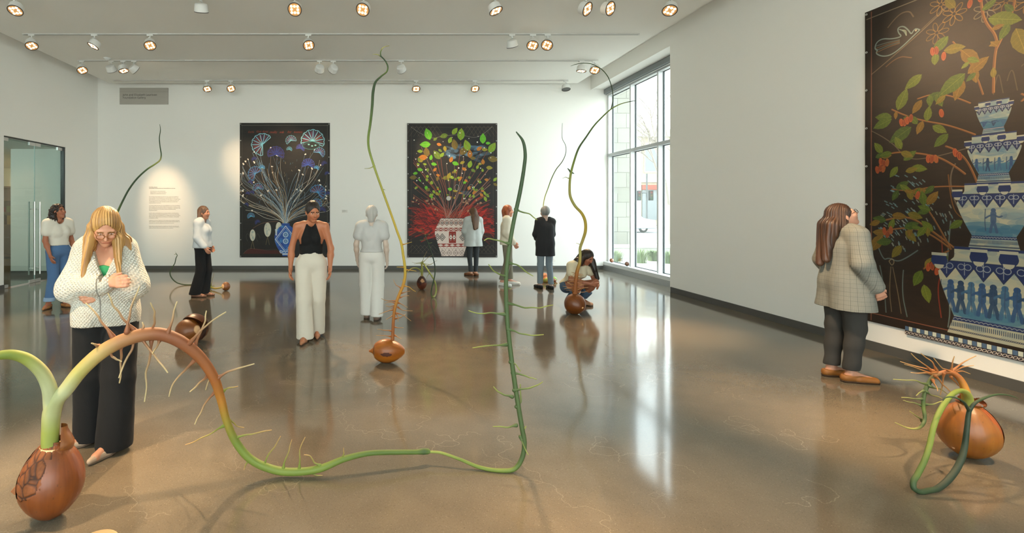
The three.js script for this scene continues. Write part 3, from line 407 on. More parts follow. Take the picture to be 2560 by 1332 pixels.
// 3: a tall tiered blue and white vase with leafy branches
const tex3 = canvasTex(1408, 2048, (g, w, h) => {
  G2.ground(g, w, h, '#2a1b0e', '#4a3016', 1400); const S = w / 2.4, m = (x, y) => [x * S, y / 3.5 * h];      // metres from the top left corner
  const ML = (pts, c, lw, a) => G2.line(g, pts.map(([x, y]) => m(x, y)), c, lw, a);
  ML([[0.02, 0.085], [1.2, 0.075], [2.38, 0.085]], '#c8c0b4', 6, 0.7); ML([[0.075, 0.02], [0.07, 1.8], [0.075, 3.48]], '#a86a58', 7, 0.85); ML([[0.02, 3.40], [1.2, 3.42], [2.38, 3.40]], '#a86a58', 6, 0.8); ML([[2.32, 0.02], [2.32, 3.48]], '#a86a58', 7, 0.7);
  ML([[0.08, 0.72], [0.3, 0.6], [0.7, 0.36], [1.1, 0.06]], '#b8a898', 7, 0.55); ML([[0.6, 0.4], [0.9, 0.2], [1.15, 0.05]], '#b8a898', 6, 0.45); ML([[0.08, 1.36], [0.3, 1.5], [0.45, 1.72], [0.7, 1.72], [1.0, 1.66]], '#b8b0a8', 6, 0.5);
  // a bird in chalk outline
  const bird = [[0.58, 0.40], [0.55, 0.37], [0.52, 0.385], [0.50, 0.42], [0.47, 0.36], [0.42, 0.30], [0.36, 0.30], [0.37, 0.36], [0.41, 0.41], [0.30, 0.40], [0.2, 0.36], [0.13, 0.38], [0.11, 0.45], [0.15, 0.47], [0.12, 0.50], [0.2, 0.56], [0.3, 0.57], [0.42, 0.51], [0.52, 0.44], [0.58, 0.40]]; ML(bird, '#9fc0cc', 8, 0.85); for (let k = 0; k < 4; k++) { ML([[0.13, 0.42 + k * 0.025], [0.24, 0.42 + k * 0.018], [0.38, 0.435 + k * 0.012]], k % 2 ? '#b88a5a' : '#8fb0bc', 6, 0.6); ML([[0.375 + k * 0.012, 0.32 + k * 0.008], [0.42 + k * 0.01, 0.35], [0.45, 0.41]], k % 2 ? '#c8d8c4' : '#8fb4c8', 6, 0.7); } g.fillStyle = '#d8d0c0'; g.beginPath(); g.arc(...m(0.545, 0.392), 6, 0, 6.3); g.fill();
  ML([[0.26, 0.26], [0.36, 0.16], [0.48, 0.16], [0.52, 0.24]], '#a89888', 8, 0.6); ML([[0.24, 0.68], [0.36, 0.60], [0.5, 0.66]], '#a87858', 7, 0.6);
  // loose dashes, chalk figures
  for (let i = 0; i < 150; i++) { const a = rr(0.25, 1.15), r = rr(0.35, 1.05), x = 0.05 + Math.sin(a) * r * 0.95, y = 2.75 - Math.cos(a) * r * 1.05 + 0.1; const d = a + 0.2; ML([[x, y], [x + Math.cos(d) * 0.03, y + Math.sin(d) * 0.03]], i % 3 ? '#7fb0cc' : '#a8b8bc', 7, 0.75); }
  ML([[0.14, 2.62], [0.2, 2.80], [0.27, 2.76], [0.36, 2.80], [0.46, 2.74], [0.56, 2.66]], '#86aabc', 8, 0.7); ML([[0.17, 2.86], [0.22, 3.1], [0.24, 3.36]], '#86aabc', 7, 0.7); ML([[0.42, 2.88], [0.4, 3.1], [0.46, 3.36]], '#86aabc', 7, 0.7); ML([[0.29, 2.86], [0.27, 3.1], [0.3, 3.34]], '#b8a890', 6, 0.6); ML([[0.31, 2.86], [0.36, 3.1], [0.4, 3.34]], '#b8a890', 6, 0.6); ML([[0.27, 2.80], [0.3, 2.76], [0.33, 2.80], [0.3, 2.85], [0.27, 2.80]], '#c8b898', 6, 0.7);
  ML([[0.86, 2.35], [0.84, 2.6], [0.82, 2.9], [0.86, 3.2], [0.84, 3.38]], '#86aabc', 7, 0.7); ML([[0.78, 2.5], [0.8, 2.8], [0.74, 3.0], [0.78, 3.3]], '#a03a22', 7, 0.8); ML([[0.86, 3.0], [0.9, 3.12], [0.98, 3.12], [1.0, 3.0], [0.94, 2.86], [0.86, 3.0]], '#8a3a24', 9, 0.8);
  ML([[0.9, 1.8], [0.84, 1.9], [0.9, 2.2], [1.0, 2.3], [1.2, 2.3]], '#a8a098', 8, 0.6); ML([[0.84, 1.9], [0.86, 2.2], [0.96, 2.34], [1.15, 2.35]], '#a87028', 6, 0.7);
  for (let i = 0; i < 16; i++) { const x = 0.75 + (i % 8) * 0.18 + rr(-0.05, 0.05), y = 0.14 + Math.floor(i / 8) * 0.26 + rr(-0.06, 0.1), c = ['#c89a4a', '#b8b0a0', '#a8803a'][i % 3]; for (let k = 0; k < 7; k++) { const a = k * 0.9; g.save(); g.translate(...m(x, y)); g.rotate(a); g.strokeStyle = c; g.globalAlpha = 0.6; g.lineWidth = 5; g.beginPath(); g.ellipse(36, 0, 26, 12, 0, 0, 6.3); g.stroke(); g.restore(); } } g.globalAlpha = 1;
  for (let k = 0; k < 8; k++) ML([[1.2 + k * 0.1, 1.2 - (k % 3) * 0.1], [1.23 + k * 0.1, 0.95], [1.27 + k * 0.1, 1.2]], '#a8a098', 5, 0.35);
  // branches, leaves and pods
  const tips = [], br = (pts, lw = 10) => { ML(pts, '#8a5a30', lw, 0.95); ML(pts.map(([x, y]) => [x + 0.006, y]), '#c08a50', lw * 0.35, 0.8); tips.push(pts); };
  const vx = 1.2;
  br([[vx, 1.18], [1.2, 0.9], [1.24, 0.7], [1.12, 0.5], [1.1, 0.2]], 14); br([[1.22, 0.8], [1.34, 0.55], [1.36, 0.3], [1.5, 0.1]], 12); br([[1.12, 1.18], [1.06, 0.95], [0.98, 0.78], [0.88, 0.62]], 9); br([[1.02, 1.24], [0.88, 1.14], [0.7, 1.08], [0.56, 1.1]], 9); br([[1.06, 1.54], [0.86, 1.42], [0.62, 1.34], [0.42, 1.24], [0.3, 1.16]], 10); br([[0.98, 1.9], [0.82, 1.74], [0.58, 1.66], [0.34, 1.62], [0.16, 1.66]], 12); br([[0.98, 2.02], [0.72, 2.0], [0.5, 2.05], [0.3, 2.02]], 9); br([[0.88, 2.6], [0.66, 2.42], [0.46, 2.3], [0.2, 2.36], [0.08, 2.4]], 13); br([[0.86, 2.62], [0.72, 2.5], [0.5, 2.42], [0.26, 2.46]], 11); br([[0.86, 2.62], [0.66, 2.2], [0.46, 2.05]], 9); br([[0.84, 2.64], [0.7, 2.72], [0.62, 2.84]], 10); br([[1.08, 2.5], [1.0, 2.36], [0.98, 2.2], [1.08, 2.05]], 11); br([[1.08, 2.5], [1.14, 2.3], [1.22, 2.16]], 10); br([[1.08, 2.0], [1.02, 1.8], [0.9, 1.66], [0.82, 1.62]], 11); br([[1.4, 1.3], [1.5, 1.2], [1.7, 1.1]], 10); br([[1.4, 1.24], [1.6, 1.4], [1.9, 1.36]], 10); br([[1.46, 2.0], [1.6, 1.8], [1.8, 1.7], [2.1, 1.7]], 12); br([[1.56, 2.6], [1.8, 2.4], [2.1, 2.3]], 12); br([[1.56, 2.62], [1.8, 2.7], [2.05, 2.9]], 10);
  const lv = [['#6a7c1e', '#84922c', '#a4ac54'], ['#56701a', '#768a2a', '#94a048'], ['#7e7420', '#98822a', '#b89c42'], ['#46601c', '#627c22', '#809044'], ['#86681e', '#a07a28', '#bc9640']];
  const LF = [[0.36, 1.18, 0.3, -1.15], [0.3, 1.24, 0.24, 3.3], [0.3, 1.26, 0.28, 2.8], [0.6, 0.86, 0.26, 2.55], [0.72, 0.8, 0.18, -1.5], [0.84, 0.55, 0.26, 2.4], [0.9, 0.3, 0.2, -2.2], [0.95, 0.72, 0.3, 0.9], [0.8, 0.68, 0.24, 0.1], [1.0, 0.96, 0.26, -0.6], [0.96, 1.0, 0.26, 1.9], [0.98, 0.95, 0.36, 2.5], [0.64, 1.14, 0.2, -0.4], [0.6, 1.12, 0.2, 2.2], [0.5, 1.38, 0.34, 2.6], [0.56, 1.36, 0.16, -2.2], [0.7, 1.4, 0.2, 0.6], [0.84, 1.5, 0.22, 2.4], [0.4, 1.6, 0.2, -2.0], [0.42, 1.72, 0.2, -0.6], [0.2, 1.62, 0.2, -2.2], [0.12, 1.66, 0.16, -0.3], [0.36, 1.78, 0.18, 2.2], [0.5, 1.8, 0.2, 0.2], [0.44, 1.84, 0.16, -0.2], [0.34, 2.02, 0.2, -0.5], [0.5, 2.06, 0.2, -0.1], [0.24, 2.36, 0.2, 3.3], [0.3, 2.3, 0.2, 0.1], [0.46, 2.28, 0.2, 0.3], [0.24, 2.5, 0.2, 3.2], [0.2, 2.52, 0.3, 2.2], [0.44, 2.46, 0.2, 0.8], [0.3, 2.58, 0.22, 3.0], [0.4, 2.62, 0.22, 2.2], [0.6, 2.86, 0.24, 2.0], [0.62, 3.0, 0.24, 1.3], [0.62, 2.2, 0.2, -1.7], [0.5, 2.14, 0.18, -1.8], [0.98, 2.2, 0.18, -2.0], [0.96, 2.34, 0.18, 2.5], [1.1, 2.05, 0.16, -0.5], [1.16, 0.5, 0.34, 0.4], [1.3, 0.3, 0.36, -0.9], [1.44, 0.16, 0.3, 0.2], [1.36, 0.66, 0.34, 1.3], [1.5, 0.5, 0.3, 0.3], [1.66, 1.1, 0.3, -0.8], [1.7, 1.12, 0.3, 0.4], [1.88, 1.36, 0.3, 0.1], [2.0, 1.7, 0.28, -0.5], [1.8, 1.72, 0.28, 0.8], [2.0, 2.3, 0.3, 0.2], [1.9, 2.36, 0.26, -1.2], [2.0, 2.86, 0.26, 0.9], [1.8, 0.5, 0.3, 0.6], [2.0, 0.8, 0.3, -0.8], [2.1, 1.1, 0.26, 0.9], [1.7, 0.24, 0.3, -0.5]];
  for (const [x, y, L, a] of LF) { const c = lv[Math.floor(rnd() * 5)]; G2.leaf(g, ...m(x, y), L * S * 0.78, L * S * 0.19, a, ...c, 0.06); }
  for (const b of tips) for (let i = 0; i < 4; i++) { const k = 1 + Math.floor(rnd() * (b.length - 1)), t = rnd(), x = lerp(b[k - 1][0], b[k][0], t), y = lerp(b[k - 1][1], b[k][1], t); if (Math.abs(x - 1.2) < 0.3 && y > 1.1) continue; const L = rr(0.08, 0.17); G2.leaf(g, ...m(x, y), L * S, L * S * 0.24, rnd() * 6.3, ...lv[Math.floor(rnd() * 5)], 0.06); }
  for (const [x, y, n] of [[1.02, 0.28, 1], [1.1, 0.27, 1], [0.7, 0.62, 2], [0.8, 0.7, 1], [0.4, 1.3, 2], [0.46, 1.28, 2], [0.78, 1.24, 1], [0.14, 1.78, 3], [0.18, 1.7, 3], [0.66, 1.72, 3], [0.9, 1.68, 2], [0.56, 2.08, 1], [0.22, 2.46, 3], [0.66, 2.8, 2], [0.74, 2.8, 2], [1.9, 1.5, 2], [2.1, 2.5, 2]]) for (let k = 0; k < n; k++) { const [px, py] = m(x + k * 0.035, y + rr(0, 0.05)); g.fillStyle = ['#b03c1a', '#8c2a14', '#a85024'][k % 3]; g.beginPath(); g.ellipse(px, py, 13, 26, rr(-0.3, 0.3), 0, 6.3); g.fill(); g.strokeStyle = '#d08a4a'; g.globalAlpha = 0.6; g.lineWidth = 2.5; for (let q = -1; q < 2; q++) { g.beginPath(); g.ellipse(px, py, Math.abs(q) * 8 + 1, 22, 0, 0, 6.3); g.stroke(); } g.globalAlpha = 1; }
  // tiers: [top, bottom, half width top, belly, bottom]
  const tiers = [[1.25, 1.56, 0.115, 0.13, 0.075], [1.55, 2.0, 0.165, 0.20, 0.11], [1.99, 2.60, 0.225, 0.29, 0.165], [2.59, 3.43, 0.31, 0.45, 0.31]];
  tiers.forEach(([y0, y1, a, b, c], k) => {
    const hh = y1 - y0, hw = (t) => t < 0.12 ? a : t < 0.30 ? lerp(a, b, (t - 0.12) / 0.18) : t < 0.8 ? lerp(b, c, Math.pow((t - 0.3) / 0.5, 1.3)) : lerp(c, c * 1.18, (t - 0.8) / 0.2);
    g.save(); g.beginPath(); for (let i = 0; i <= 40; i++) g.lineTo(...m(vx - hw(i / 40), y0 + hh * i / 40)); for (let i = 40; i >= 0; i--) g.lineTo(...m(vx + hw(i / 40), y0 + hh * i / 40)); g.closePath(); g.fillStyle = '#c6cdc4'; g.fill(); g.clip();
    for (let i = 0; i < 160; i++) { g.globalAlpha = 0.22; g.fillStyle = ['#9cc0d4', '#d4d8c8', '#6f9fc8', '#b8c8c0', '#3f78b4'][i % 5]; const [px, py] = m(vx + rr(-b, b), rr(y0, y1)); g.beginPath(); g.ellipse(px, py, rr(14, 70), rr(6, 22), rr(-0.3, 0.3), 0, 6.3); g.fill(); } g.globalAlpha = 1;
    // landscape wash and little blue figures
    g.fillStyle = '#3f7fb0'; g.globalAlpha = 0.55; for (let i = 0; i < 9; i++) { const [px, py] = m(vx + rr(-b, b), y0 + hh * rr(0.66, 0.78)); g.beginPath(); g.ellipse(px, py, rr(40, 120), rr(12, 34), 0, 0, 6.3); g.fill(); } g.globalAlpha = 1;
    const nf = [3, 4, 1, 9][k]; for (let i = 0; i < nf; i++) { const fx = vx + (k === 2 ? 0 : (i - (nf - 1) / 2) * b * 1.7 / nf), fh = hh * (k === 2 ? 0.36 : k === 3 ? 0.36 : 0.26), fy = y0 + hh * 0.74; const bl = k === 2 ? '#46689c' : ['#2c5a9c', '#24487c', '#3f74ac'][i % 3]; if (k === 0) { for (let q = 0; q < 5; q++) G2.line(g, [m(fx, fy), m(fx + rr(-0.04, 0.04), fy - fh * 0.6), m(fx + rr(-0.08, 0.08), fy - fh * 0.4)], bl, 5, 0.85); continue; } ML([[fx - fh * 0.1, fy], [fx - fh * 0.07, fy - fh * 0.25], [fx, fy - fh * 0.45]], bl, fh * S * 0.1, 0.9); ML([[fx + fh * 0.12, fy], [fx + fh * 0.07, fy - fh * 0.25], [fx, fy - fh * 0.45]], bl, fh * S * 0.1, 0.9); ML([[fx, fy - fh * 0.45], [fx, fy - fh * 0.6], [fx, fy - fh * 0.78]], bl, fh * S * 0.2, 0.9); ML([[fx, fy - fh * 0.74], [fx - fh * 0.16, fy - fh * 0.66], [fx - fh * 0.26, fy - fh * 0.58]], bl, fh * S * 0.07, 0.9); ML([[fx, fy - fh * 0.74], [fx + fh * 0.16, fy - fh * 0.6], [fx + fh * 0.28, fy - fh * 0.66]], bl, fh * S * 0.07, 0.9); g.fillStyle = bl; g.beginPath(); g.arc(...m(fx, fy - fh * 0.9), fh * S * 0.085, 0, 6.3); g.fill(); ML([[fx - fh * 0.27, fy - fh * 0.95], [fx - fh * 0.3, fy - fh * 0.5], [fx - fh * 0.26, fy - fh * 0.05]], '#3a5484', 4, 0.8); }
    // scalloped collar
    const yc = y0 + hh * 0.17, n = 6; g.fillStyle = '#1c3478'; g.beginPath(); g.moveTo(...m(vx - b - 0.02, yc)); for (let i = 0; i <= n * 2; i++) g.lineTo(...m(vx - b + 2 * b * i / (n * 2), yc + (i % 2 ? hh * 0.20 : hh * 0.07))); g.lineTo(...m(vx + b + 0.02, yc)); g.closePath(); g.fill(); g.strokeStyle = '#24305c'; g.lineWidth = 3; g.stroke();
    for (let i = 0; i < n; i++) { const cx = vx - b + 2 * b * (i + 0.5) / n; g.strokeStyle = '#a8b8d0'; g.lineWidth = 4; for (const s of [-1, 1]) { g.beginPath(); g.arc(m(cx + s * b * 0.06, 0)[0], m(0, yc + hh * 0.06)[1], b * S * 0.06, 0, 6.3); g.stroke(); } ML([[cx, yc + 0.01], [cx, yc + hh * 0.15]], '#a8b8d0', 4, 0.9); }
    g.fillStyle = '#1c3478'; g.fillRect(...m(vx - b, y0 + hh * 0.80), 2 * b * S, hh * 0.045 / 3.5 * h); g.fillRect(...m(vx - b, y0), 2 * b * S, hh * 0.03 / 3.5 * h);
    for (let i = 0; i < 60; i++) { const x = vx - b + 2 * b * i / 60; g.fillStyle = '#40587c'; g.fillRect(...m(x, y0 + hh * 0.865), b * S * 0.014, hh * 0.05 / 3.5 * h); g.strokeStyle = '#34466c'; g.lineWidth = 2.5; g.beginPath(); g.arc(...m(x, y0 + hh * 0.955), b * S * 0.014, 0, 6.3); g.stroke(); }
    for (let i = 0; i < 26; i++) ML([[vx - b + 2 * b * i / 26, y0 + hh * 0.825], [vx - b + 2 * b * (i + 0.5) / 26, y0 + hh * 0.81], [vx - b + 2 * b * (i + 0.9) / 26, y0 + hh * 0.83]], '#c0ccd8', 3.5, 0.9);
    g.restore();
    // flower spouts
    for (const s of [-1, -0.36, 0.36, 1]) { const [px, py] = m(vx + s * (Math.abs(s) === 1 ? b * 0.98 : a), y0 + hh * (Math.abs(s) === 1 ? 0.13 : 0.06)), rs = b * S * 0.16; g.fillStyle = '#1c3478'; g.beginPath(); g.arc(px, py + rs * 0.5, rs, 0, Math.PI); g.lineTo(px - rs * 0.8, py - rs * 0.3); g.lineTo(px + rs * 0.8, py - rs * 0.3); g.fill(); g.fillStyle = '#ccd2cc'; g.beginPath(); g.arc(px, py + rs * 1.1, rs * 0.6, 0, Math.PI); g.fill(); g.fillRect(px - rs * 0.95, py - rs * 0.5, rs * 1.9, rs * 0.4); }
  });
});
painting('hanging_canvas', 'dark canvas of blue fan flowers in a blue and white vase', tex1, 2.36, 3.52, [-2.44, 0.31, ZB], 0);
painting('hanging_canvas', 'dark canvas of green leaves over red foliage in a patterned pot', tex2, 2.36, 3.51, [1.945, 0.31, ZB], 0);
painting('hanging_canvas', 'dark canvas of a tiered blue and white vase on the right wall', tex3, 2.4, 3.51, [XR, 0.32, -4.557], -Math.PI / 2, (t) => {
  const fr = canvasTex(1024, 96, (g, w, h) => { g.fillStyle = '#2a2228'; g.fillRect(0, 0, w, h); for (let i = 0; i < 40; i++) { g.fillStyle = i % 2 ? '#c4c8b8' : '#48607c'; g.fillRect(i * w / 40, 0, w / 40 - 2, h * 0.5); g.strokeStyle = '#c8bcae'; g.lineWidth = 5; g.beginPath(); g.ellipse((i + 0.5) * w / 40, h * 0.76, 9, 15, 0.5, 0, 6.3); g.stroke(); } });
  const e = std(0x1c1712), m = new THREE.Mesh(new THREE.BoxGeometry(1.5, 0.085, 0.008).translate(0, -0.002, 0.026), [e, e, e, e, std(0xffffff, { map: fr, roughness: 0.6 }), e]); m.name = 'cut_out_foot'; m.castShadow = m.receiveShadow = true; t.add(m);
}, 0xcfc4b2);
// the metal name plate
{
  const z = ZB, x0 = (300 - U0) / 95.3, x1 = (421 - U0) / 95.3, y0 = EYE - (261 - V0) / 95.3, y1 = EYE - (220 - V0) / 95.3, w = x1 - x0, h = y1 - y0;
  const tex = canvasTex(1024, 348, (g, W, H) => { g.fillStyle = '#b0aaa0'; g.fillRect(0, 0, W, H); for (let i = 0; i < 420; i++) { g.globalAlpha = rr(0.03, 0.12); g.fillStyle = rnd() < 0.5 ? '#c8c2b8' : '#948e84'; g.fillRect(rr(-100, W), rnd() * H, rr(60, 500), rr(1, 4)); } g.globalAlpha = 0.5; g.fillStyle = '#5c5750'; g.fillRect(0, 86, W, 3); g.globalAlpha = 1; g.fillStyle = '#1c1a18'; g.font = '57px sans-serif'; g.fillText('John and Elizabeth Lauritzen', 66, 168, 760); g.fillText('Foundation Gallery', 66, 228, 500); });
  const t = thing('name_plate', 'grey metal gallery name plate with black lettering high on the back wall', 'sign', [(x0 + x1) / 2, (y0 + y1) / 2, z]);
  const e = std(0x8a847a, { metalness: 0.6, roughness: 0.5 }), m = new THREE.Mesh(new THREE.BoxGeometry(w, h, 0.02).translate(0, 0, 0.011), [e, e, e, e, std(0xffffff, { map: tex, roughness: 0.55 }), e]); m.name = 'plate'; t.add(m);
}
// vinyl wall text and the small label: too fine to read, set as lines of dark marks
{
  const lines = (g, list, k) => { for (const [y, x0, x1, hgt, c] of list) { g.fillStyle = c; let x = x0; while (x < x1) { const L = Math.min(rr(8, 34), x1 - x); for (let q = x; q < x + L; q += 5) { const up = rnd() < 0.3 ? hgt * 0.35 : 0; g.fillRect(q, y - up, 3.4, hgt * 0.62 + up); } x += L + 8; } } };
  const T = canvasTex(768, 1024, (g, w, h) => { g.clearRect(0, 0, w, h); const f = (y) => (y - 120) / 1130 * h, X = (x) => (x - 120) / 860 * w, L = [];
    L.push([f(135), X(130), X(350), 16, '#2a211a'], [f(166), X(130), X(830), 16, '#2a211a']);
    for (const [y, x0, x1] of [[245, 165, 565], [280, 165, 595], [315, 165, 570], [390, 130, 915], [424, 130, 915], [458, 130, 960], [492, 130, 920], [526, 130, 885], [560, 130, 440], [626, 130, 955], [660, 130, 955], [694, 130, 965], [727, 130, 845], [760, 130, 345], [826, 130, 910], [860, 130, 935], [894, 130, 965], [927, 130, 930], [960, 130, 370], [1026, 130, 935], [1060, 130, 955], [1093, 130, 785], [1176, 130, 915], [1203, 130, 935], [1228, 130, 770]]) L.push([f(y), X(x0), X(x1), y > 1150 ? 9 : 12, '#5c4a3a']);
    lines(g, L); });
  const z = ZB, x0 = (372 - U0) / 95.3, x1 = (452.5 - U0) / 95.3, y1 = EYE - (466 - V0) / 95.3, y0 = EYE - (572 - V0) / 95.3;
  const m = new THREE.Mesh(new THREE.PlaneGeometry(x1 - x0, y1 - y0), std(0xffffff, { map: T, transparent: true, roughness: 0.7 })); m.name = 'wall_text'; m.position.set((x0 + x1) / 2, (y0 + y1) / 2, z + 0.002); m.userData = { label: 'block of small dark wall text lit by a warm spot', category: 'text' }; scene.add(m);
  const t2 = canvasTex(256, 128, (g, w, h) => { g.fillStyle = '#e4e0d8'; g.fillRect(0, 0, w, h); lines(g, [[16, 14, 150, 14, '#3a342e'], [40, 14, 200, 12, '#5a544e'], [62, 14, 180, 12, '#5a544e'], [84, 14, 120, 12, '#5a544e']]); });
  const e = std(0xe0dcd4), p = new THREE.Mesh(new THREE.BoxGeometry(0.15, 0.075, 0.004), [e, e, e, e, std(0xffffff, { map: t2 }), e]); p.name = 'wall_label'; p.position.set((862 - U0) / 95.3, EYE - (528 - V0) / 95.3, z + 0.003); p.userData = { label: 'small white caption card beside the blue vase painting', category: 'label' }; scene.add(p);
}
// ---------------------------------------------------------------- sprouting bulb sculptures
const STEMMAT = VC({ roughness: 0.62 }), SKINMAT = new THREE.MeshPhysicalMaterial({ vertexColors: true, roughness: 0.42, clearcoat: 0.15, clearcoatRoughness: 0.4, side: THREE.DoubleSide });
const INNERMAT = VC({ roughness: 0.7 });
const C = { rust: hex(0x9c5b36), orange: hex(0xb2672c), amber: hex(0xd9962f), yellow: hex(0xd8b83e), lime: hex(0xaab352), leaf: hex(0x86983c), green: hex(0x687f34), moss: hex(0x53693a), dark: hex(0x3d5431), deep: hex(0x283b26), pale: hex(0xc2c487), palest: hex(0xcdcf9c), tan: hex(0xd8a96c), cream: hex(0xe6cf9a), straw: hex(0xc9bf6a) };
for (const k in C) C[k].multiplyScalar(0.62);
// an onion-like body of revolution along +y, base at y = 0; f(t, a) -> extra radius factor; skip(t, a) leaves a hole
function bulb(r, h, { prof, rows = 48, cols = 72, colour, rough = 0.012, skip = null, grow = 0, bump = null }) {
  const pos = [], col = [], uv = [], idx = [];
  const R = prof ?? ((t) => Math.pow(Math.sin(Math.PI * Math.pow(t, 0.92)), 0.72));
  for (let i = 0; i <= rows; i++) for (let j = 0; j <= cols; j++) {
    const t = i / rows, a = j / cols * Math.PI * 2, ca = Math.cos(a), sa = Math.sin(a);
    let q = R(t) * r * (1 + rough * (fbm(ca * 1.5, sa * 1.5, t * 2.5, 3) * 3 + 0.5 * noise(ca * 9, sa * 9, t * 0.8))) + grow;
    if (bump) q += bump(t, a);
    pos.push(ca * q, t * h, sa * q); uv.push(j / cols, t); const c = colour(t, a); col.push(c.r, c.g, c.b);
  }
  for (let i = 0; i < rows; i++) for (let j = 0; j < cols; j++) {
    if (skip && skip((i + 0.5) / rows, (j + 0.5) / cols * Math.PI * 2)) continue;
    const a = i * (cols + 1) + j, b = a + cols + 1; idx.push(a, b, a + 1, b, b + 1, a + 1);
  }
  const g = new THREE.BufferGeometry();
  g.setAttribute('position', new THREE.Float32BufferAttribute(pos, 3)); g.setAttribute('uv', new THREE.Float32BufferAttribute(uv, 2)); g.setAttribute('color', new THREE.Float32BufferAttribute(col, 3)); g.setIndex(idx); g.computeVertexNormals();
  // close the normal seam
  const n = g.attributes.normal;
  for (let i = 0; i <= rows; i++) { const a = i * (cols + 1), b = a + cols, v = V(n.getX(a) + n.getX(b), n.getY(a) + n.getY(b), n.getZ(a) + n.getZ(b)).normalize(); n.setXYZ(a, v.x, v.y, v.z); n.setXYZ(b, v.x, v.y, v.z); }
  return g;
}
// dyed skin: long streaks from pole to pole, small flecks
const skin = (c0, c1, c2, s = 0) => (t, a) => {   // pigments are laid on thick and dark
 
  const ca = Math.cos(a), sa = Math.sin(a), k = clamp(0.5 + 1.1 * fbm(ca * 4 + s, sa * 4, t * 1.3, 3) + 0.35 * noise(ca * 17, sa * 17 + s, t * 2)), q = clamp(0.4 + 1.6 * noise(ca * 1.6, sa * 1.6 + s, t * 2.4));
  const c = c0.clone().lerp(c1, k * 0.8).lerp(c2, q * 0.35); c.r *= 0.60; c.g *= 0.56; c.b *= 0.32; if (noise(ca * 30, sa * 30, t * 26 + s) > 0.62) c.multiplyScalar(0.55); return c;
};
// cracked inner flesh: dark seams between swollen cells
function cells(n, s, sx = 1) {
  const pts = []; let st = s; const rd = () => { st = (st * 16807) % 2147483647; return st / 2147483647; };
  for (let i = 0; i < n; i++) pts.push([rd(), rd() * Math.PI * 2]);
  return (t, a) => { let d1 = 9, d2 = 9; for (const [u, b] of pts) { let e = Math.abs(a - b); e = Math.min(e, 6.2832 - e); const d = Math.hypot((t - u) * 2.6, e * sx); if (d < d1) { d2 = d1; d1 = d; } else if (d < d2) d2 = d; } return d2 - d1; };
}
function orient(o, up, spin = 0) { o.quaternion.setFromUnitVectors(V(0, 1, 0), V(...up).normalize()).multiply(new THREE.Quaternion().setFromAxisAngle(V(0, 1, 0), spin)); return o; }
// stem through pixels: list of [u, v, Z, width px, colour]
function stem(list, opt = {}) {
  const pts = list.map(([u, v, Z]) => P(u, v, Z)), rad = list.map(([, , Z, w]) => w / 2 * Z / FOC), col = list.map((l) => l[4]);
  for (let i = 0; i < pts.length; i++) pts[i].y = Math.max(pts[i].y, rad[i] * 1.02);
  return { g: tube(pts, rad, col, { per: 7, sides: 12, ...opt }), pts, rad };
}
function root(parent, origin, list, Z, r, c0, c1, dz = 0.06, name = 'rootlet') {
  const k = rr(-1, 1) * dz, n = list.length - 1, pts = list.map(([u, v], i) => { const t = i / n, q = P(u, v, Z + k * t); if (t > 0.25) { q.x += rr(-1, 1) * 0.004; q.y += rr(-1, 1) * 0.004; } return q.sub(origin); });
  const mid = [pts[0]]; for (let i = 1; i <= n; i++) { const a = pts[i - 1], b = pts[i]; const m = a.clone().lerp(b, 0.5), L = a.distanceTo(b) * 0.05; m.add(V(rr(-L, L), rr(-L, L), rr(-L, L))); mid.push(m, b); }
  for (const p of mid) p.y = Math.max(p.y, 0.004 - origin.y);
  const N = mid.length, rad = mid.map((_, i) => i === 0 ? r * 2.0 : lerp(r, r * 0.42, i / (N - 1)) * rr(0.88, 1.12)), cols = mid.map((_, i) => c0.clone().lerp(c1, Math.pow(i / (N - 1), 1.3)));
  return part(name, tube(mid, rad, cols, { per: 3, sides: 6 }), STEMMAT, parent);
}
const rel = (list, o) => list.map((v) => v.clone().sub(o));
function stemPart(name, list, parent, origin, opt) { const s = stem(list, opt); s.g.translate(-origin.x, -origin.y, -origin.z); part(name, s.g, STEMMAT, parent); return s; }
const zoomed = (ox, oy, k) => (l) => l.map(([x, y]) => [x / k + ox, y / k + oy]);
const zAt = (list, u, v) => { let b = 1e9, z = 0; for (const l of list) { const d = Math.hypot(l[0] - u, l[1] - v); if (d < b) { b = d; z = l[2]; } } return z; };
const mixC = (a, b, t) => a.clone().lerp(b, t);

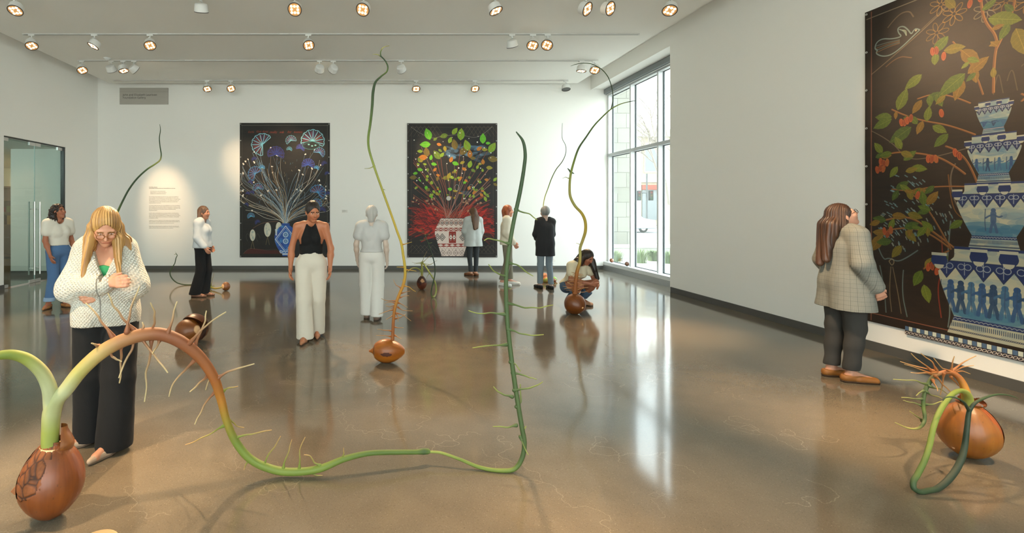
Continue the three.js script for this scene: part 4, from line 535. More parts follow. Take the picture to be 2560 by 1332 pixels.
// --- the big onion with the arching stem, whose thin second shoot climbs again
{
  const O = V(-1.70, 0, -2.60);
  const t = thing('sprouting_onion', 'large copper onion sculpture whose thick stem arches along the floor and climbs again', 'sculpture', [O.x, 0, O.z]);
  const tilt = new THREE.Group(), up = [0.05, 1, -0.06];
  const r = 0.152, h = 0.40, prof = (s) => s < 0.86 ? Math.pow(Math.sin(Math.PI * Math.pow(s, 0.88) * 0.96 + 0.02), 0.66) : lerp(Math.pow(Math.sin(Math.PI * Math.pow(0.86, 0.88) * 0.96 + 0.02), 0.66), 0.36, clamp((s - 0.86) / 0.1));
  const vein = cells(170, 77, 0.9);
  const inner = orient(part('inner_flesh', bulb(r * 0.95, h, { prof, rows: 110, cols: 200, rough: 0.01, colour: (s, a) => { const v = vein(s, a); return hex(0x2a1206).lerp(hex(0x6e3812), clamp(v * 13)).lerp(hex(0x8a4e1e), clamp(0.5 + noise(a * 20, s * 30)) * clamp(v * 8) * 0.6); }, bump: (s, a) => s < 0.3 ? 0 : 0.005 * clamp(vein(s, a) * 10) }), INNERMAT, t, 'dark cracked inner flesh'), up);
  const ac = 2.05;                                                // the torn patch faces front left
  const torn = (s, a) => { let e = Math.abs(a - ac); e = Math.min(e, 6.2832 - e); const d = Math.hypot(e / 0.78, (s - 0.66) / 0.30) + 0.22 * fbm(a * 4, s * 7, 3, 3) * 1.5; return d < 0.97 || (s > 0.84 && e < 0.95); };
  orient(part('outer_skin', bulb(r, h, { prof, rows: 110, cols: 200, colour: skin(hex(0x8a451d), hex(0xa65c2a), hex(0x6f3212)), skip: torn, rough: 0.012 }), SKINMAT, t, 'smooth copper skin'), up);
  // flaps of peeled skin
  const flap = (pts, c, name) => { const s = new THREE.Shape(pts.map(([x, y]) => new THREE.Vector2(x, y))), g = new THREE.ExtrudeGeometry(s, { depth: 0.003, bevelEnabled: false, curveSegments: 6 }); const p = g.attributes.position; for (let i = 0; i < p.count; i++) p.setZ(i, p.getZ(i) - 2.2 * p.getX(i) ** 2 + 0.9 * p.getY(i) ** 2); g.computeVertexNormals(); return part(name, g, std(c, { roughness: 0.6, side: THREE.DoubleSide }), t); };
  const f1 = flap([[0, 0], [0.045, 0.012], [0.062, -0.01], [0.05, -0.03], [0.02, -0.035], [0.0, -0.028]], 0xa0643c, 'skin_flap'); f1.position.set(-0.155, 0.17, 0.055); f1.rotation.set(0.2, 0.5, 0.5);
  // collar standing round the stem
  orient(part('collar', (() => { const g = bulb(0.062, 0.12, { prof: (s) => 1 - 0.28 * s + 0.2 * Math.sin(s * 5), rows: 14, cols: 40, colour: skin(hex(0xa05a30), hex(0xb87a4e), hex(0x7c3c18), 5), skip: (s, a) => a > 0.9 && a < 4.2 && s > 0.15 + 0.2 * noise(a * 3, 1), rough: 0.05 }); g.translate(0.018, h * 0.87, -0.005); return g; })(), SKINMAT, t, 'ragged standing skin'), up);
  orient(part('cut_face', cyl(0.062, 0.066, 0.02, 28).translate(0, h * 0.9, 0.01), std(0xd9b98a, { roughness: 0.7 }), t, 'pale cut top'), up);
  const main = [[125, 1118, 2.60, 40, C.leaf.clone().lerp(C.lime, 0.5)], [126, 1075, 2.6, 40, C.lime], [130, 1030, 2.6, 42, C.pale], [142, 1000, 2.6, 37, C.pale], [165, 974, 2.6, 35, C.palest], [200, 929, 2.61, 35, C.straw], [250, 883, 2.63, 35, mixC(C.straw, C.tan, 0.6)], [300, 854, 2.66, 34, mixC(C.tan, C.rust, 0.55)], [350, 838, 2.7, 33, mixC(C.tan, C.rust, 0.8)], [400, 835, 2.74, 32, C.rust], [450, 853, 2.78, 31, C.rust], [500, 893, 2.83, 28, mixC(C.rust, C.orange, 0.5)], [535, 945, 2.87, 25, C.orange], [553, 1000, 2.91, 21, mixC(C.amber, C.orange, 0.4)], [566, 1050, 2.94, 19, mixC(C.amber, C.leaf, 0.6)], [590, 1105, 2.97, 20, C.leaf], [630, 1150, 2.99, 20, C.leaf], [690, 1175, 3.0, 20, C.leaf], [742, 1179, 3.0, 19, C.leaf], [800, 1171, 3.01, 18, C.leaf], [860, 1147, 3.05, 15, mixC(C.leaf, C.green, 0.4)], [920, 1133, 3.09, 13, C.green], [1000, 1130, 3.13, 12, C.green], [1042, 1129.5, 3.15, 12, C.green], [1058, 1128, 3.16, 16, C.moss], [1070, 1128, 3.17, 14, C.green], [1076, 1129, 3.17, 6, C.green]];
  stemPart('thick_stem', main, t, O, { sides: 16 });
  stemPart('side_branch', [[130, 1030, 2.6, 38, C.pale], [128, 1000, 2.6, 37, C.palest], [122, 965, 2.58, 34, C.palest], [102, 927, 2.55, 31, C.pale], [62, 895, 2.5, 28, C.lime], [20, 886, 2.45, 24, C.leaf], [-30, 897, 2.4, 21, C.leaf], [-90, 945, 2.36, 18, C.green], [-150, 1040, 2.33, 15, C.green], [-190, 1180, 2.32, 12, C.moss], [-215, 1330, 2.32, 8, C.dark]], t, O, { sides: 16 });
  const thin = [[1072, 1129, 3.17, 6, C.lime], [1100, 1131, 3.16, 6.5, C.lime], [1150, 1148, 3.12, 7.5, C.leaf], [1200, 1168, 3.08, 9, C.leaf], [1250, 1179, 3.05, 10, C.leaf], [1286, 1172, 3.05, 11, C.green], [1305, 1145, 3.05, 11.5, C.moss], [1311, 1108, 3.05, 12, C.moss], [1305, 1070, 3.05, 12, C.moss], [1295, 1010, 3.06, 12, C.moss], [1283, 930, 3.07, 12, C.moss], [1273, 850, 3.08, 11.5, C.moss], [1267, 780, 3.09, 11, C.moss], [1265, 700, 3.1, 10.5, C.moss], [1270, 640, 3.11, 10, C.moss], [1283, 560, 3.12, 10, mixC(C.moss, C.dark, 0.5)], [1300, 480, 3.12, 10, C.dark], [1310, 420, 3.12, 9, C.dark], [1313, 385, 3.12, 8.5, C.dark], [1307, 352, 3.12, 7, C.dark], [1291, 330, 3.12, 3, C.dark]];
  stemPart('thin_shoot', thin, t, O);
  const A = zoomed(130, 700, 2.467), B = zoomed(600, 1000, 3.459), D = zoomed(1140, 700, 2.513), E = zoomed(1140, 480, 3.505);
  const R1 = [[[375, 350], [300, 260], [265, 195], [212, 145]], [[510, 312], [440, 235], [375, 155], [350, 85]], [[462, 320], [480, 220], [505, 130], [538, 38]], [[558, 312], [562, 285], [560, 258]], [[620, 318], [632, 260], [628, 190], [612, 137]], [[715, 325], [738, 260], [748, 190], [775, 132]], [[848, 390], [910, 320], [980, 255], [1075, 195]], [[880, 410], [920, 320], [945, 250], [952, 195]], [[285, 408], [265, 395], [243, 390]], [[352, 428], [375, 475], [395, 492], [430, 497]], [[428, 395], [430, 470], [422, 550], [415, 630]], [[515, 335], [490, 430], [450, 510], [417, 600]], [[550, 345], [590, 420], [650, 500], [713, 572]], [[615, 355], [605, 460], [578, 570], [568, 748]], [[665, 365], [645, 420], [617, 455]], [[755, 375], [800, 420], [860, 455], [930, 480]], [[885, 490], [820, 550], [745, 640], [720, 718]], [[925, 480], [945, 540], [968, 600], [950, 678]], [[965, 585], [910, 630], [848, 692]], [[1020, 605], [1080, 570], [1150, 545], [1250, 515]], [[1015, 680], [960, 740], [915, 820], [885, 885]], [[1055, 685], [1090, 665], [1142, 653]], [[1075, 830], [1110, 870], [1140, 900], [1185, 912]], [[1065, 895], [1000, 935], [920, 970], [822, 1012]], [[1128, 975], [1200, 950], [1270, 940], [1353, 927]], [[1212, 1108], [1195, 1140], [1187, 1172]], [[1308, 1140], [1330, 1085], [1370, 1030], [1406, 960]]].map(A)
    .concat([[[375, 590], [400, 510], [430, 430], [452, 345]], [[512, 600], [518, 500], [522, 420], [558, 325]], [[690, 565], [645, 540], [610, 480], [550, 475]], [[880, 505], [893, 460], [892, 410]], [[610, 615], [660, 665], [716, 708]]].map(B));
  for (const l of R1) { const z = zAt(main, ...l[0]), g = l[0][0] > 555 && l[0][1] > 960; root(t, O, l, z, g ? 0.0062 : 0.0078, g ? C.leaf : C.rust, g ? C.tan : C.cream, l[0][1] > 1150 ? 0.0 : 0.09); }
  const R2 = [[[322, 145], [430, 175], [520, 178], [612, 153]], [[308, 215], [220, 208], [150, 210], [80, 195]], [[325, 308], [400, 338], [470, 347], [545, 340]], [[318, 405], [240, 410], [108, 427]], [[342, 515], [375, 530], [403, 570]], [[355, 582], [420, 597], [460, 615], [508, 622]], [[365, 692], [430, 685], [490, 665], [543, 643]], [[352, 732], [300, 722], [260, 700], [237, 670]], [[380, 795], [403, 770], [402, 720], [405, 658]], [[378, 912], [330, 922], [230, 919]], [[415, 1000], [420, 960], [436, 920]], [[405, 985], [425, 1040], [457, 1095]]].map(D)
    .concat([[[525, 150], [590, 180], [650, 195], [712, 237]], [[460, 450], [400, 430], [280, 410], [250, 425]], [[470, 622], [530, 640], [600, 690], [680, 732]], [[435, 735], [380, 725], [330, 690], [288, 630]], [[440, 830], [460, 848], [488, 848]]].map(E));
  for (const l of R2) root(t, O, l, zAt(thin, ...l[0]), 0.0062, C.moss, C.lime, 0.05, 'side_shoot');
}
// --- the big onion by the right wall
{
  const O = V(3.80, 0, -3.24);
  const t = thing('sprouting_onion', 'large amber onion sculpture by the right wall with a looped green stem and bristling roots', 'sculpture', [O.x, 0, O.z]);
  const up = [-0.06, 1, 0.03], r = 0.148, h = 0.36, prof = (s) => s < 0.88 ? Math.pow(Math.sin(Math.PI * Math.pow(s, 0.92) * 0.97 + 0.02), 0.60) : lerp(Math.pow(Math.sin(Math.PI * Math.pow(0.88, 0.92) * 0.97 + 0.02), 0.60), 0.30, clamp((s - 0.88) / 0.1));
  orient(part('inner_skin', bulb(r * 0.95, h, { prof, rows: 60, cols: 100, colour: (s, a) => { const v = Math.abs(Math.sin(a * 9 + 2 * noise(a * 3, s * 4))); return hex(0x5a2208).lerp(hex(0x9a4c18), clamp(v * 1.4)); } }), INNERMAT, t, 'dark inner skin in the tear'), up);
  const ac = 0.95, torn = (s, a) => { let e = Math.abs(a - ac); e = Math.min(e, 6.2832 - e); return e / (0.12 + 0.42 * Math.pow(clamp((s - 0.32) / 0.6), 1.2)) + 0.25 * noise(a * 6, s * 8, 8) < 1 && s > 0.36; };
  orient(part('outer_skin', bulb(r, h, { prof, rows: 100, cols: 180, colour: skin(hex(0x9c5a1c), hex(0xb8762c), hex(0x84450f), 3), skip: torn }), SKINMAT, t, 'streaked amber skin'), up);
  orient(part('collar', (() => { const g = bulb(0.055, 0.05, { prof: (s) => 1 + 0.3 * s + 0.15 * Math.sin(s * 6), rows: 8, cols: 36, colour: skin(hex(0x8a451a), hex(0xa5622c), hex(0x5c2a0c), 9), skip: (s, a) => s > 0.5 + 0.9 * noise(a * 2.2, 4), rough: 0.06 }); g.translate(0.02, h * 0.95, 0); return g; })(), SKINMAT, t, 'curled dry skin'), up);
  const K = 3.33, q = (x, y, Z, w, c) => [x / K + 2200, y / K + 860, Z, w / K, c];
  const s1 = [q(735, 500, 3.22, 74, C.lime), q(722, 440, 3.22, 66, mixC(C.lime, C.amber, 0.5)), q(705, 370, 3.23, 54, C.amber), q(680, 310, 3.24, 46, mixC(C.amber, C.orange, 0.5)), q(640, 262, 3.25, 42, C.orange), q(590, 234, 3.26, 40, C.orange), q(520, 237, 3.27, 32, mixC(C.orange, C.rust, 0.4)), q(455, 264, 3.28, 32, mixC(C.orange, C.moss, 0.6)), q(412, 315, 3.28, 30, C.moss), q(378, 385, 3.27, 28, C.moss), q(362, 460, 3.26, 26, C.moss), q(362, 530, 3.25, 25, C.green), q(372, 590, 3.23, 25, C.moss), q(370, 638, 3.22, 24, C.moss), q(345, 682, 3.2, 22, C.moss), q(300, 704, 3.18, 18, mixC(C.moss, C.straw, 0.5)), q(225, 696, 3.16, 12, C.straw), q(125, 652, 3.14, 6, C.straw)];
  stemPart('root_stem', s1, t, O, { sides: 14 });
  const s2 = [q(742, 490, 3.2, 60, C.lime), q(738, 440, 3.19, 52, C.lime), q(712, 400, 3.17, 42, C.lime), q(660, 389, 3.14, 36, C.leaf), q(604, 415, 3.1, 36, C.leaf), q(540, 490, 3.05, 37, C.leaf), q(482, 590, 3.0, 37, C.leaf), q(443, 700, 2.96, 37, C.leaf), q(410, 850, 2.92, 38, C.leaf), q(370, 970, 2.88, 39, C.green), q(312, 1085, 2.85, 40, C.green), q(278, 1145, 2.83, 40, C.moss), q(282, 1198, 2.82, 40, C.dark), q(330, 1236, 2.82, 40, C.dark), q(400, 1238, 2.83, 42, C.dark), q(480, 1206, 2.85, 44, C.deep), q(560, 1138, 2.87, 46, C.deep), q(630, 1050, 2.9, 46, C.deep), q(680, 950, 2.92, 44, C.deep), q(705, 850, 2.94, 40, C.deep), q(724, 700, 2.95, 34, C.deep), q(735, 600, 2.96, 32, C.deep), q(745, 540, 2.96, 28, C.deep)];
  stemPart('looped_stem', s2, t, O, { sides: 14 });
  stemPart('leaf_blade', [q(743, 560, 2.96, 26, C.deep), q(780, 500, 2.96, 24, C.deep), q(860, 452, 2.97, 20, C.dark), q(960, 421, 2.98, 16, C.dark), q(1050, 422, 2.99, 12, C.dark), q(1120, 440, 3.0, 8, C.dark), q(1155, 458, 3.0, 3, C.dark)], t, O);
  stemPart('leaf_blade', [q(743, 560, 2.96, 24, C.deep), q(700, 487, 2.95, 18, C.deep), q(640, 450, 2.94, 14, C.dark), q(580, 439, 2.93, 11, C.dark), q(540, 449, 2.92, 8, C.dark), q(525, 470, 2.92, 5, C.dark)], t, O);
  const A = zoomed(2200, 860, K);
  for (const l of [[[590, 235], [520, 205], [450, 115]], [[590, 225], [600, 160], [620, 100]], [[600, 225], [690, 150], [795, 97]], [[620, 225], [690, 195], [775, 178]], [[620, 235], [690, 228], [750, 243]], [[470, 220], [430, 150], [340, 82]], [[430, 225], [350, 160], [262, 75]], [[440, 220], [300, 180], [168, 148]], [[470, 232], [380, 235], [260, 238]], [[420, 245], [330, 210], [200, 165]], [[530, 245], [520, 330], [505, 420]], [[460, 265], [520, 330], [600, 415]], [[440, 300], [460, 350], [475, 388]], [[385, 333], [300, 305], [107, 290]], [[415, 352], [500, 370], [580, 425]], [[390, 400], [440, 430], [515, 453]], [[360, 390], [330, 410], [300, 430]], [[350, 458], [270, 450], [177, 443]], [[350, 513], [280, 485], [197, 468]], [[378, 500], [450, 495], [525, 475]], [[350, 640], [300, 600], [252, 560]], [[590, 270], [630, 320], [665, 355]]].map(A)) { const g = l[0][1] > 955; root(t, O, l, 3.26, 0.0052, g ? C.moss : C.orange, g ? C.straw : C.tan, 0.06); }
}
// --- the onion in the middle with a straight stem almost to the ceiling
{
  const O = P(972, 905, 5.22); O.y = 0;
  const t = thing('sprouting_onion', 'orange onion lying on its side with a pointed tip and a very tall wavering stem', 'sculpture', [O.x, 0, O.z]);
  const L = 0.37, r = 0.122, prof = (s) => s < 0.14 ? 0.10 + 0.28 * Math.pow(s / 0.14, 2.2) : Math.pow(Math.sin(Math.PI * (0.11 + 0.87 * Math.pow((s - 0.14) / 0.86, 0.9))), 0.62);
  const hole = (s, a) => { let e = Math.abs(a - 1.02); return Math.hypot((s - 0.5) / 0.15, e / 0.16) + 0.3 * noise(s * 20, a * 9) < 1; };
  const hold = (m) => { m.quaternion.setFromUnitVectors(V(0, 1, 0), V(1, 0.02, 0.06).normalize()); m.position.set(-0.205, r * 0.97, -0.01); return m; };
  hold(part('inner_flesh', bulb(r * 0.95, L, { prof: (s) => prof(s) * 0.985, colour: () => hex(0x4a1e08) }), INNERMAT, t, 'dark inside of the slit'));
  hold(part('outer_skin', bulb(r, L, { prof, rows: 80, cols: 140, colour: skin(hex(0xb05c12), hex(0xc87a22), hex(0x93480c), 6), skip: (s, a) => hole(s, (a + 6.2832 - 0.55) % 6.2832) }), SKINMAT, t, 'glossy orange skin with a slit'));
  const s = [[981, 852, 5.22, 9, C.orange], [982, 836, 5.22, 8, C.orange], [983, 810, 5.22, 7.6, C.orange], [986, 777, 5.22, 7.6, mixC(C.orange, C.amber, 0.4)], [992, 753, 5.22, 7.6, mixC(C.orange, C.amber, 0.7)], [999, 734, 5.22, 7.4, C.amber], [1007, 715, 5.22, 7.4, C.amber], [1012.4, 693, 5.22, 7.2, mixC(C.amber, C.yellow, 0.5)], [1012.4, 669, 5.22, 7, C.yellow], [1008, 637, 5.22, 6.6, C.yellow], [1003, 607, 5.22, 6.2, C.yellow], [992, 576, 5.22, 5.8, C.yellow], [982, 547, 5.22, 5.6, C.yellow], [956, 475, 5.22, 5.6, mixC(C.yellow, C.lime, 0.6)], [935, 415, 5.22, 5.6, C.lime], [922, 370, 5.22, 5.8, C.leaf], [920.8, 344, 5.22, 6, C.leaf], [925.7, 310, 5.22, 6.2, C.green], [930.5, 265, 5.22, 7, C.moss], [933, 228, 5.22, 7, C.dark], [939, 205, 5.22, 5.6, C.dark], [954, 190, 5.22, 4.2, C.moss], [967, 179, 5.22, 3.6, C.green], [969.6, 167, 5.22, 3.6, C.moss], [963, 152, 5.22, 3.2, C.dark], [952, 140, 5.22, 3.4, C.dark]];
  stemPart('tall_stem', s, t, O);
  stemPart('leaf_tip', [[952, 141, 5.22, 3.2, C.dark], [951.5, 130, 5.22, 2.6, C.green], [958, 119, 5.22, 2.2, C.straw], [973, 114, 5.22, 1.2, C.straw]], t, O);
  stemPart('leaf_tip', [[952, 141, 5.22, 3, C.dark], [944.5, 136.5, 5.22, 2.2, C.straw], [932, 136, 5.22, 1.1, C.straw]], t, O);
  const A = zoomed(880, 580, 3.7);
  for (const l of [[[465, 115], [510, 100], [556, 90]], [[485, 327], [450, 325], [415, 325]], [[497, 350], [545, 352], [592, 363]], [[490, 430], [475, 438], [460, 445]], [[455, 522], [410, 490], [380, 440]], [[480, 495], [530, 510], [588, 552]], [[455, 565], [500, 550], [533, 548]], [[445, 605], [480, 590], [523, 585]], [[410, 638], [330, 635], [275, 615]], [[405, 660], [350, 650], [300, 657]], [[430, 655], [470, 675], [512, 695]], [[400, 680], [350, 688], [310, 678]], [[425, 695], [480, 725], [560, 730]], [[390, 718], [320, 735], [250, 760]], [[385, 700], [370, 705], [355, 710]], [[410, 750], [480, 770], [545, 818]], [[405, 750], [425, 790], [430, 825]], [[380, 770], [345, 790], [315, 810]], [[400, 800], [450, 790], [495, 757]], [[390, 878], [430, 885], [472, 882]], [[368, 915], [300, 905], [230, 895]], [[360, 965], [300, 960], [228, 958]], [[395, 955], [430, 975], [455, 985]]].map(A)) root(t, O, l, 5.22, 0.0055, l[0][1] > 720 ? C.orange : C.amber, l[0][1] > 720 ? C.tan : C.yellow, 0.08);
  root(t, O, [[936, 415], [924, 420], [912, 421]], 5.22, 0.005, C.lime, C.straw); root(t, O, [[956, 474], [960, 473], [963, 475]], 5.22, 0.005, C.lime, C.straw);
}
// --- the round onion in front of the crouching woman
{
  const O = P(1437, 780, 7.6); O.y = 0; const Z = 7.6;
  const t = thing('sprouting_onion', 'round brown onion before the crouching woman with a tall curling sprout', 'sculpture', [O.x, 0, O.z]);
  const r = 0.158; const hold = (m) => { m.quaternion.setFromUnitVectors(V(0, 1, 0), V(0.35, -0.2, 0.9).normalize()); m.position.set(-0.055, r + 0.03, -0.155); return m; };
  hold(part('outer_skin', bulb(r, 0.33, { prof: (s) => Math.pow(Math.sin(Math.PI * s), 0.56), rows: 60, cols: 90, colour: skin(hex(0x80420f), hex(0xa05a1a), hex(0x6a3410), 13) }), SKINMAT, t, 'smooth brown skin'));
  hold(part('root_end', bulb(0.02, 0.018, { prof: (s) => 1 - 0.6 * s, rows: 6, cols: 16, colour: () => hex(0xd9a066) }).translate(0, 0.322, 0), SKINMAT, t, 'small pale nub'));
  for (let k = 0; k < 5; k++) { const a = -0.5 + k * 0.35; part('skin_crack', rod(V(Math.sin(a) * 0.05, 0.335, 0.0), V(Math.sin(a) * 0.135, 0.265, 0.055), 0.0025, 6), std(0x3a1a08), t); }
  const z = Z, s = [[1437, 735, z, 12, C.orange], [1437.5, 722, z, 10, C.orange], [1439.5, 701.7, z, 9.5, C.orange], [1443, 678, z, 8.6, mixC(C.orange, C.amber, 0.4)], [1449, 657, z, 7.6, mixC(C.amber, C.straw, 0.5)], [1450.4, 635.4, z, 7, C.straw], [1450.4, 620, z, 6.8, C.straw], [1457, 600, z, 7, mixC(C.straw, C.amber, 0.3)], [1463.6, 577, z, 7.4, C.yellow], [1463, 553.5, z, 7.2, C.yellow], [1455, 534, z, 7, C.yellow], [1437.5, 514.5, z, 6.8, C.straw], [1425.8, 491, z, 6.4, C.straw], [1424, 467.7, z, 6, C.straw], [1426.6, 436.5, z, 5.6, C.lime], [1435.6, 401.4, z, 5, C.leaf], [1447, 370, z, 4.6, C.moss], [1465, 343, z, 4.2, C.moss], [1484, 315.6, z, 3.8, C.green], [1498, 300, z, 3.5, C.green], [1527.5, 272.7, z, 3, C.leaf], [1549, 261, z, 2.4, C.lime], [1574, 254, z, 1.9, C.moss], [1591, 251.6, z, 1, C.dark]];
  stemPart('curling_stem', s, t, O);
  stemPart('upper_shoot', [[1527.5, 272.7, z, 2.4, C.moss], [1532, 253, z, 2.2, C.moss], [1532, 233, z, 2.1, C.dark], [1526.7, 209, z, 2.1, C.dark], [1518, 189, z, 2.1, C.moss], [1502.5, 172, z, 2.1, C.moss], [1479, 160, z, 2, C.moss], [1460, 157.8, z, 1.9, C.moss], [1440, 160.6, z, 1.6, C.moss], [1427, 165, z, 0.9, C.moss]], t, O, { sides: 8 });
  for (const k of [-1, 1]) stemPart('leaf_bud', [[1427, 432, z, 4, C.moss], [1427 + k * 4, 430 - (k < 0 ? 5 : -2), z, 4, C.moss], [1427 + k * 8, 430 - (k < 0 ? 9 : -4), z, 1.5, C.dark]], t, O, { sides: 8 });
  root(t, O, [[1424, 446], [1414, 443], [1406, 445]], z, 0.006, C.lime, C.straw); root(t, O, [[1452, 612], [1446, 609], [1441, 607]], z, 0.006, C.straw, C.yellow);
  for (let k = 0; k < 26; k++) { const y = 683 + k * 1.85, sgn = k % 2 ? 1 : -1, x = 1442 - k * 0.2, Ln = rr(10, 30) * (0.6 + k / 40); root(t, O, [[x, y], [x + sgn * Ln * 0.5, y + rr(-2, 3)], [x + sgn * Ln, y + rr(-5, 2)]], z, 0.0068, C.orange, C.tan, 0.1); }
}
// --- the brown bulb under the red-leaf painting
{
  const O = P(1054.5, 723, 9.9); O.y = 0; const Z = 9.9;
  const t = thing('sprouting_onion', 'small dark red bulb under the red-leaf painting with a looped shoot', 'sculpture', [O.x, 0, O.z]);
  part('bulb', bulb(0.098, 0.265, { prof: (s) => Math.pow(Math.sin(Math.PI * (0.03 + 0.93 * Math.pow(s, 0.9))), 0.62), rows: 60, cols: 80, colour: (s, a) => { const n = s + 0.16 * fbm(Math.cos(a) * 2, Math.sin(a) * 2, s * 4, 3) * 3; const c = skin(hex(0x6e2e18), hex(0x854024), hex(0x5a2010), 2)(s, a); if (n > 0.52) c.lerp(hex(0x2c120a), 0.85); let e = Math.abs(a - 1.5); if (Math.hypot(e / 0.5, (s - 0.7) / 0.16) + 0.5 * noise(a * 5, s * 14) < 0.8) c.copy(hex(0xb98a62)); return c; } }), INNERMAT, t, 'red brown skin, dark and peeled at the top');
  const K = 6.056, q = (x, y, Zq, w, c) => [x / K + 1000, y / K + 560, Zq, w / K, c];
  stemPart('neck', [q(330, 800, Z, 34, C.tan), q(330, 740, Z, 30, C.lime), q(332, 660, Z, 26, C.lime), q(330, 590, Z, 26, C.yellow), q(336, 572, Z - 0.01, 22, C.yellow)], t, O);
  stemPart('looped_shoot', [q(334, 578, 9.88, 24, C.yellow), q(370, 620, 9.8, 24, C.lime), q(425, 700, 9.6, 24, C.lime), q(480, 785, 9.4, 24, C.leaf), q(520, 855, 9.25, 24, C.leaf), q(543, 930, 9.12, 24, C.leaf), q(547, 1020, 9.05, 24, C.lime), q(522, 1092, 9.02, 24, C.pale), q(496, 1108, 9.01, 22, C.leaf), q(477, 1075, 9.02, 20, C.moss), q(476, 1000, 9.03, 20, C.dark), q(505, 880, 9.04, 20, C.dark), q(530, 740, 9.05, 19, C.dark), q(525, 620, 9.06, 18, C.deep), q(500, 510, 9.06, 17, C.deep), q(460, 390, 9.07, 15, C.deep), q(425, 290, 9.08, 13, C.dark), q(380, 180, 9.08, 10, C.dark), q(338, 72, 9.08, 5, C.dark)], t, O);
  stemPart('drooping_leaf', [q(325, 720, 9.9, 18, C.lime), q(290, 685, 9.9, 18, C.lime), q(240, 663, 9.88, 16, C.lime), q(180, 670, 9.86, 14, C.straw), q(130, 705, 9.84, 10, C.straw), q(95, 750, 9.82, 5, C.straw)], t, O);
  const A = zoomed(1000, 560, K);
  for (const l of [[[330, 585], [360, 500], [405, 415]], [[335, 590], [420, 510], [500, 465]], [[325, 582], [260, 590], [185, 578]], [[330, 600], [250, 600], [215, 605]], [[350, 600], [470, 610], [560, 550]], [[425, 690], [490, 680], [550, 670]], [[385, 640], [460, 610], [510, 590]], [[330, 680], [300, 730], [285, 780]], [[345, 660], [350, 740], [345, 800]], [[440, 750], [415, 790], [405, 830]], [[480, 780], [500, 772], [510, 768]]].map(A)) root(t, O, l, 9.85, 0.0055, C.lime, mixC(C.rust, C.tan, 0.4), 0.1);
  for (const l of [[[337, 72], [310, 70], [290, 80]], [[345, 122], [310, 118], [275, 118]], [[382, 172], [420, 158], [455, 145]], [[400, 232], [350, 242], [300, 245]], [[428, 290], [460, 286], [485, 283]], [[383, 190], [385, 165], [388, 150]]].map(A)) root(t, O, l, 9.08, 0.006, C.dark, C.lime, 0.03, 'side_shoot');
}
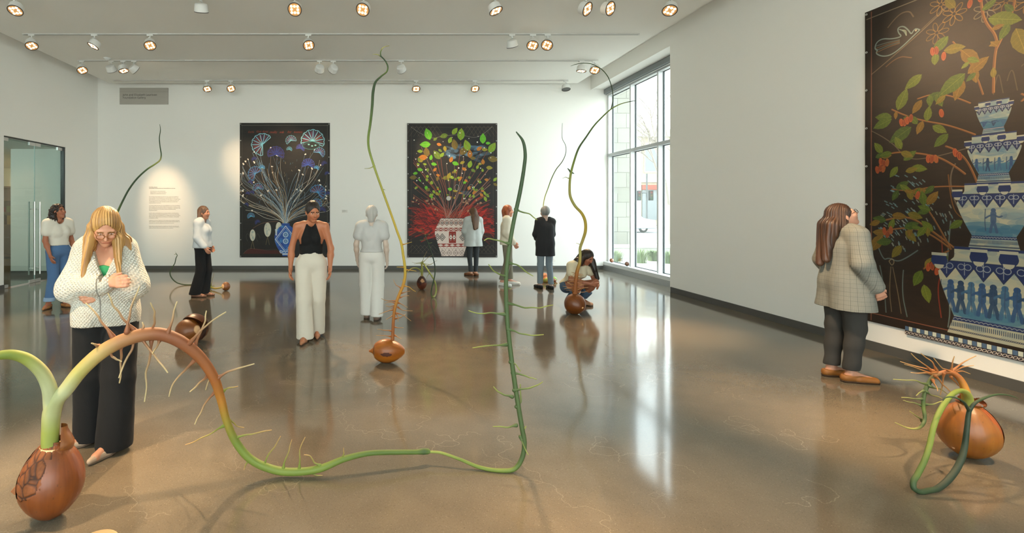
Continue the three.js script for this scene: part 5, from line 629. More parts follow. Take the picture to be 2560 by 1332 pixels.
// --- the cluster near the window
{
  const Z = 10.95, O = P(1366, 704, Z); O.y = 0;
  const t = thing('sprouting_bulb', 'orange bulb lying by the window with a thin wavering stem', 'sculpture', [O.x, 0, O.z - 0.08]), O2 = V(O.x, 0, O.z - 0.08);
  const b = part('bulb', bulb(0.09, 0.26, { prof: (s) => Math.pow(Math.sin(Math.PI * s), 0.6), rows: 30, cols: 48, colour: skin(hex(0xa8602a), hex(0xc07a40), hex(0x8a4a1c), 21) }), SKINMAT, t, 'orange brown skin'); b.quaternion.setFromUnitVectors(V(0, 1, 0), V(1, -0.22, 0.1).normalize()); b.position.set(-0.15, 0.12, 0);
  const z = Z + 0.06;
  stemPart('thin_stem', [[1374.8, 680, z, 3.4, C.orange], [1376, 668, z, 3, C.rust], [1376.7, 648, z, 2.6, C.rust], [1375, 636, z, 2.4, C.moss], [1371, 618, z, 2.3, C.moss], [1365, 588, z, 2.2, C.moss], [1359.5, 550, z, 2.2, C.straw], [1358, 518, z, 2.3, C.straw], [1361.5, 495, z, 2.3, C.lime], [1371, 468, z, 2.4, C.leaf], [1379, 446, z, 2.4, C.green], [1390.7, 423, z, 2.3, C.moss], [1406, 403, z, 2, C.dark], [1414, 384, z, 1.7, C.dark], [1414, 364, z, 1.4, C.dark], [1406, 347, z, 1.2, C.dark], [1405, 327, z, 1.1, C.dark], [1406, 308, z, 0.8, C.dark]], t, O2, { sides: 8 });
  for (let k = 0; k < 10; k++) { const y = 646 + k * 2.6, s = k % 2 ? 1 : -1, L = rr(5, 12); root(t, O2, [[1376.5, y], [1376.5 + s * L * 0.5, y - 0.5], [1376.5 + s * L, y + rr(-2, 2)]], z, 0.004, C.rust, C.tan, 0.05); }
  const mango = (u, r, L, dir, c0, c1, label, dz, x) => { const o = P(u, 704, Z - dz); const g = thing('green_fruit', label, 'sculpture', [o.x, 0, o.z]); const m = part('skin', bulb(r, L, { prof: (s) => Math.pow(Math.sin(Math.PI * s), 0.6), rows: 30, cols: 44, colour: (s, a) => c0.clone().lerp(c1, clamp(0.5 + 1.5 * noise(s * 2 + x, Math.cos(a), Math.sin(a)))) }), SKINMAT, g); m.quaternion.setFromUnitVectors(V(0, 1, 0), V(...dir).normalize()); m.position.set(-L / 2 * dir[0], r * 0.97 - L / 2 * dir[1], -L / 2 * dir[2]); const st = part('stem_scar', cyl(0.008, 0.012, 0.012, 10), std(0x5c4a22), g); st.position.set(-L / 2 * dir[0], r - L / 2 * dir[1], -L / 2 * dir[2]); return g; };
  mango(1366, 0.07, 0.19, [1, 0.05, -0.1], hex(0x7f8f3a), hex(0xa0502c), 'green and red mango-like fruit in front of the orange bulb', 0.19, 0);
  mango(1385, 0.055, 0.15, [1, -0.1, -0.2], hex(0x6a9a2c), hex(0x55802a), 'plain green fruit beside the orange bulb', -0.03, 4);
  const s0 = P(1385, 704, Z - 0.22), sb = thing('rooted_bulblet', 'small brown bulblet with stubby roots beside the green fruit', 'sculpture', [s0.x, 0, s0.z]);
  part('bulb', bulb(0.05, 0.085, { prof: (s) => Math.pow(Math.sin(Math.PI * s), 0.6), rows: 20, cols: 30, colour: skin(hex(0x8a4a26), hex(0xa8683c), hex(0x6a3014), 31) }).translate(0, 0.018, 0), SKINMAT, sb);
  for (let k = 0; k < 6; k++) { const a = k * 1.05 + 0.4; part('root_stub', tube([V(Math.cos(a) * 0.02, 0.03, Math.sin(a) * 0.02), V(Math.cos(a) * 0.045, 0.016, Math.sin(a) * 0.045), V(Math.cos(a) * 0.068, 0.006, Math.sin(a) * 0.068)], [0.01, 0.008, 0.005], [C.rust, C.rust, C.tan], { sides: 6 }), STEMMAT, sb); }
}
// --- small bulb with the green stem lying on the floor
{
  const Z = 9.75, O = P(565, 727, Z); O.y = 0;
  const t = thing('sprouting_bulb', 'small brown bulb with a green stem lying toward the text wall', 'sculpture', [O.x, 0, O.z]);
  const b = part('bulb', bulb(0.086, 0.17, { prof: (s) => Math.pow(Math.sin(Math.PI * s), 0.55), rows: 36, cols: 54, colour: (s, a) => s > 0.9 ? hex(0xe0b27c) : skin(hex(0x8a5230), hex(0xa66a42), hex(0x6e3c20), 41)(s, a) }), SKINMAT, t, 'brown skin with a pale end'); b.quaternion.setFromUnitVectors(V(0, 1, 0), V(-0.62, 0.1, 0.75).normalize()); b.position.set(0.052, 0.078, -0.063);
  const s = [[556, 717.5, 9.72, 4, C.straw], [549, 719.5, 9.75, 3.8, C.straw], [538.7, 721, 9.8, 3.8, C.yellow], [527, 717.7, 9.95, 3.8, C.lime], [517.7, 711, 10.2, 3.4, C.leaf], [501, 710, 10.4, 3.1, C.green], [484, 711.4, 10.45, 3, C.dark], [459, 711, 10.45, 3, C.dark], [440, 705, 10.45, 3, C.dark], [428, 692.5, 10.45, 3, C.dark], [425, 681, 10.45, 2.8, C.dark], [431, 668, 10.45, 2.4, C.moss], [437, 658, 10.45, 2.2, C.dark], [440, 645, 10.45, 2, C.dark], [443, 638, 10.45, 1.7, C.moss], [440, 634.7, 10.45, 1.3, C.moss], [435.7, 636, 10.45, 0.9, C.straw]];
  stemPart('lying_stem', s, t, O);
  const A = zoomed(400, 600, 4.757);
  for (const l of [[[575, 540], [570, 500], [578, 455]], [[590, 540], [600, 490], [612, 440]], [[605, 545], [620, 470], [640, 390]], [[600, 550], [630, 545], [650, 535]], [[590, 545], [560, 550], [540, 560]], [[620, 560], [640, 555], [655, 548]], [[610, 570], [590, 590], [570, 605]]].map(A)) root(t, O, l, 9.95, 0.006, C.leaf, l[2][1] < 690 ? C.tan : C.lime, 0.1);
  root(t, O, [[441, 635], [440, 632], [438.5, 629]], 10.45, 0.004, C.moss, C.straw, 0);
}
// --- the opened bulb behind the arch
{
  const Z = 6.0, O = P(474, 851, Z); O.y = 0;
  const t = thing('open_bulb', 'brown bulb lying on the floor with a gaping open shell behind it', 'sculpture', [O.x, 0, O.z]);
  const put2 = (m) => { m.quaternion.setFromUnitVectors(V(0, 1, 0), V(0.85, 0.22, 0.45).normalize()); return m; };
  const b = put2(part('bulb', bulb(0.142, 0.34, { prof: (s) => Math.pow(Math.sin(Math.PI * Math.pow(s, 0.95)), 0.58), rows: 50, cols: 80, colour: (s, a) => s > 0.955 ? hex(0xd9a877) : skin(hex(0x8c4c20), hex(0xa8662e), hex(0x713615), 51)(s, a) }), SKINMAT, t, 'copper brown skin with a pale end')); b.position.set(-0.145, 0.112, -0.03);
  const sh = part('shell', bulb(0.165, 0.36, { prof: (s) => Math.pow(Math.sin(Math.PI * Math.pow(s, 0.95)), 0.5), rows: 50, cols: 80, colour: skin(hex(0x6a3214), hex(0x8a4a20), hex(0x4a2009), 53), skip: (s, a) => !(a > 2.7 && a < 6.1) || s < 0.12 || s > 0.97 + 0.02 * noise(a * 4, 2) }), SKINMAT, t, 'dark curved open shell'); put2(sh); sh.rotateY(-0.4); sh.position.set(-0.1, 0.135, -0.10);
}
// --- the tall sprout behind the woman in the cardigan
{
  const Z = 7.0, O = P(262, 808, Z); O.y = 0;
  const t = thing('sprouting_bulb', 'brown bulb behind the woman in the cardigan with a long bent stem', 'sculpture', [O.x, 0, O.z]);
  part('bulb', bulb(0.13, 0.24, { prof: (s) => Math.pow(Math.sin(Math.PI * s), 0.58), rows: 40, cols: 60, colour: skin(hex(0x8a4a22), hex(0xa8642e), hex(0x6e3616), 71) }), SKINMAT, t);
  stemPart('bent_stem', [[262, 775, Z, 7, C.orange], [258, 730, Z, 6.4, C.amber], [262, 660, Z, 6, C.yellow], [276, 580, Z, 5.4, C.lime], [294, 530, Z, 5, C.green], [307, 502, Z, 4.6, C.dark], [322, 474, Z, 4.4, C.dark], [343, 446, Z, 4.2, C.dark], [368, 423, Z, 4, C.moss], [388, 410, Z, 3.8, C.lime], [400, 400, Z, 3.6, C.straw], [403, 388, Z, 3.2, C.moss], [400, 365, Z, 2.6, C.dark], [398.5, 345, Z, 2.3, C.dark], [401, 325, Z, 1.8, C.dark], [399.5, 311, Z, 1, C.moss]], t, O);
  for (let k = 0; k < 8; k++) { const y = 770 - k * 9, s = k % 2 ? 1 : -1; root(t, O, [[260, y], [260 + s * 8, y - 1], [260 + s * 17, y + rr(-3, 3)]], Z, 0.006, C.orange, C.tan, 0.06); }
}
// --- two small bulbs on the window sill, and the floor plate at the viewer's feet
for (const [u, Z, label, k, dir] of [[1530.5, 12.98, 'small pinkish bulb on the window sill in the back corner', 0, [0.1, 0.2, 1]], [1569, 12.17, 'small cracked brown bulb on the window sill against the first mullion', 1, [-0.6, 0.3, 0.8]]]) {
  const x = (u - U0) / FOC * Z, t = thing('sill_bulb', label, 'sculpture', [Math.min(x, 6.03) - 0.012, 0.2, -Z]);
  const r = 0.052, b = part('bulb', bulb(r, r * 2, { prof: (s) => Math.pow(Math.sin(Math.PI * s), 0.52), rows: 24, cols: 36, colour: (s, a) => s > 0.93 ? hex(0xd9a58a) : skin(hex(k ? 0x6a3a26 : 0x9a5a42), hex(k ? 0x8c5638 : 0xb8785a), hex(0x5c2e1c), 61 + k)(s, a) }), SKINMAT, t); const d = V(...dir).normalize(); b.quaternion.setFromUnitVectors(V(0, 1, 0), d); b.position.set(-d.x * r, r - d.y * r + 0.001, -d.z * r);
  const n = part('root_tuft', cyl(0.006, 0.012, 0.012, 10), std(0x4a2a18), t); n.quaternion.copy(b.quaternion); n.position.copy(d.clone().multiplyScalar(r + 0.003)).add(V(0, r, 0));
}
{ const o = P(245, 1352, 2016 / 832), t = thing('floor_outlet', 'round pale floor outlet cover set in the concrete', 'outlet', [o.x, 0, o.z]);
  part('plate', new THREE.LatheGeometry([[0.001, 0.006], [0.07, 0.006], [0.085, 0.003], [0.088, 0]].map(([r, y]) => new THREE.Vector2(r, y)), 32), std(0xb09a74, { roughness: 0.4, metalness: 0.3 }), t); part('lid', cyl(0.045, 0.045, 0.003, 28).translate(0, 0.0075, 0), std(0x9c8763, { roughness: 0.4, metalness: 0.3 }), t); }
// ---------------------------------------------------------------- people: smooth-blended distance fields meshed by surface nets
function surfaceNet(sdf, lo, hi, cell, pad = 2) {
  const nx = Math.ceil((hi[0] - lo[0]) / cell) + 1 + 2 * pad, ny = Math.ceil((hi[1] - lo[1]) / cell) + 1 + 2 * pad, nz = Math.ceil((hi[2] - lo[2]) / cell) + 1 + 2 * pad;
  const ox = lo[0] - pad * cell, oy = lo[1] - pad * cell, oz = lo[2] - pad * cell, f = new Float32Array(nx * ny * nz);
  let q = 0;
  const S = 3, far = cell * 1.8 * S;                                   // coarse pass skips empty blocks
  for (let k = 0; k < nz; k++) for (let j = 0; j < ny; j++) for (let i = 0; i < nx; i++) f[q++] = 1e3;
  for (let k = 0; k < nz; k += S) for (let j = 0; j < ny; j += S) for (let i = 0; i < nx; i += S) {
    const d = sdf(ox + (i + 1) * cell, oy + (j + 1) * cell, oz + (k + 1) * cell);
    const near = Math.abs(d) < far * 1.15, k1 = Math.min(nz, k + S), j1 = Math.min(ny, j + S), i1 = Math.min(nx, i + S);
    for (let c = k; c < k1; c++) for (let b = j; b < j1; b++) for (let a = i; a < i1; a++) f[a + nx * (b + ny * c)] = near ? sdf(ox + a * cell, oy + b * cell, oz + c * cell) : d;
  }
  const id = new Int32Array(nx * ny * nz).fill(-1), pos = [], idx = [], at = (i, j, k) => i + nx * (j + ny * k);
  for (let k = 0; k < nz - 1; k++) for (let j = 0; j < ny - 1; j++) for (let i = 0; i < nx - 1; i++) {
    const o = at(i, j, k), v = [f[o], f[o + 1], f[o + nx], f[o + nx + 1], f[o + nx * ny], f[o + nx * ny + 1], f[o + nx * ny + nx], f[o + nx * ny + nx + 1]];
    let m = 0; for (let c = 0; c < 8; c++) if (v[c] < 0) m |= 1 << c; if (m === 0 || m === 255) continue;
    let sx = 0, sy = 0, sz = 0, n = 0;
    for (let a = 0; a < 8; a++) for (let ax = 0; ax < 3; ax++) { const b = a | (1 << ax); if (b === a) continue; if ((v[a] < 0) === (v[b] < 0)) continue; const t = v[a] / (v[a] - v[b]); sx += (a & 1) + (ax === 0 ? t : 0); sy += ((a >> 1) & 1) + (ax === 1 ? t : 0); sz += ((a >> 2) & 1) + (ax === 2 ? t : 0); n++; }
    id[o] = pos.length / 3; pos.push(ox + (i + sx / n) * cell, oy + (j + sy / n) * cell, oz + (k + sz / n) * cell);
  }
  const quad = (a, b, c, d, flip) => { if (a < 0 || b < 0 || c < 0 || d < 0) return; if (flip) idx.push(a, c, b, a, d, c); else idx.push(a, b, c, a, c, d); };
  for (let k = 1; k < nz - 1; k++) for (let j = 1; j < ny - 1; j++) for (let i = 1; i < nx - 1; i++) {
    const o = at(i, j, k), s = f[o] < 0;
    if (s !== (f[o + 1] < 0)) quad(id[at(i, j - 1, k - 1)], id[at(i, j, k - 1)], id[o], id[at(i, j - 1, k)], !s);
    if (s !== (f[o + nx] < 0)) quad(id[at(i - 1, j, k - 1)], id[at(i - 1, j, k)], id[o], id[at(i, j, k - 1)], !s);
    if (s !== (f[o + nx * ny] < 0)) quad(id[at(i - 1, j - 1, k)], id[at(i, j - 1, k)], id[o], id[at(i - 1, j, k)], !s);
  }
  const g = new THREE.BufferGeometry(), nor = new Float32Array(pos.length), e = cell * 0.6;
  for (let i = 0; i < pos.length; i += 3) { const x = pos[i], y = pos[i + 1], z = pos[i + 2]; let a = sdf(x + e, y, z) - sdf(x - e, y, z), b = sdf(x, y + e, z) - sdf(x, y - e, z), c = sdf(x, y, z + e) - sdf(x, y, z - e); const L = Math.hypot(a, b, c) || 1; nor[i] = a / L; nor[i + 1] = b / L; nor[i + 2] = c / L; }
  g.setAttribute('position', new THREE.Float32BufferAttribute(pos, 3)); g.setAttribute('normal', new THREE.BufferAttribute(nor, 3)); g.setIndex(idx);
  // outward winding
  const A = idx[0] * 3, B = idx[1] * 3, D = idx[2] * 3; if (idx.length) { const u = [pos[B] - pos[A], pos[B + 1] - pos[A + 1], pos[B + 2] - pos[A + 2]], w = [pos[D] - pos[A], pos[D + 1] - pos[A + 1], pos[D + 2] - pos[A + 2]]; if ((u[1] * w[2] - u[2] * w[1]) * nor[A] + (u[2] * w[0] - u[0] * w[2]) * nor[A + 1] + (u[0] * w[1] - u[1] * w[0]) * nor[A + 2] < 0) { const ix = g.index.array; for (let i = 0; i < ix.length; i += 3) { const t = ix[i]; ix[i] = ix[i + 1]; ix[i + 1] = t; } } }
  return g;
}
const smin = (a, b, k) => { const h = Math.max(k - Math.abs(a - b), 0) / k; return Math.min(a, b) - h * h * k * 0.25; };
const cap = (a, b, ra, rb = ra) => { const bx = b[0] - a[0], by = b[1] - a[1], bz = b[2] - a[2], L = bx * bx + by * by + bz * bz || 1e-9; const f = (x, y, z) => { const px = x - a[0], py = y - a[1], pz = z - a[2], h = Math.min(1, Math.max(0, (px * bx + py * by + pz * bz) / L)); return Math.hypot(px - bx * h, py - by * h, pz - bz * h) - (ra + (rb - ra) * h); }; const m = Math.max(ra, rb); f.lo = [0, 1, 2].map((i) => Math.min(a[i], b[i]) - m); f.hi = [0, 1, 2].map((i) => Math.max(a[i], b[i]) + m); return f; };
const ell = (c, r) => { const f = (x, y, z) => { const px = x - c[0], py = y - c[1], pz = z - c[2], k0 = Math.hypot(px / r[0], py / r[1], pz / r[2]), k1 = Math.hypot(px / (r[0] * r[0]), py / (r[1] * r[1]), pz / (r[2] * r[2])); return k1 < 1e-9 ? -Math.min(...r) : k0 * (k0 - 1) / k1; }; f.lo = c.map((v, i) => v - r[i]); f.hi = c.map((v, i) => v + r[i]); return f; };
const union = (list, k) => (x, y, z) => { let d = 1e3; for (const f of list) d = smin(d, f(x, y, z), k); return d; };
const bounds = (list) => { const lo = [1e9, 1e9, 1e9], hi = [-1e9, -1e9, -1e9]; for (const f of list) for (let i = 0; i < 3; i++) { lo[i] = Math.min(lo[i], f.lo[i]); hi[i] = Math.max(hi[i], f.hi[i]); } return [lo, hi]; };
function meshOf(list, k, cell, mod) { const [lo, hi] = bounds(list), u = union(list, k); return surfaceNet(mod ? (x, y, z) => mod(x, y, z, u(x, y, z)) : u, lo, hi, cell); }
const paintG = (g, f) => { const p = g.attributes.position, c = new Float32Array(p.count * 3); for (let i = 0; i < p.count; i++) { const k = f(p.getX(i), p.getY(i), p.getZ(i)); c[i * 3] = k.r; c[i * 3 + 1] = k.g; c[i * 3 + 2] = k.b; } g.setAttribute('color', new THREE.BufferAttribute(c, 3)); return g; };
const wrapUV = (g, seam = 0) => { const p = g.attributes.position, uv = new Float32Array(p.count * 2); for (let i = 0; i < p.count; i++) { const x = p.getX(i), y = p.getY(i), z = p.getZ(i); uv[i * 2] = (Math.atan2(Math.sin(Math.atan2(x, z) - seam), Math.cos(Math.atan2(x, z) - seam))) * 0.2; uv[i * 2 + 1] = y; } g.setAttribute('uv', new THREE.BufferAttribute(uv, 2)); return g; };
const add3 = (a, b, k = 1) => [a[0] + b[0] * k, a[1] + b[1] * k, a[2] + b[2] * k], mix3 = (a, b, t) => [lerp(a[0], b[0], t), lerp(a[1], b[1], t), lerp(a[2], b[2], t)];
const nrm3 = (a) => { const L = Math.hypot(...a) || 1; return a.map((v) => v / L); }, cross3 = (a, b) => [a[1] * b[2] - a[2] * b[1], a[2] * b[0] - a[0] * b[2], a[0] * b[1] - a[1] * b[0]];

const SKIN = hex(0xc4886a);
// joints of a standing figure 1.66 m tall that faces +z; +x is the figure's left
const STAND = { pelvis: [0, 0.92, 0], chest: [0, 1.22, 0.0], neck: [0, 1.40, -0.01], head: [0, 1.535, 0.015], yaw: 0, pitch: 0, roll: 0, shL: [0.165, 1.355, -0.005], shR: [-0.165, 1.355, -0.005], elL: [0.215, 1.085, -0.02], elR: [-0.215, 1.085, -0.02], wrL: [0.225, 0.86, 0.05], wrR: [-0.225, 0.86, 0.05], hipL: [0.088, 0.90, 0], hipR: [-0.088, 0.90, 0], knL: [0.09, 0.49, 0.02], knR: [-0.09, 0.49, 0.02], anL: [0.09, 0.085, -0.02], anR: [-0.09, 0.085, -0.02], toL: [0.11, 0.03, 0.15], toR: [-0.11, 0.03, 0.15] };

function hand(wrist, elbow, side, curl, palmDir) {     // palm and five bent fingers; returns distance fields
  const d = nrm3(add3(wrist, elbow, -1)), n0 = palmDir ?? [0, 0, 1], across = nrm3(cross3(d, n0)), pn = nrm3(cross3(across, d)), L = [];
  const pc = add3(wrist, d, 0.045); L.push(cap(add3(wrist, d, -0.02), add3(wrist, d, 0.02), 0.024, 0.026));
  for (const s of [-0.022, 0, 0.022]) L.push(cap(add3(add3(wrist, d, 0.015), across, s * 0.6), add3(add3(wrist, d, 0.075), across, s), 0.015, 0.014));
  [[-0.031, 0.064], [-0.0105, 0.076], [0.0105, 0.072], [0.031, 0.056]].forEach(([s, len]) => { const a = add3(add3(wrist, d, 0.08), across, s), d1 = nrm3(add3(d, pn, curl * 0.55)), d2 = nrm3(add3(d, pn, curl * 1.4)), d3 = nrm3(add3(d, pn, curl * 2.6)), b = add3(a, d1, len * 0.46), c = add3(b, d2, len * 0.32), e = add3(c, d3, len * 0.24); L.push(cap(a, b, 0.0092, 0.0086), cap(b, c, 0.0086, 0.008), cap(c, e, 0.008, 0.007)); });
  const th = add3(add3(wrist, d, 0.025), across, -0.026 * side), t1 = nrm3(add3(add3(d, across, -0.8 * side), pn, 0.4)), t2 = nrm3(add3(add3(d, across, -0.25 * side), pn, 0.5 + curl * 0.3)), b = add3(th, t1, 0.034); L.push(cap(th, b, 0.012, 0.0105), cap(b, add3(b, t2, 0.036), 0.0105, 0.008));
  return L;
}
const KNIT = dataTex(64, 64, (x, y) => { const v = 128 + 100 * Math.sin(x / 64 * Math.PI * 4 + (Math.floor(y / 16) % 2) * Math.PI) * Math.sin(y / 64 * Math.PI * 8); return [v, v, v]; }, { repeat: [22, 22] });
const KNITC = dataTex(64, 64, (x, y) => { const v = Math.sin(x / 64 * Math.PI * 4 + (Math.floor(y / 16) % 2) * Math.PI) * Math.sin(y / 64 * Math.PI * 8), k = v < -0.3 ? 0.93 : 1; return [216 * k, 211 * k, 198 * k]; }, { srgb: true, repeat: [22, 22] });
const TWEED = canvasTex(512, 512, (g, w, h) => { g.fillStyle = '#b9b6ac'; g.fillRect(0, 0, w, h); for (let i = 0; i < 16; i++) { g.globalAlpha = i % 4 === 0 ? 0.42 : 0.3; g.fillStyle = i % 4 === 0 ? '#4f5253' : '#77776f'; g.fillRect(i * 32, 0, i % 4 === 0 ? 9 : 5, h); g.fillRect(0, i * 32, w, i % 4 === 0 ? 9 : 5); } g.globalAlpha = 0.2; for (let i = 0; i < 9000; i++) { g.fillStyle = rnd() < 0.5 ? '#e4e0d6' : '#5a5a55'; g.fillRect(rnd() * w, rnd() * h, 3, 2); } }); TWEED.wrapS = TWEED.wrapT = THREE.RepeatWrapping; TWEED.repeat.set(6.5, 6.5);
const WEAVE = dataTex(64, 64, (x, y) => { const v = 128 + 60 * Math.sin((x + y) / 64 * Math.PI * 16) + 30 * noise(x / 5, y / 5); return [v, v, v]; }, { repeat: [14, 14] });
const cloth = (c, o = {}) => std(c, { roughness: 0.92, bumpMap: WEAVE, bumpScale: 0.0006, ...o });

function person(label, pos, turn, S, pose, o) {
  const J = { ...STAND, ...pose }, near = o.cell ?? 0.015, hc = o.headCell ?? 0.008, t = thing('person', label, 'person', pos, turn); t.scale.setScalar(S);
  const sk = o.skin ?? SKIN, rx = new THREE.Euler(-J.pitch, J.yaw, J.roll, 'YXZ'), hq = new THREE.Quaternion().setFromEuler(rx), iq = hq.clone().invert(), tmp = V(0, 0, 0);
  const toHead = (x, y, z) => { tmp.set(x - J.head[0], y - J.head[1], z - J.head[2]).applyQuaternion(iq); return tmp; };
  const fromHead = (p) => { const v = V(...p).applyQuaternion(hq); return [v.x + J.head[0], v.y + J.head[1], v.z + J.head[2]]; };
  const build = o.build ?? 1, W = nrm3(add3(J.shL, J.shR, -1)), waist = mix3(J.pelvis, J.chest, 0.5), fwd = nrm3(cross3(W, nrm3(add3(J.neck, J.pelvis, -1))));
  const side = (p, s) => add3(p, W, s);
  const torso = (e) => [cap(side(J.pelvis, 0.062), side(J.pelvis, -0.062), 0.108 * build + e, 0.108 * build + e), cap(side(J.pelvis, 0.045), side(waist, 0.03), 0.105 * build + e, 0.088 * build + e), cap(side(J.pelvis, -0.045), side(waist, -0.03), 0.105 * build + e, 0.088 * build + e), cap(side(waist, 0.03), side(J.chest, 0.055), 0.088 * build + e, 0.098 * build + e), cap(side(waist, -0.03), side(J.chest, -0.055), 0.088 * build + e, 0.098 * build + e), cap(side(J.chest, 0.05), mix3(J.neck, J.shL, 0.55), 0.09 + e, 0.05 + e), cap(side(J.chest, -0.05), mix3(J.neck, J.shR, 0.55), 0.09 + e, 0.05 + e), cap(mix3(J.neck, J.shL, 0.5), J.shL, 0.052 + e, 0.05 + e), cap(mix3(J.neck, J.shR, 0.5), J.shR, 0.052 + e, 0.05 + e), ...[1, -1].map((s) => { const c = add3(side(add3(J.chest, nrm3(add3(J.neck, J.chest, -1)), -0.015), s * 0.062), fwd, 0.062 * build); return cap(c, add3(c, fwd, 0.012), 0.056 + e, 0.05 + e); })];
  const arm = (s, e, f = 1) => { const [a, b, c] = s > 0 ? [J.shL, J.elL, J.wrL] : [J.shR, J.elR, J.wrR]; return [cap(a, b, 0.047 * f + e, 0.036 * f + e), cap(b, mix3(b, c, 0.35), 0.036 * f + e, 0.037 * f + e), cap(mix3(b, c, 0.35), c, 0.037 * f + e, 0.025 * f + e)]; };
  const leg = (s, e) => { const [a, b, c] = s > 0 ? [J.hipL, J.knL, J.anL] : [J.hipR, J.knR, J.anR]; return [cap(a, b, 0.088 * build + e, 0.055 * build + e), cap(b, mix3(b, c, 0.3), 0.054 * build + e, 0.056 * build + e), cap(mix3(b, c, 0.3), c, 0.056 * build + e, 0.034 + e)]; };
  const foot = (s, e) => { const [c, d] = s > 0 ? [J.anL, J.toL] : [J.anR, J.toR]; const heel = add3(c, nrm3(add3(d, c, -1)), -0.04); return [cap([c[0], c[1] - 0.01, c[2]], [heel[0], d[1] + 0.005, heel[2]], 0.034 + e, 0.03 + e), cap(c, d, 0.036 + e, 0.026 + e), cap([heel[0], d[1], heel[2]], d, 0.028 + e, 0.027 + e)]; };
  // ---- skin: trunk and limbs, then head and hands on finer grids, all one mesh
  const geos = [], bodyList = [...torso(-0.006), ...arm(1, 0), ...arm(-1, 0), ...leg(1, -0.006), ...leg(-1, -0.006), ...foot(1, -0.006), ...foot(-1, -0.006), cap(J.neck, mix3(J.neck, fromHead([0, -0.04, -0.02]), 0.9), 0.05, 0.046)];
  geos.push(paintG(meshOf(bodyList, 0.03, near), () => sk));
  const hf = [ell([0, 0.022, -0.012], [0.076, 0.098, 0.094]), ell([0, -0.045, 0.022], [0.056, 0.072, 0.064])], nose = [cap([0, 0.008, 0.088], [0, -0.026, 0.104], 0.006, 0.011)], lips = cap([-0.017, -0.06, 0.08], [0.017, -0.06, 0.08], 0.0075), chin = ell([0, -0.096, 0.058], [0.024, 0.02, 0.022]), brow = cap([-0.04, 0.022, 0.073], [0.04, 0.022, 0.073], 0.012), cheek = [ell([0.036, -0.022, 0.066], [0.026, 0.026, 0.022]), ell([-0.036, -0.022, 0.066], [0.026, 0.026, 0.022])], ears = [ell([0.078, -0.008, -0.008], [0.011, 0.03, 0.018]), ell([-0.078, -0.008, -0.008], [0.011, 0.03, 0.018])], sock = [ell([0.031, 0.004, 0.092], [0.017, 0.011, 0.014]), ell([-0.031, 0.004, 0.092], [0.017, 0.011, 0.014])], eye = [ell([0.031, 0.004, 0.071], [0.013, 0.011, 0.013]), ell([-0.031, 0.004, 0.071], [0.013, 0.011, 0.013])], neckL = cap([0, -0.07, -0.025], [0, -0.15, -0.035], 0.047, 0.05);
  const headSdf = (x, y, z) => { let d = smin(hf[0](x, y, z), hf[1](x, y, z), 0.04); d = smin(d, chin(x, y, z), 0.03); d = smin(d, brow(x, y, z), 0.02); for (const c of cheek) d = smin(d, c(x, y, z), 0.03); d = smin(d, nose[0](x, y, z), 0.016); d = smin(d, lips(x, y, z), 0.008); for (const c of ears) d = smin(d, c(x, y, z), 0.01); for (const c of sock) d = -smin(-d, c(x, y, z), 0.012); for (const c of eye) d = Math.min(d, c(x, y, z)); return smin(d, neckL(x, y, z), 0.025); };
  const hg = surfaceNet(headSdf, [-0.095, -0.16, -0.112], [0.095, 0.125, 0.12], hc), lipC = sk.clone().lerp(hex(0xa03c38), 0.5), browC = (o.hair ?? hex(0x2a1a10)).clone().multiplyScalar(0.8), flush = sk.clone().lerp(hex(0xc05a48), 0.15);
  paintG(hg, (x, y, z) => { if (z > 0.05) { if (lips(x, y, z) < 0.002) return lipC; for (const s of [-1, 1]) { const ex = x - s * 0.031, ey = y - 0.004; if (Math.hypot(ex / 0.012, ey / 0.007) < 1) return Math.hypot(ex, ey) < 0.006 ? hex(0x241812) : hex(0xe4ddd4); if (Math.abs(y - 0.024 + 6 * ex * ex) < 0.005 && Math.abs(ex) < 0.02) return browC; } if (Math.hypot(Math.abs(x) - 0.04, y + 0.03) < 0.02) return flush; } return sk; });
  hg.applyQuaternion(hq); hg.translate(...J.head); geos.push(hg);
  for (const s of [1, -1]) { const [w, e, pd] = s > 0 ? [J.wrL, J.elL, J.pdL] : [J.wrR, J.elR, J.pdR]; geos.push(paintG(meshOf(hand(w, e, s, J['curl' + (s > 0 ? 'L' : 'R')] ?? 0.5, pd ?? [-s, 0, 0.25]), 0.012, o.handCell ?? 0.0065), () => sk)); }
  for (const g of geos) g.deleteAttribute('uv');
  part('body', mergeGeometries(geos), VC({ roughness: 0.55 }), t);
  // ---- clothes
  const wr = (amp, f) => (x, y, z) => amp * fbm(x * f, y * f * 0.6, z * f, 3);
  const neckCut = (d, x, y, z, r) => Math.max(d, r - Math.hypot(x - J.neck[0], (y - J.neck[1] - 0.03) * 0.8, z - J.neck[2] - 0.03));
  if (o.top) {
    const T = o.top, e = T.loose ?? 0.014, hem = T.hem ?? 0.9, list = [...torso(e)];
    if (T.flare) for (const s of [1, -1]) list.push(cap(side(J.chest, s * 0.05), [J.pelvis[0] + W[0] * s * T.flare[0], hem - 0.02, J.pelvis[2] + W[2] * s * T.flare[0] + (T.flare[2] ?? 0)], 0.10 + e, T.flare[1]));
    for (const s of [1, -1]) { if (T.sleeve === 'long') { const [a, b, c] = s > 0 ? [J.shL, J.elL, J.wrL] : [J.shR, J.elR, J.wrR], f = T.arm ?? [0.05, 0.045, 0.036]; list.push(cap(a, b, f[0] + e, f[1] + e), cap(b, mix3(b, c, 0.92), f[1] + e, f[2] + e)); } else if (T.sleeve === 'short') { const [a, b] = s > 0 ? [J.shL, J.elL] : [J.shR, J.elR]; list.push(cap(a, mix3(a, b, 0.5), 0.055 + e, 0.058 + e)); } }
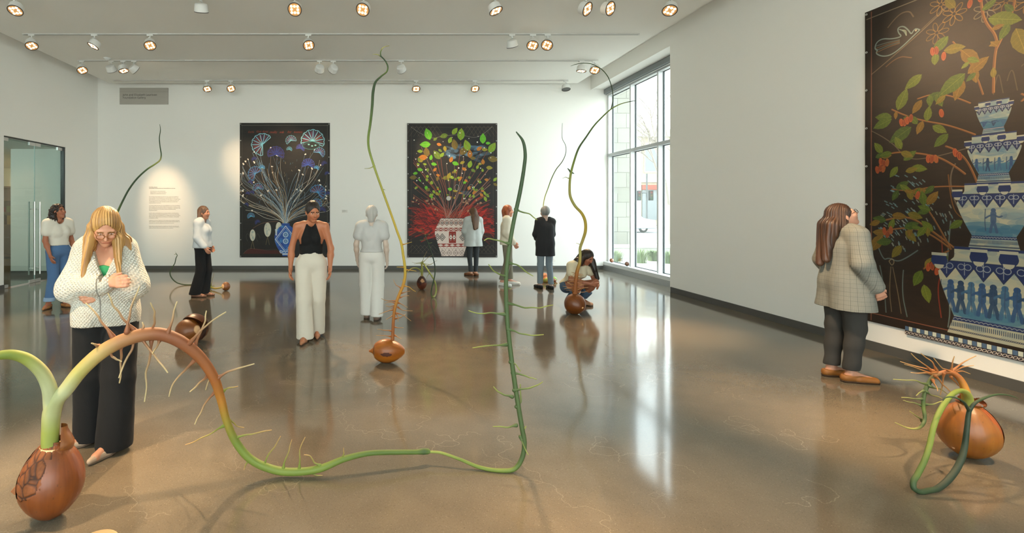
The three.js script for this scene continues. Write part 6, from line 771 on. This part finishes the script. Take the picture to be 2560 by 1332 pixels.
    const n = wr(T.wrinkle ?? 0.008, T.wf ?? 9);
    const g = meshOf(list, T.k ?? 0.035, near, (x, y, z, d) => { d += n(x, y, z); d = neckCut(d, x, y, z, T.neck ?? 0.072); const hy = T.hemAt ? T.hemAt(x, y, z) : hem; d = Math.max(d, (hy - y) * 0.9); if (T.cut) d = Math.max(d, T.cut(x, y, z)); return d; });
    wrapUV(g, T.seam ?? 0); part(T.name ?? 'top', g, T.mat ?? cloth(T.color), t, T.label);
    if (T.inner) part('undershirt', meshOf(torso(0.006), 0.03, near, (x, y, z, d) => Math.max(d, y - T.inner.top + 0.25 * z, 1.0 - y)), cloth(T.inner.color), t, 'green shirt at the neckline');
  }
  if (o.legs) {
    const T = o.legs, r = T.r, hem = T.hem ?? 0.09, list = [cap(side(J.pelvis, 0.06), side(J.pelvis, -0.06), 0.118 * build, 0.118 * build), ...(T.high ? [cap(side(J.pelvis, 0.035), side(waist, 0.03), 0.112 * build, 0.103 * build), cap(side(J.pelvis, -0.035), side(waist, -0.03), 0.112 * build, 0.103 * build)] : [])], n = wr(T.wrinkle ?? 0.006, 8);
    const up = nrm3(add3(J.chest, J.pelvis, -1)), wl = T.high ? add3(waist, up, 0.0) : add3(J.pelvis, up, 0.08);
    for (const s of [1, -1]) { const [a, b, c] = s > 0 ? [J.hipL, J.knL, J.anL] : [J.hipR, J.knR, J.anR]; list.push(cap(a, b, r[0], r[1]), cap(b, T.over ? [c[0], Math.min(c[1], 0.05), c[2]] : c, r[1], r[2])); }
    const g = meshOf(list, T.k ?? 0.022, near, (x, y, z, d) => { d += n(x, y, z); if (T.crease) d += 0.004 * Math.sin(y * 34 + 6 * x) * clamp((0.8 - y) * 2); d = Math.max(d, (x - wl[0]) * up[0] + (y - wl[1]) * up[1] + (z - wl[2]) * up[2]); return T.noHem ? d : Math.max(d, hem - y); });
    wrapUV(g, T.seam ?? 0); part(T.name ?? 'trousers', g, cloth(T.color), t, T.label);
    if (T.cuff) for (const s of [1, -1]) { const c = s > 0 ? J.anL : J.anR, b = s > 0 ? J.knL : J.knR, q = mix3(c, b, 0.1), q2 = mix3(c, b, 0.2); part('turned_cuff', meshOf([cap(q, q2, r[2] + 0.012, r[2] + 0.012)], 0.01, near * 0.8, (x, y, z, d) => Math.max(d, q[1] - 0.015 - y, y - q2[1] - 0.01)), cloth(T.cuff), t); }
  }
  if (o.shoes) for (const s of [1, -1]) {
    const T = o.shoes, [c, d] = s > 0 ? [J.anL, J.toL] : [J.anR, J.toR], dir = nrm3([d[0] - c[0], 0, d[2] - c[2]]), yb = T.air?.[s > 0 ? 0 : 1] ?? 0, heel = [c[0] - dir[0] * 0.04, yb + 0.04, c[2] - dir[2] * 0.04], tip = add3([d[0], yb + 0.026, d[2]], dir, T.point ? 0.045 : 0.012), mid = mix3(heel, tip, 0.45), pr = [-dir[2], 0, dir[0]];
    const list = [cap(heel, mid, 0.037, 0.040), cap(add3(mid, pr, 0.008), add3(tip, pr, T.point ? 0 : 0.012), 0.036, T.point ? 0.012 : 0.028), cap(add3(mid, pr, -0.008), add3(tip, pr, T.point ? 0 : -0.012), 0.036, T.point ? 0.012 : 0.028), cap([c[0], yb + (T.high ?? 0.05), c[2]], heel, 0.038, 0.036)];
    const g = meshOf(list, 0.02, o.shoeCell ?? 0.008, (x, y, z, dd) => Math.max(dd, yb + 0.012 - y, y - yb - (T.high ?? 0.065)));
    const m = part('shoe', g, std(T.color, { roughness: 0.6 }), t, T.label);
    part('sole', meshOf([cap([heel[0], yb + 0.016, heel[2]], [mid[0], yb + 0.016, mid[2]], 0.04, 0.041), cap([mid[0], yb + 0.016, mid[2]], [tip[0], yb + 0.016, tip[2]], 0.042, T.point ? 0.014 : 0.036)], 0.015, o.shoeCell ?? 0.008, (x, y, z, dd) => Math.max(dd, yb + 0.0005 - y, y - yb - 0.017)), std(T.sole ?? 0x3a2a20, { roughness: 0.8 }), m);
  }
  if (o.hairShape !== null) {
    const H = o.hairShape, cst = [ell([0, 0.03, -0.018], [0.088, 0.105, 0.104]), ...(H.locks ?? []).map(([a, b, ra, rb]) => cap(a, b, ra, rb))], fcut = ell([0, -0.022, 0.108], [H.face ?? 0.064, 0.108, 0.075]), world = (H.world ?? []).map(([a, b, ra, rb]) => cap(a, b, ra, rb));
    const loc = (x, y, z) => { const p = toHead(x, y, z); const hx = p.x, hy = p.y, hz = p.z; let d = 1e3; for (const c of cst) d = smin(d, c(hx, hy, hz), 0.02); return Math.max(d, -fcut(hx, hy, hz)); };
    const [l0, h0] = bounds([...cst, ...world.length ? [] : []]), lo = [1e9, 1e9, 1e9], hi = [-1e9, -1e9, -1e9];
    for (const x of [l0[0], h0[0]]) for (const y of [l0[1], h0[1]]) for (const z of [l0[2], h0[2]]) { const p = fromHead([x, y, z]); for (let i = 0; i < 3; i++) { lo[i] = Math.min(lo[i], p[i]); hi[i] = Math.max(hi[i], p[i]); } }
    for (const w of world) for (let i = 0; i < 3; i++) { lo[i] = Math.min(lo[i], w.lo[i]); hi[i] = Math.max(hi[i], w.hi[i]); }
    const amp = H.curl ?? 0.004, fr = H.freq ?? 46;
    const hgm = surfaceNet((x, y, z) => { let d = loc(x, y, z); for (const w of world) d = smin(d, w(x, y, z), 0.03); const a = Math.atan2(x - J.head[0], z - J.head[2]); return d + (H.curl ? amp * (noise(x * fr, y * fr, z * fr) + 0.5 * noise(x * fr * 2, y * fr * 2, z * fr * 2)) : amp * Math.sin(a * 40 + 3 * noise(x * 12, y * 5, z * 12)) * 0.7); }, lo, hi, o.hairCell ?? hc);
    const c0 = o.hair, c1 = o.hair2 ?? o.hair.clone().multiplyScalar(1.6);
    part('hair', paintG(hgm, (x, y, z) => { const a = Math.atan2(x - J.head[0], z - J.head[2]); return c0.clone().lerp(c1, clamp(0.35 + 0.9 * noise(a * 9, y * 3, 2) + 0.4 * noise(a * 30, y * 4, 7))); }), VC({ roughness: 0.45 }), t);
  }
  if (o.glasses) {
    const gm = std(o.glasses, { roughness: 0.3, metalness: 0.4 }), gl = [];
    for (const s of [-1, 1]) { gl.push(new THREE.TorusGeometry(0.021, 0.0022, 6, 20).scale(1.1, 0.9, 1).translate(s * 0.031, 0.0, 0.102)); gl.push(rod(V(s * 0.054, 0.003, 0.1), V(s * 0.086, 0.0, -0.01), 0.002, 6)); } gl.push(rod(V(-0.01, 0.003, 0.104), V(0.01, 0.003, 0.104), 0.002, 6));
    const g = mergeGeometries(gl.map((q) => q.index ? q.toNonIndexed() : q)); g.applyQuaternion(hq); g.translate(...J.head); part('glasses', g, gm, t);
  }
  return t;
}
const at = (u, v) => { const Z = 2016 / (v - V0); return [(u - U0) / FOC * Z, 0, -Z]; };
const D2R = Math.PI / 180;

// 1 woman with folded arms, head bowed over the sprout
person('woman in a chunky white cardigan and black trousers, arms folded, looking down', at(266, 1118), 16 * D2R, 1.0, {
  head: [0.015, 1.475, 0.085], neck: [0, 1.39, 0.0], pitch: -0.62, yaw: 0.22, chest: [0, 1.215, 0.0], shL: [0.118, 1.325, 0.0], shR: [-0.118, 1.325, 0.0], elL: [0.190, 1.085, 0.05], elR: [-0.198, 1.08, 0.05], wrL: [0.02, 1.05, 0.115], wrR: [0.05, 1.125, 0.205], pdL: [0, 0.2, -1], pdR: [0, -0.2, -1], curlL: 0.5, curlR: 0.4,
  anL: [0.06, 0.085, 0.06], toL: [-0.02, 0.03, 0.20], knL: [0.085, 0.49, 0.05], anR: [-0.115, 0.085, -0.12], toR: [-0.23, 0.03, -0.02], knR: [-0.10, 0.49, -0.03],
}, {
  cell: 0.010, headCell: 0.0055, handCell: 0.005, shoeCell: 0.006, hair: hex(0x8a6234), hair2: hex(0xc79a58), skin: hex(0xc48a6c), glasses: 0x8a5a2a,
  top: { name: 'cardigan', color: 0xd8d4c8, mat: std(0xffffff, { map: KNITC, roughness: 0.95, bumpMap: KNIT, bumpScale: 0.012 }), sleeve: 'long', loose: 0.028, arm: [0.048, 0.058, 0.030], hem: 0.83, flare: [0.075, 0.13], wrinkle: 0.02, wf: 7, neck: 0.085, seam: Math.PI, cut: (x, y, z) => z > 0.0 ? 0.9 * ((y - 1.13) * 0.36 - Math.abs(x - 0.015)) : -1, inner: { color: 0x2f8a58, top: 1.25 } },
  legs: { color: 0x0b0b0c, r: [0.115, 0.105, 0.115], hem: 0.03, over: true, high: true, wrinkle: 0.008 },
  shoes: { color: 0xb39a82, point: true, sole: 0x7a6452, high: 0.05 },
  hairShape: { face: 0.06, locks: [[[0.075, 0.0, 0.0], [0.085, -0.13, 0.045], 0.035, 0.034], [[-0.075, 0.0, 0.0], [-0.085, -0.13, 0.045], 0.035, 0.034], [[0, 0, -0.08], [0, -0.12, -0.08], 0.06, 0.06]], world: [[[0.085, 1.40, 0.10], [0.105, 1.17, 0.15], 0.034, 0.012], [[-0.075, 1.40, 0.10], [-0.10, 1.15, 0.155], 0.036, 0.014], [[0.12, 1.38, 0.04], [0.155, 1.28, 0.06], 0.045, 0.02]] },
});
// 2 woman by the glass doors
person('woman with long curly dark hair, white tee and cuffed blue jeans by the glass doors', at(146, 768), 62 * D2R, 1.0, { head: [0, 1.545, 0.01], pitch: 0.18, yaw: 0.25, wrR: [-0.20, 0.86, 0.13], elR: [-0.215, 1.085, 0.02], wrL: [0.20, 0.88, 0.14], anL: [0.08, 0.085, 0.05], toL: [0.09, 0.03, 0.22], anR: [-0.12, 0.085, -0.06], toR: [-0.25, 0.03, 0.06] }, {
  cell: 0.013, hair: hex(0x1a110d), hair2: hex(0x3a261c), skin: hex(0xa8694c), top: { color: 0xd9d2c4, sleeve: 'short', hem: 1.0, loose: 0.02 }, legs: { name: 'jeans', color: 0x4f6f96, r: [0.102, 0.078, 0.068], hem: 0.12, high: true, cuff: 0x8ea6c0 }, shoes: { color: 0xa8703c, point: true, sole: 0x5a3a1e, high: 0.055 },
  hairShape: { curl: 0.016, freq: 30, face: 0.066, locks: [[[0.06, 0.02, -0.05], [0.09, -0.14, -0.05], 0.06, 0.06], [[-0.06, 0.02, -0.05], [-0.09, -0.14, -0.05], 0.06, 0.06], [[0, 0, -0.08], [0, -0.16, -0.1], 0.07, 0.075]], world: [[[0.06, 1.42, -0.09], [0.08, 1.22, -0.11], 0.06, 0.035], [[-0.06, 1.42, -0.09], [-0.08, 1.2, -0.11], 0.06, 0.035], [[-0.1, 1.4, 0.0], [-0.12, 1.26, 0.02], 0.05, 0.03]] } });
// 3 walker in front of the text
person('walker in a white shirt and black flared trousers passing the text wall', at(506, 741), 84 * D2R, 0.985, { head: [0, 1.535, 0.03], elL: [0.2, 1.09, -0.06], wrL: [0.19, 0.92, 0.06], elR: [-0.2, 1.09, 0.0], wrR: [-0.19, 0.92, 0.13], knL: [0.075, 0.48, 0.06], anL: [0.075, 0.085, -0.02], toL: [0.085, 0.03, 0.14], knR: [-0.075, 0.48, 0.0], anR: [-0.075, 0.085, -0.10], toR: [-0.085, 0.03, 0.06] }, {
  hair: hex(0x4a3528), hair2: hex(0x7a5c46), skin: hex(0xb98064), top: { name: 'shirt', color: 0xc3c8cb, sleeve: 'long', hem: 0.9, loose: 0.026, flare: [0.08, 0.13] }, legs: { color: 0x0d0d0f, r: [0.10, 0.085, 0.115], hem: 0.05, over: true }, shoes: { color: 0x8a5f48, point: true, sole: 0x4a2c1e }, hairShape: { locks: [[[0.05, 0.0, -0.05], [0.06, -0.10, -0.05], 0.05, 0.045], [[-0.05, 0.0, -0.05], [-0.06, -0.1, -0.05], 0.05, 0.045]] } });
// 4 woman in a black halter
person('woman in a sleeveless black top and wide white trousers walking forward', at(778, 848), 6 * D2R, 1.015, { head: [0.02, 1.53, 0.05], pitch: -0.3, yaw: 0.35, elL: [0.235, 1.09, -0.02], wrL: [0.225, 0.86, 0.06], elR: [-0.235, 1.09, -0.04], wrR: [-0.245, 0.86, 0.0], anR: [-0.07, 0.085, 0.08], toR: [-0.10, 0.03, 0.24], knR: [-0.08, 0.49, 0.08], knL: [0.075, 0.49, -0.02], anL: [0.06, 0.12, -0.16], toL: [0.07, 0.04, 0.0] }, {
  cell: 0.012, headCell: 0.007, handCell: 0.006, hair: hex(0x16100d), hair2: hex(0x33231b), skin: hex(0xb4714e), top: { name: 'halter_top', color: 0x0a0a0b, sleeve: 'none', hem: 1.02, loose: 0.008, wrinkle: 0.003, neck: 0.058, cut: (x, y, z) => (Math.abs(x) - 0.115 + Math.max(0, y - 1.22) * 0.35) * (y > 1.15 ? 1 : 0) - (y > 1.15 ? 0 : 1) }, legs: { color: 0xcfc6b6, r: [0.106, 0.096, 0.104], hem: 0.035, over: true, high: true, wrinkle: 0.01 }, shoes: { color: 0xa8714e, point: true, sole: 0x6a4430 }, hairShape: { face: 0.068, locks: [[[0, 0.03, -0.09], [0, -0.01, -0.125], 0.045, 0.04]] } });
// 5 visitor seen from behind between the paintings
person('visitor in a pale grey top and white trousers between the two back paintings', at(929, 796), 176 * D2R, 0.985, { elL: [0.225, 1.09, -0.02], wrL: [0.22, 0.87, 0.05], anL: [0.075, 0.085, 0.03], toL: [0.09, 0.03, 0.2], anR: [-0.08, 0.085, -0.08], toR: [-0.1, 0.03, 0.09] }, {
  hair: hex(0xaeaba6), hair2: hex(0xbfbcb8), skin: hex(0xc8b4a4), top: { color: 0xc0bfbc, sleeve: 'short', hem: 0.98, loose: 0.02 }, legs: { color: 0xd8d5ce, r: [0.105, 0.092, 0.095], hem: 0.05, over: true, high: true }, shoes: { color: 0x7a6252, sole: 0x4a3a30 }, hairShape: { locks: [[[0, 0.0, -0.07], [0, -0.08, -0.07], 0.055, 0.045]] } });
// 6 woman at the red-leaf painting
person('woman in a pale grey coat with long brown hair at the red-leaf painting', at(1183, 689), 196 * D2R, 0.97, { elL: [0.2, 1.09, 0.06], wrL: [0.13, 0.98, 0.2], elR: [-0.21, 1.09, 0.0], wrR: [-0.2, 0.88, 0.08], anL: [0.06, 0.085, 0.0], toL: [0.12, 0.03, 0.16], anR: [-0.06, 0.085, -0.02], toR: [0.02, 0.03, 0.15] }, {
  hair: hex(0x4a3222), hair2: hex(0x7a5638), skin: hex(0xc08a6c), top: { name: 'coat', color: 0xb9bdba, sleeve: 'long', hem: 0.72, loose: 0.03, flare: [0.085, 0.155] }, legs: { color: 0x34373a, r: [0.095, 0.062, 0.05], hem: 0.1 }, shoes: { color: 0x7a4a2a, sole: 0x4a2c1a, high: 0.06 }, hairShape: { locks: [[[0, 0, -0.08], [0, -0.14, -0.1], 0.075, 0.075]], world: [[[0.03, 1.42, -0.11], [0.03, 1.16, -0.15], 0.075, 0.045], [[-0.03, 1.42, -0.11], [-0.02, 1.18, -0.15], 0.075, 0.04]] } });
// 7 red-haired woman
person('woman with a red bob, cream top, khaki trousers and white sneakers', at(1268, 712), 72 * D2R, 1.0, { head: [0, 1.535, 0.02], yaw: 0.1, elL: [0.21, 1.09, -0.02], wrL: [0.16, 0.88, 0.12], elR: [-0.21, 1.09, -0.02], wrR: [-0.13, 0.87, 0.14], curlL: 0.8, curlR: 0.8, anL: [0.085, 0.085, 0.05], toL: [0.11, 0.03, 0.22], anR: [-0.1, 0.085, -0.10], toR: [-0.2, 0.03, 0.06] }, {
  hair: hex(0x7a3a1c), hair2: hex(0xa85c30), skin: hex(0xc89078), top: { color: 0xd4ccb8, sleeve: 'long', hem: 0.84, loose: 0.024, flare: [0.085, 0.14] }, legs: { color: 0x77705f, r: [0.10, 0.08, 0.07], hem: 0.12 }, shoes: { color: 0xd8d6d0, sole: 0xe4e2dc, high: 0.07 }, hairShape: { face: 0.062, locks: [[[0.06, 0.0, -0.03], [0.07, -0.10, -0.015], 0.04, 0.04], [[-0.06, 0.0, -0.03], [-0.07, -0.1, -0.015], 0.04, 0.04], [[0, 0, -0.08], [0, -0.1, -0.07], 0.055, 0.05]] } });
// 8 visitor in a dark coat
person('visitor in a long black coat and blue grey trousers facing the window corner', at(1363, 721), 186 * D2R, 0.985, { shL: [0.14, 1.35, 0], shR: [-0.14, 1.35, 0], elL: [0.17, 1.09, 0.06], wrL: [0.1, 1.0, 0.18], elR: [-0.17, 1.09, 0.06], wrR: [-0.1, 1.0, 0.18], anL: [0.1, 0.085, 0.02], toL: [0.12, 0.03, 0.18], anR: [-0.08, 0.085, -0.1], toR: [-0.09, 0.03, 0.07] }, {
  hair: hex(0x6c6f70), hair2: hex(0x8a8c8c), skin: hex(0xb4988a), top: { name: 'coat', color: 0x232427, sleeve: 'long', hem: 0.66, loose: 0.02, flare: [0.07, 0.13] }, legs: { color: 0x7d8a94, r: [0.09, 0.065, 0.055], hem: 0.1 }, shoes: { color: 0x1c1c1e, sole: 0x101010, high: 0.07 }, hairShape: { locks: [] } });
// 9 woman crouching behind the round onion
person('woman with long dark hair in a cream tee and jeans crouching behind the round onion', at(1440, 762), 22 * D2R, 1.0, {
  pelvis: [0, 0.30, -0.14], chest: [0, 0.56, 0.02], neck: [0.02, 0.71, 0.10], head: [0.05, 0.80, 0.19], pitch: -0.55, yaw: 0.2, shL: [0.17, 0.66, 0.07], shR: [-0.165, 0.66, 0.07], elL: [0.23, 0.44, 0.16], elR: [-0.24, 0.44, 0.14], wrL: [0.12, 0.38, 0.33], wrR: [-0.04, 0.40, 0.33], hipL: [0.09, 0.29, -0.12], hipR: [-0.09, 0.29, -0.12], knL: [0.16, 0.40, 0.26], knR: [-0.17, 0.36, 0.27], anL: [0.13, 0.09, -0.02], anR: [-0.13, 0.09, -0.02], toL: [0.16, 0.03, 0.15], toR: [-0.16, 0.03, 0.15],
}, {
  cell: 0.012, headCell: 0.007, hair: hex(0x17100d), hair2: hex(0x38261c), skin: hex(0x9c6248), top: { color: 0xcfc4a8, sleeve: 'short', hem: 0.0, loose: 0.016, cut: (x, y, z) => 0.36 - y + (z + 0.14) * 0.4 }, legs: { name: 'jeans', color: 0x41576e, r: [0.105, 0.082, 0.062], hem: 0.1, noHem: false }, shoes: { color: 0xb4886a, sole: 0x5a4030 },
  hairShape: { locks: [[[0.07, 0.0, -0.02], [0.1, -0.13, 0.02], 0.045, 0.045], [[-0.07, 0.0, -0.02], [-0.09, -0.12, 0.0], 0.045, 0.045], [[0, 0, -0.08], [0, -0.1, -0.1], 0.065, 0.06]], world: [[[0.14, 0.74, 0.2], [0.2, 0.46, 0.26], 0.055, 0.03], [[-0.06, 0.74, 0.1], [-0.12, 0.62, 0.02], 0.06, 0.04], [[0.02, 0.74, 0.08], [0.0, 0.62, -0.02], 0.06, 0.04]] } });
// 10 woman looking up at the vase painting
person('woman in a grey checked coat and dark jeans looking up at the vase painting', at(2112, 948), 80 * D2R, 1.0, {
  head: [0, 1.525, -0.02], neck: [0, 1.40, -0.015], pitch: 0.5, yaw: -0.2, elL: [0.245, 1.10, -0.03], wrL: [0.235, 0.90, 0.08], elR: [-0.245, 1.10, -0.02], wrR: [-0.225, 0.89, 0.10], anL: [0.085, 0.085, -0.06], toL: [0.10, 0.03, 0.11], anR: [-0.075, 0.085, 0.0], toR: [-0.09, 0.03, 0.17], knR: [-0.085, 0.49, 0.03], knL: [0.085, 0.49, -0.02], curlR: 0.9,
}, {
  cell: 0.010, headCell: 0.006, handCell: 0.005, shoeCell: 0.006, build: 1.14, hair: hex(0x2c1b12), hair2: hex(0x5c3c28), skin: hex(0xc08a70), glasses: 0x3a2c20,
  top: { name: 'coat', color: 0xb0ada4, mat: std(0xb0b2b0, { map: TWEED, roughness: 0.95, bumpMap: WEAVE, bumpScale: 0.0006 }), sleeve: 'long', loose: 0.026, arm: [0.056, 0.05, 0.04], hem: 0.67, flare: [0.105, 0.165], wrinkle: 0.010, wf: 8, seam: 0.7 },
  legs: { name: 'jeans', color: 0x34322f, r: [0.115, 0.078, 0.058], hem: 0.115, crease: true }, shoes: { color: 0x8a5620, sole: 0x3a2412, high: 0.068 },
  hairShape: { locks: [[[0, 0.0, -0.08], [0, -0.08, -0.1], 0.07, 0.07], [[0.05, 0, -0.05], [0.06, -0.09, -0.07], 0.05, 0.05], [[-0.05, 0, -0.05], [-0.06, -0.09, -0.07], 0.05, 0.05]], world: [[[0.04, 1.44, -0.13], [0.05, 1.08, -0.175], 0.065, 0.03], [[-0.04, 1.44, -0.13], [-0.04, 1.12, -0.175], 0.065, 0.03]] } });
// ---------------------------------------------------------------- the street beyond the window
{
  const PAVE = std(new THREE.Color(0.27, 0.265, 0.25), { roughness: 0.9 }), ROAD = std(new THREE.Color(0.16, 0.165, 0.17), { roughness: 0.9 }), STONE = [0, 1, 2].map((k) => std(new THREE.Color(0.19 + k * 0.012, 0.182 + k * 0.012, 0.155 + k * 0.012), { roughness: 0.85 }));
  const ground = (name, g, m, label) => { const o = struct(name, g, m, label); return o; };
  ground('ground_pavement', box(6.4, -0.25, -26, 60, -0.02, 20), PAVE, 'pale pavement outside the window');
  ground('ground_road', mergeGeometries([box(6.4, -0.35, -44, 60, -0.12, -26)]), ROAD, 'grey street beyond the pavement');
  ground('ground_far_pavement', box(-10, -0.25, -70, 60, -0.02, -44), PAVE, 'far pavement across the street');
  // a limestone pier of coursed blocks just outside the corner
  const pier = thing('stone_pier', 'pale limestone block wall outside the first window bay', 'wall', [0, 0, 0]);
  part('core', box(6.5, 0, -17.6, 8.62, 7.0, -17.015), STONE[0], pier);
  for (let r = 0; r < 13; r++) { let x = 6.52 - (r % 2) * 0.3; const y = 0.3 + r * 0.5; while (x < 8.62) { const L = 0.62, a = Math.max(6.52, x), b = Math.min(8.64, x + L); if (b - a > 0.05) { const h = r === 3 ? 0.3 : 0.49; part('stone_block', box(a + 0.006, y + 0.006, -17.04, b - 0.006, y + h, -17.0 + (r < 1 ? 0.06 : 0)), STONE[Math.floor(rnd() * 3)], pier); } x += L; } }
  const wall = thing('planter_wall', 'low white planter wall behind the grasses outside', 'wall', [0, 0, 0]);
  part('wall_body', box(6.6, -0.02, -16.3, 14, 0.34, -16.05), std(new THREE.Color(0.4, 0.39, 0.37)), wall); part('coping', box(6.55, 0.34, -16.36, 14, 0.42, -16.0), std(new THREE.Color(0.72, 0.71, 0.69)), wall);
  // grasses and low shrubs
  const gm = new THREE.MeshPhysicalMaterial({ vertexColors: true, roughness: 0.8, side: THREE.DoubleSide, transmission: 0.25, thickness: 0 });
  const clump = (x, z, h, n, sp, kind) => {
    const pos = [], col = [], idx = [];
    for (let i = 0; i < n; i++) { const a = rnd() * 6.3, r0 = rnd() * sp * 0.4, bx = Math.cos(a) * r0, bz = Math.sin(a) * r0, hh = h * rr(0.6, 1.1), lean = rr(0.15, 0.6) * hh, w = kind ? 0.028 : 0.011, px = -Math.sin(a) * w, pz = Math.cos(a) * w, g = rr(0.7, 1.2); const base = pos.length / 3; for (let k = 0; k <= 4; k++) { const t = k / 4, q = Math.pow(1 - t, 0.7) * (k === 0 ? 0.7 : 1), ox = bx + Math.cos(a) * lean * t * t, oz = bz + Math.sin(a) * lean * t * t, oy = hh * (t - 0.25 * t * t * t); pos.push(ox + px * q, oy, oz + pz * q, ox - px * q, oy, oz - pz * q); for (let s = 0; s < 2; s++) col.push(0.12 * g, 0.17 * g, (kind ? 0.08 : 0.06) * g); if (k < 4) { const b = base + k * 2; idx.push(b, b + 1, b + 2, b + 1, b + 3, b + 2); } } }
    const g = new THREE.BufferGeometry(); g.setAttribute('position', new THREE.Float32BufferAttribute(pos, 3)); g.setAttribute('color', new THREE.Float32BufferAttribute(col, 3)); g.setIndex(idx); g.computeVertexNormals();
    const m = new THREE.Mesh(g, gm); m.name = numbered(kind ? 'low_shrub' : 'grass_clump'); m.position.set(x, -0.02, z); m.userData = { label: kind ? 'low broad-leaved shrub outside the window by the planter wall' : 'green grass clump growing outside the window', category: 'plant', group: kind ? 'shrubs at the planter wall' : 'grasses outside the window' }; scene.add(m);
  };
  for (const [x, z, h, n, sp] of [[6.98, -14.9, 0.52, 150, 0.45], [7.75, -14.9, 0.55, 160, 0.45], [8.5, -14.75, 0.52, 150, 0.45], [9.3, -14.8, 0.5, 140, 0.45], [7.35, -15.5, 0.4, 140, 0.4]]) clump(x, z, h, n, sp, 0);
  for (const [x, z] of [[8.5, -15.5], [9.45, -15.5], [10.4, -15.5], [11.3, -15.5]]) clump(x, z, 0.42, 260, 0.5, 1);
  // building across the street
  const CREAM = std(new THREE.Color(0.36, 0.30, 0.22), { roughness: 0.85 }), TRIM = std(new THREE.Color(0.42, 0.38, 0.31), { roughness: 0.8 }), DARK = std(new THREE.Color(0.15, 0.165, 0.175), { roughness: 0.15 });
  const b = thing('street_building', 'cream building across the street with tall upper windows and shopfronts', 'building', [0, 0, 0]);
  const bz = -47; part('wall', box(6, 0, bz - 8, 40, 8.6, bz), CREAM, b); part('cornice', box(5.8, 8.2, bz, 40, 8.9, bz + 0.5), TRIM, b); part('band_course', box(6, 4.0, bz, 40, 4.35, bz + 0.18), TRIM, b);
  for (let i = 0; i < 9; i++) { const x = 14.4 + i * 2.6; const w = part('upper_window', box(x, 4.9, bz, x + 1.3, 7.6, bz + 0.06), TRIM, b); part('window_glass', box(x + 0.12, 5.05, bz + 0.06, x + 1.18, 7.45, bz + 0.08), DARK, w); part('pilaster', box(x - 0.85, 0, bz, x - 0.35, 8.2, bz + 0.2), TRIM, b); const s = part('shopfront', box(x - 0.2, 0.5, bz, x + 1.6, 3.3, bz + 0.08), DARK, b, 'dark shop window'); part('fascia', box(x - 0.3, 3.3, bz, x + 1.7, 3.75, bz + 0.3), std(i % 3 === 1 ? 0x8a4436 : 0xd8d2c4), s); }
  // bare street tree
  const BARK = std(new THREE.Color(0.30, 0.26, 0.23), { roughness: 0.95 });
  const tree = (name, label, x, z, H, seed) => { const t = thing(name, label, 'tree', [x, -0.02, z]); const old = seedState; seedState = seed; const grow = (p, d, r, L, lev, out) => { const e = p.clone().addScaledVector(d, L), m1 = p.clone().lerp(e, 0.5).add(V(rr(-1, 1), rr(-0.4, 0.6), rr(-1, 1)).multiplyScalar(L * 0.08)); out.push(tube([p, m1, e], [r, r * 0.85, r * 0.68], [hex(0xffffff), hex(0xffffff), hex(0xffffff)], { sides: lev > 2 ? 4 : 6, per: 3 })); if (lev >= 5) return; const n = lev === 0 ? 4 : 3; for (let k = 0; k < n; k++) { const q = d.clone().add(V(rr(-1, 1), rr(-0.25, 0.7), rr(-1, 1)).multiplyScalar(0.85)).normalize(); grow(p.clone().lerp(e, k === 0 ? 1 : rr(0.5, 0.95)), q, r * 0.62, L * rr(0.6, 0.82), lev + 1, out); } }; const limbs = []; grow(V(0, 0, 0), V(0.03, 1, 0.02).normalize(), 0.13, H * 0.36, 0, limbs); seedState = old; part('trunk', limbs[0], BARK, t); part('branches', mergeGeometries(limbs.slice(1)), BARK, t); };
  tree('bare_tree', 'bare street tree with thin branches outside the middle bay', 12.4, -21.6, 8.2, 77); tree('bare_tree', 'bare young tree farther along the street', 19.0, -25.4, 5.6, 991);
  // traffic signal and passing car
  const ts = thing('traffic_signal', 'traffic signal with two dark heads on a grey pole', 'traffic light', [23.2, -0.02, -43.5]); const GR = std(0x4a4d50, { roughness: 0.6 });
  part('pole', rod(V(0, 0, 0), V(0, 4.6, 0), 0.07), GR, ts); part('mast_arm', rod(V(0, 2.9, 0), V(-0.9, 3.0, 0), 0.04), GR, ts);
  for (const x of [-0.75, 0.3]) { const hd = part('signal_head', rbox(0.34, 0.85, 0.22, 0.03).translate(x, 2.7, 0.1), std(0x1c1d1e), ts); for (let k = 0; k < 3; k++) part('signal_lens', cyl(0.09, 0.09, 0.03, 14).rotateX(Math.PI / 2).translate(x, 2.96 - k * 0.26, 0.22), std([0x5a1410, 0x4a3a10, 0x103a1c][k]), hd); }
  const car = thing('parked_car', 'silver car on the street beyond the pavement', 'car', [17.2, -0.12, -36]);
  const sh = new THREE.Shape([[-2.1, 0.3], [-2.15, 0.75], [-1.6, 0.9], [-0.9, 1.4], [0.7, 1.42], [1.35, 0.95], [2.1, 0.82], [2.15, 0.35]].map(([x, y]) => new THREE.Vector2(x, y)));
  part('body', new THREE.ExtrudeGeometry(sh, { depth: 1.6, bevelSize: 0.06, bevelThickness: 0.06, bevelSegments: 2 }).translate(0, 0, -0.8), std(0xaeb6bc, { metalness: 0.5, roughness: 0.3 }), car);
  part('side_windows', box(-0.95, 0.92, 0.855, 0.85, 1.32, 0.87), DARK, car);
  for (const x of [-1.35, 1.35]) for (const z of [-0.75, 0.75]) { const w = part('wheel', new THREE.TorusGeometry(0.24, 0.09, 8, 20).translate(x, 0.33, z), std(0x111111), car); part('hub_cap', cyl(0.17, 0.17, 0.1, 16).rotateX(Math.PI / 2).translate(x, 0.33, z), STEEL, w); }
}
shadow(scene);
renderer.render(scene, camera);
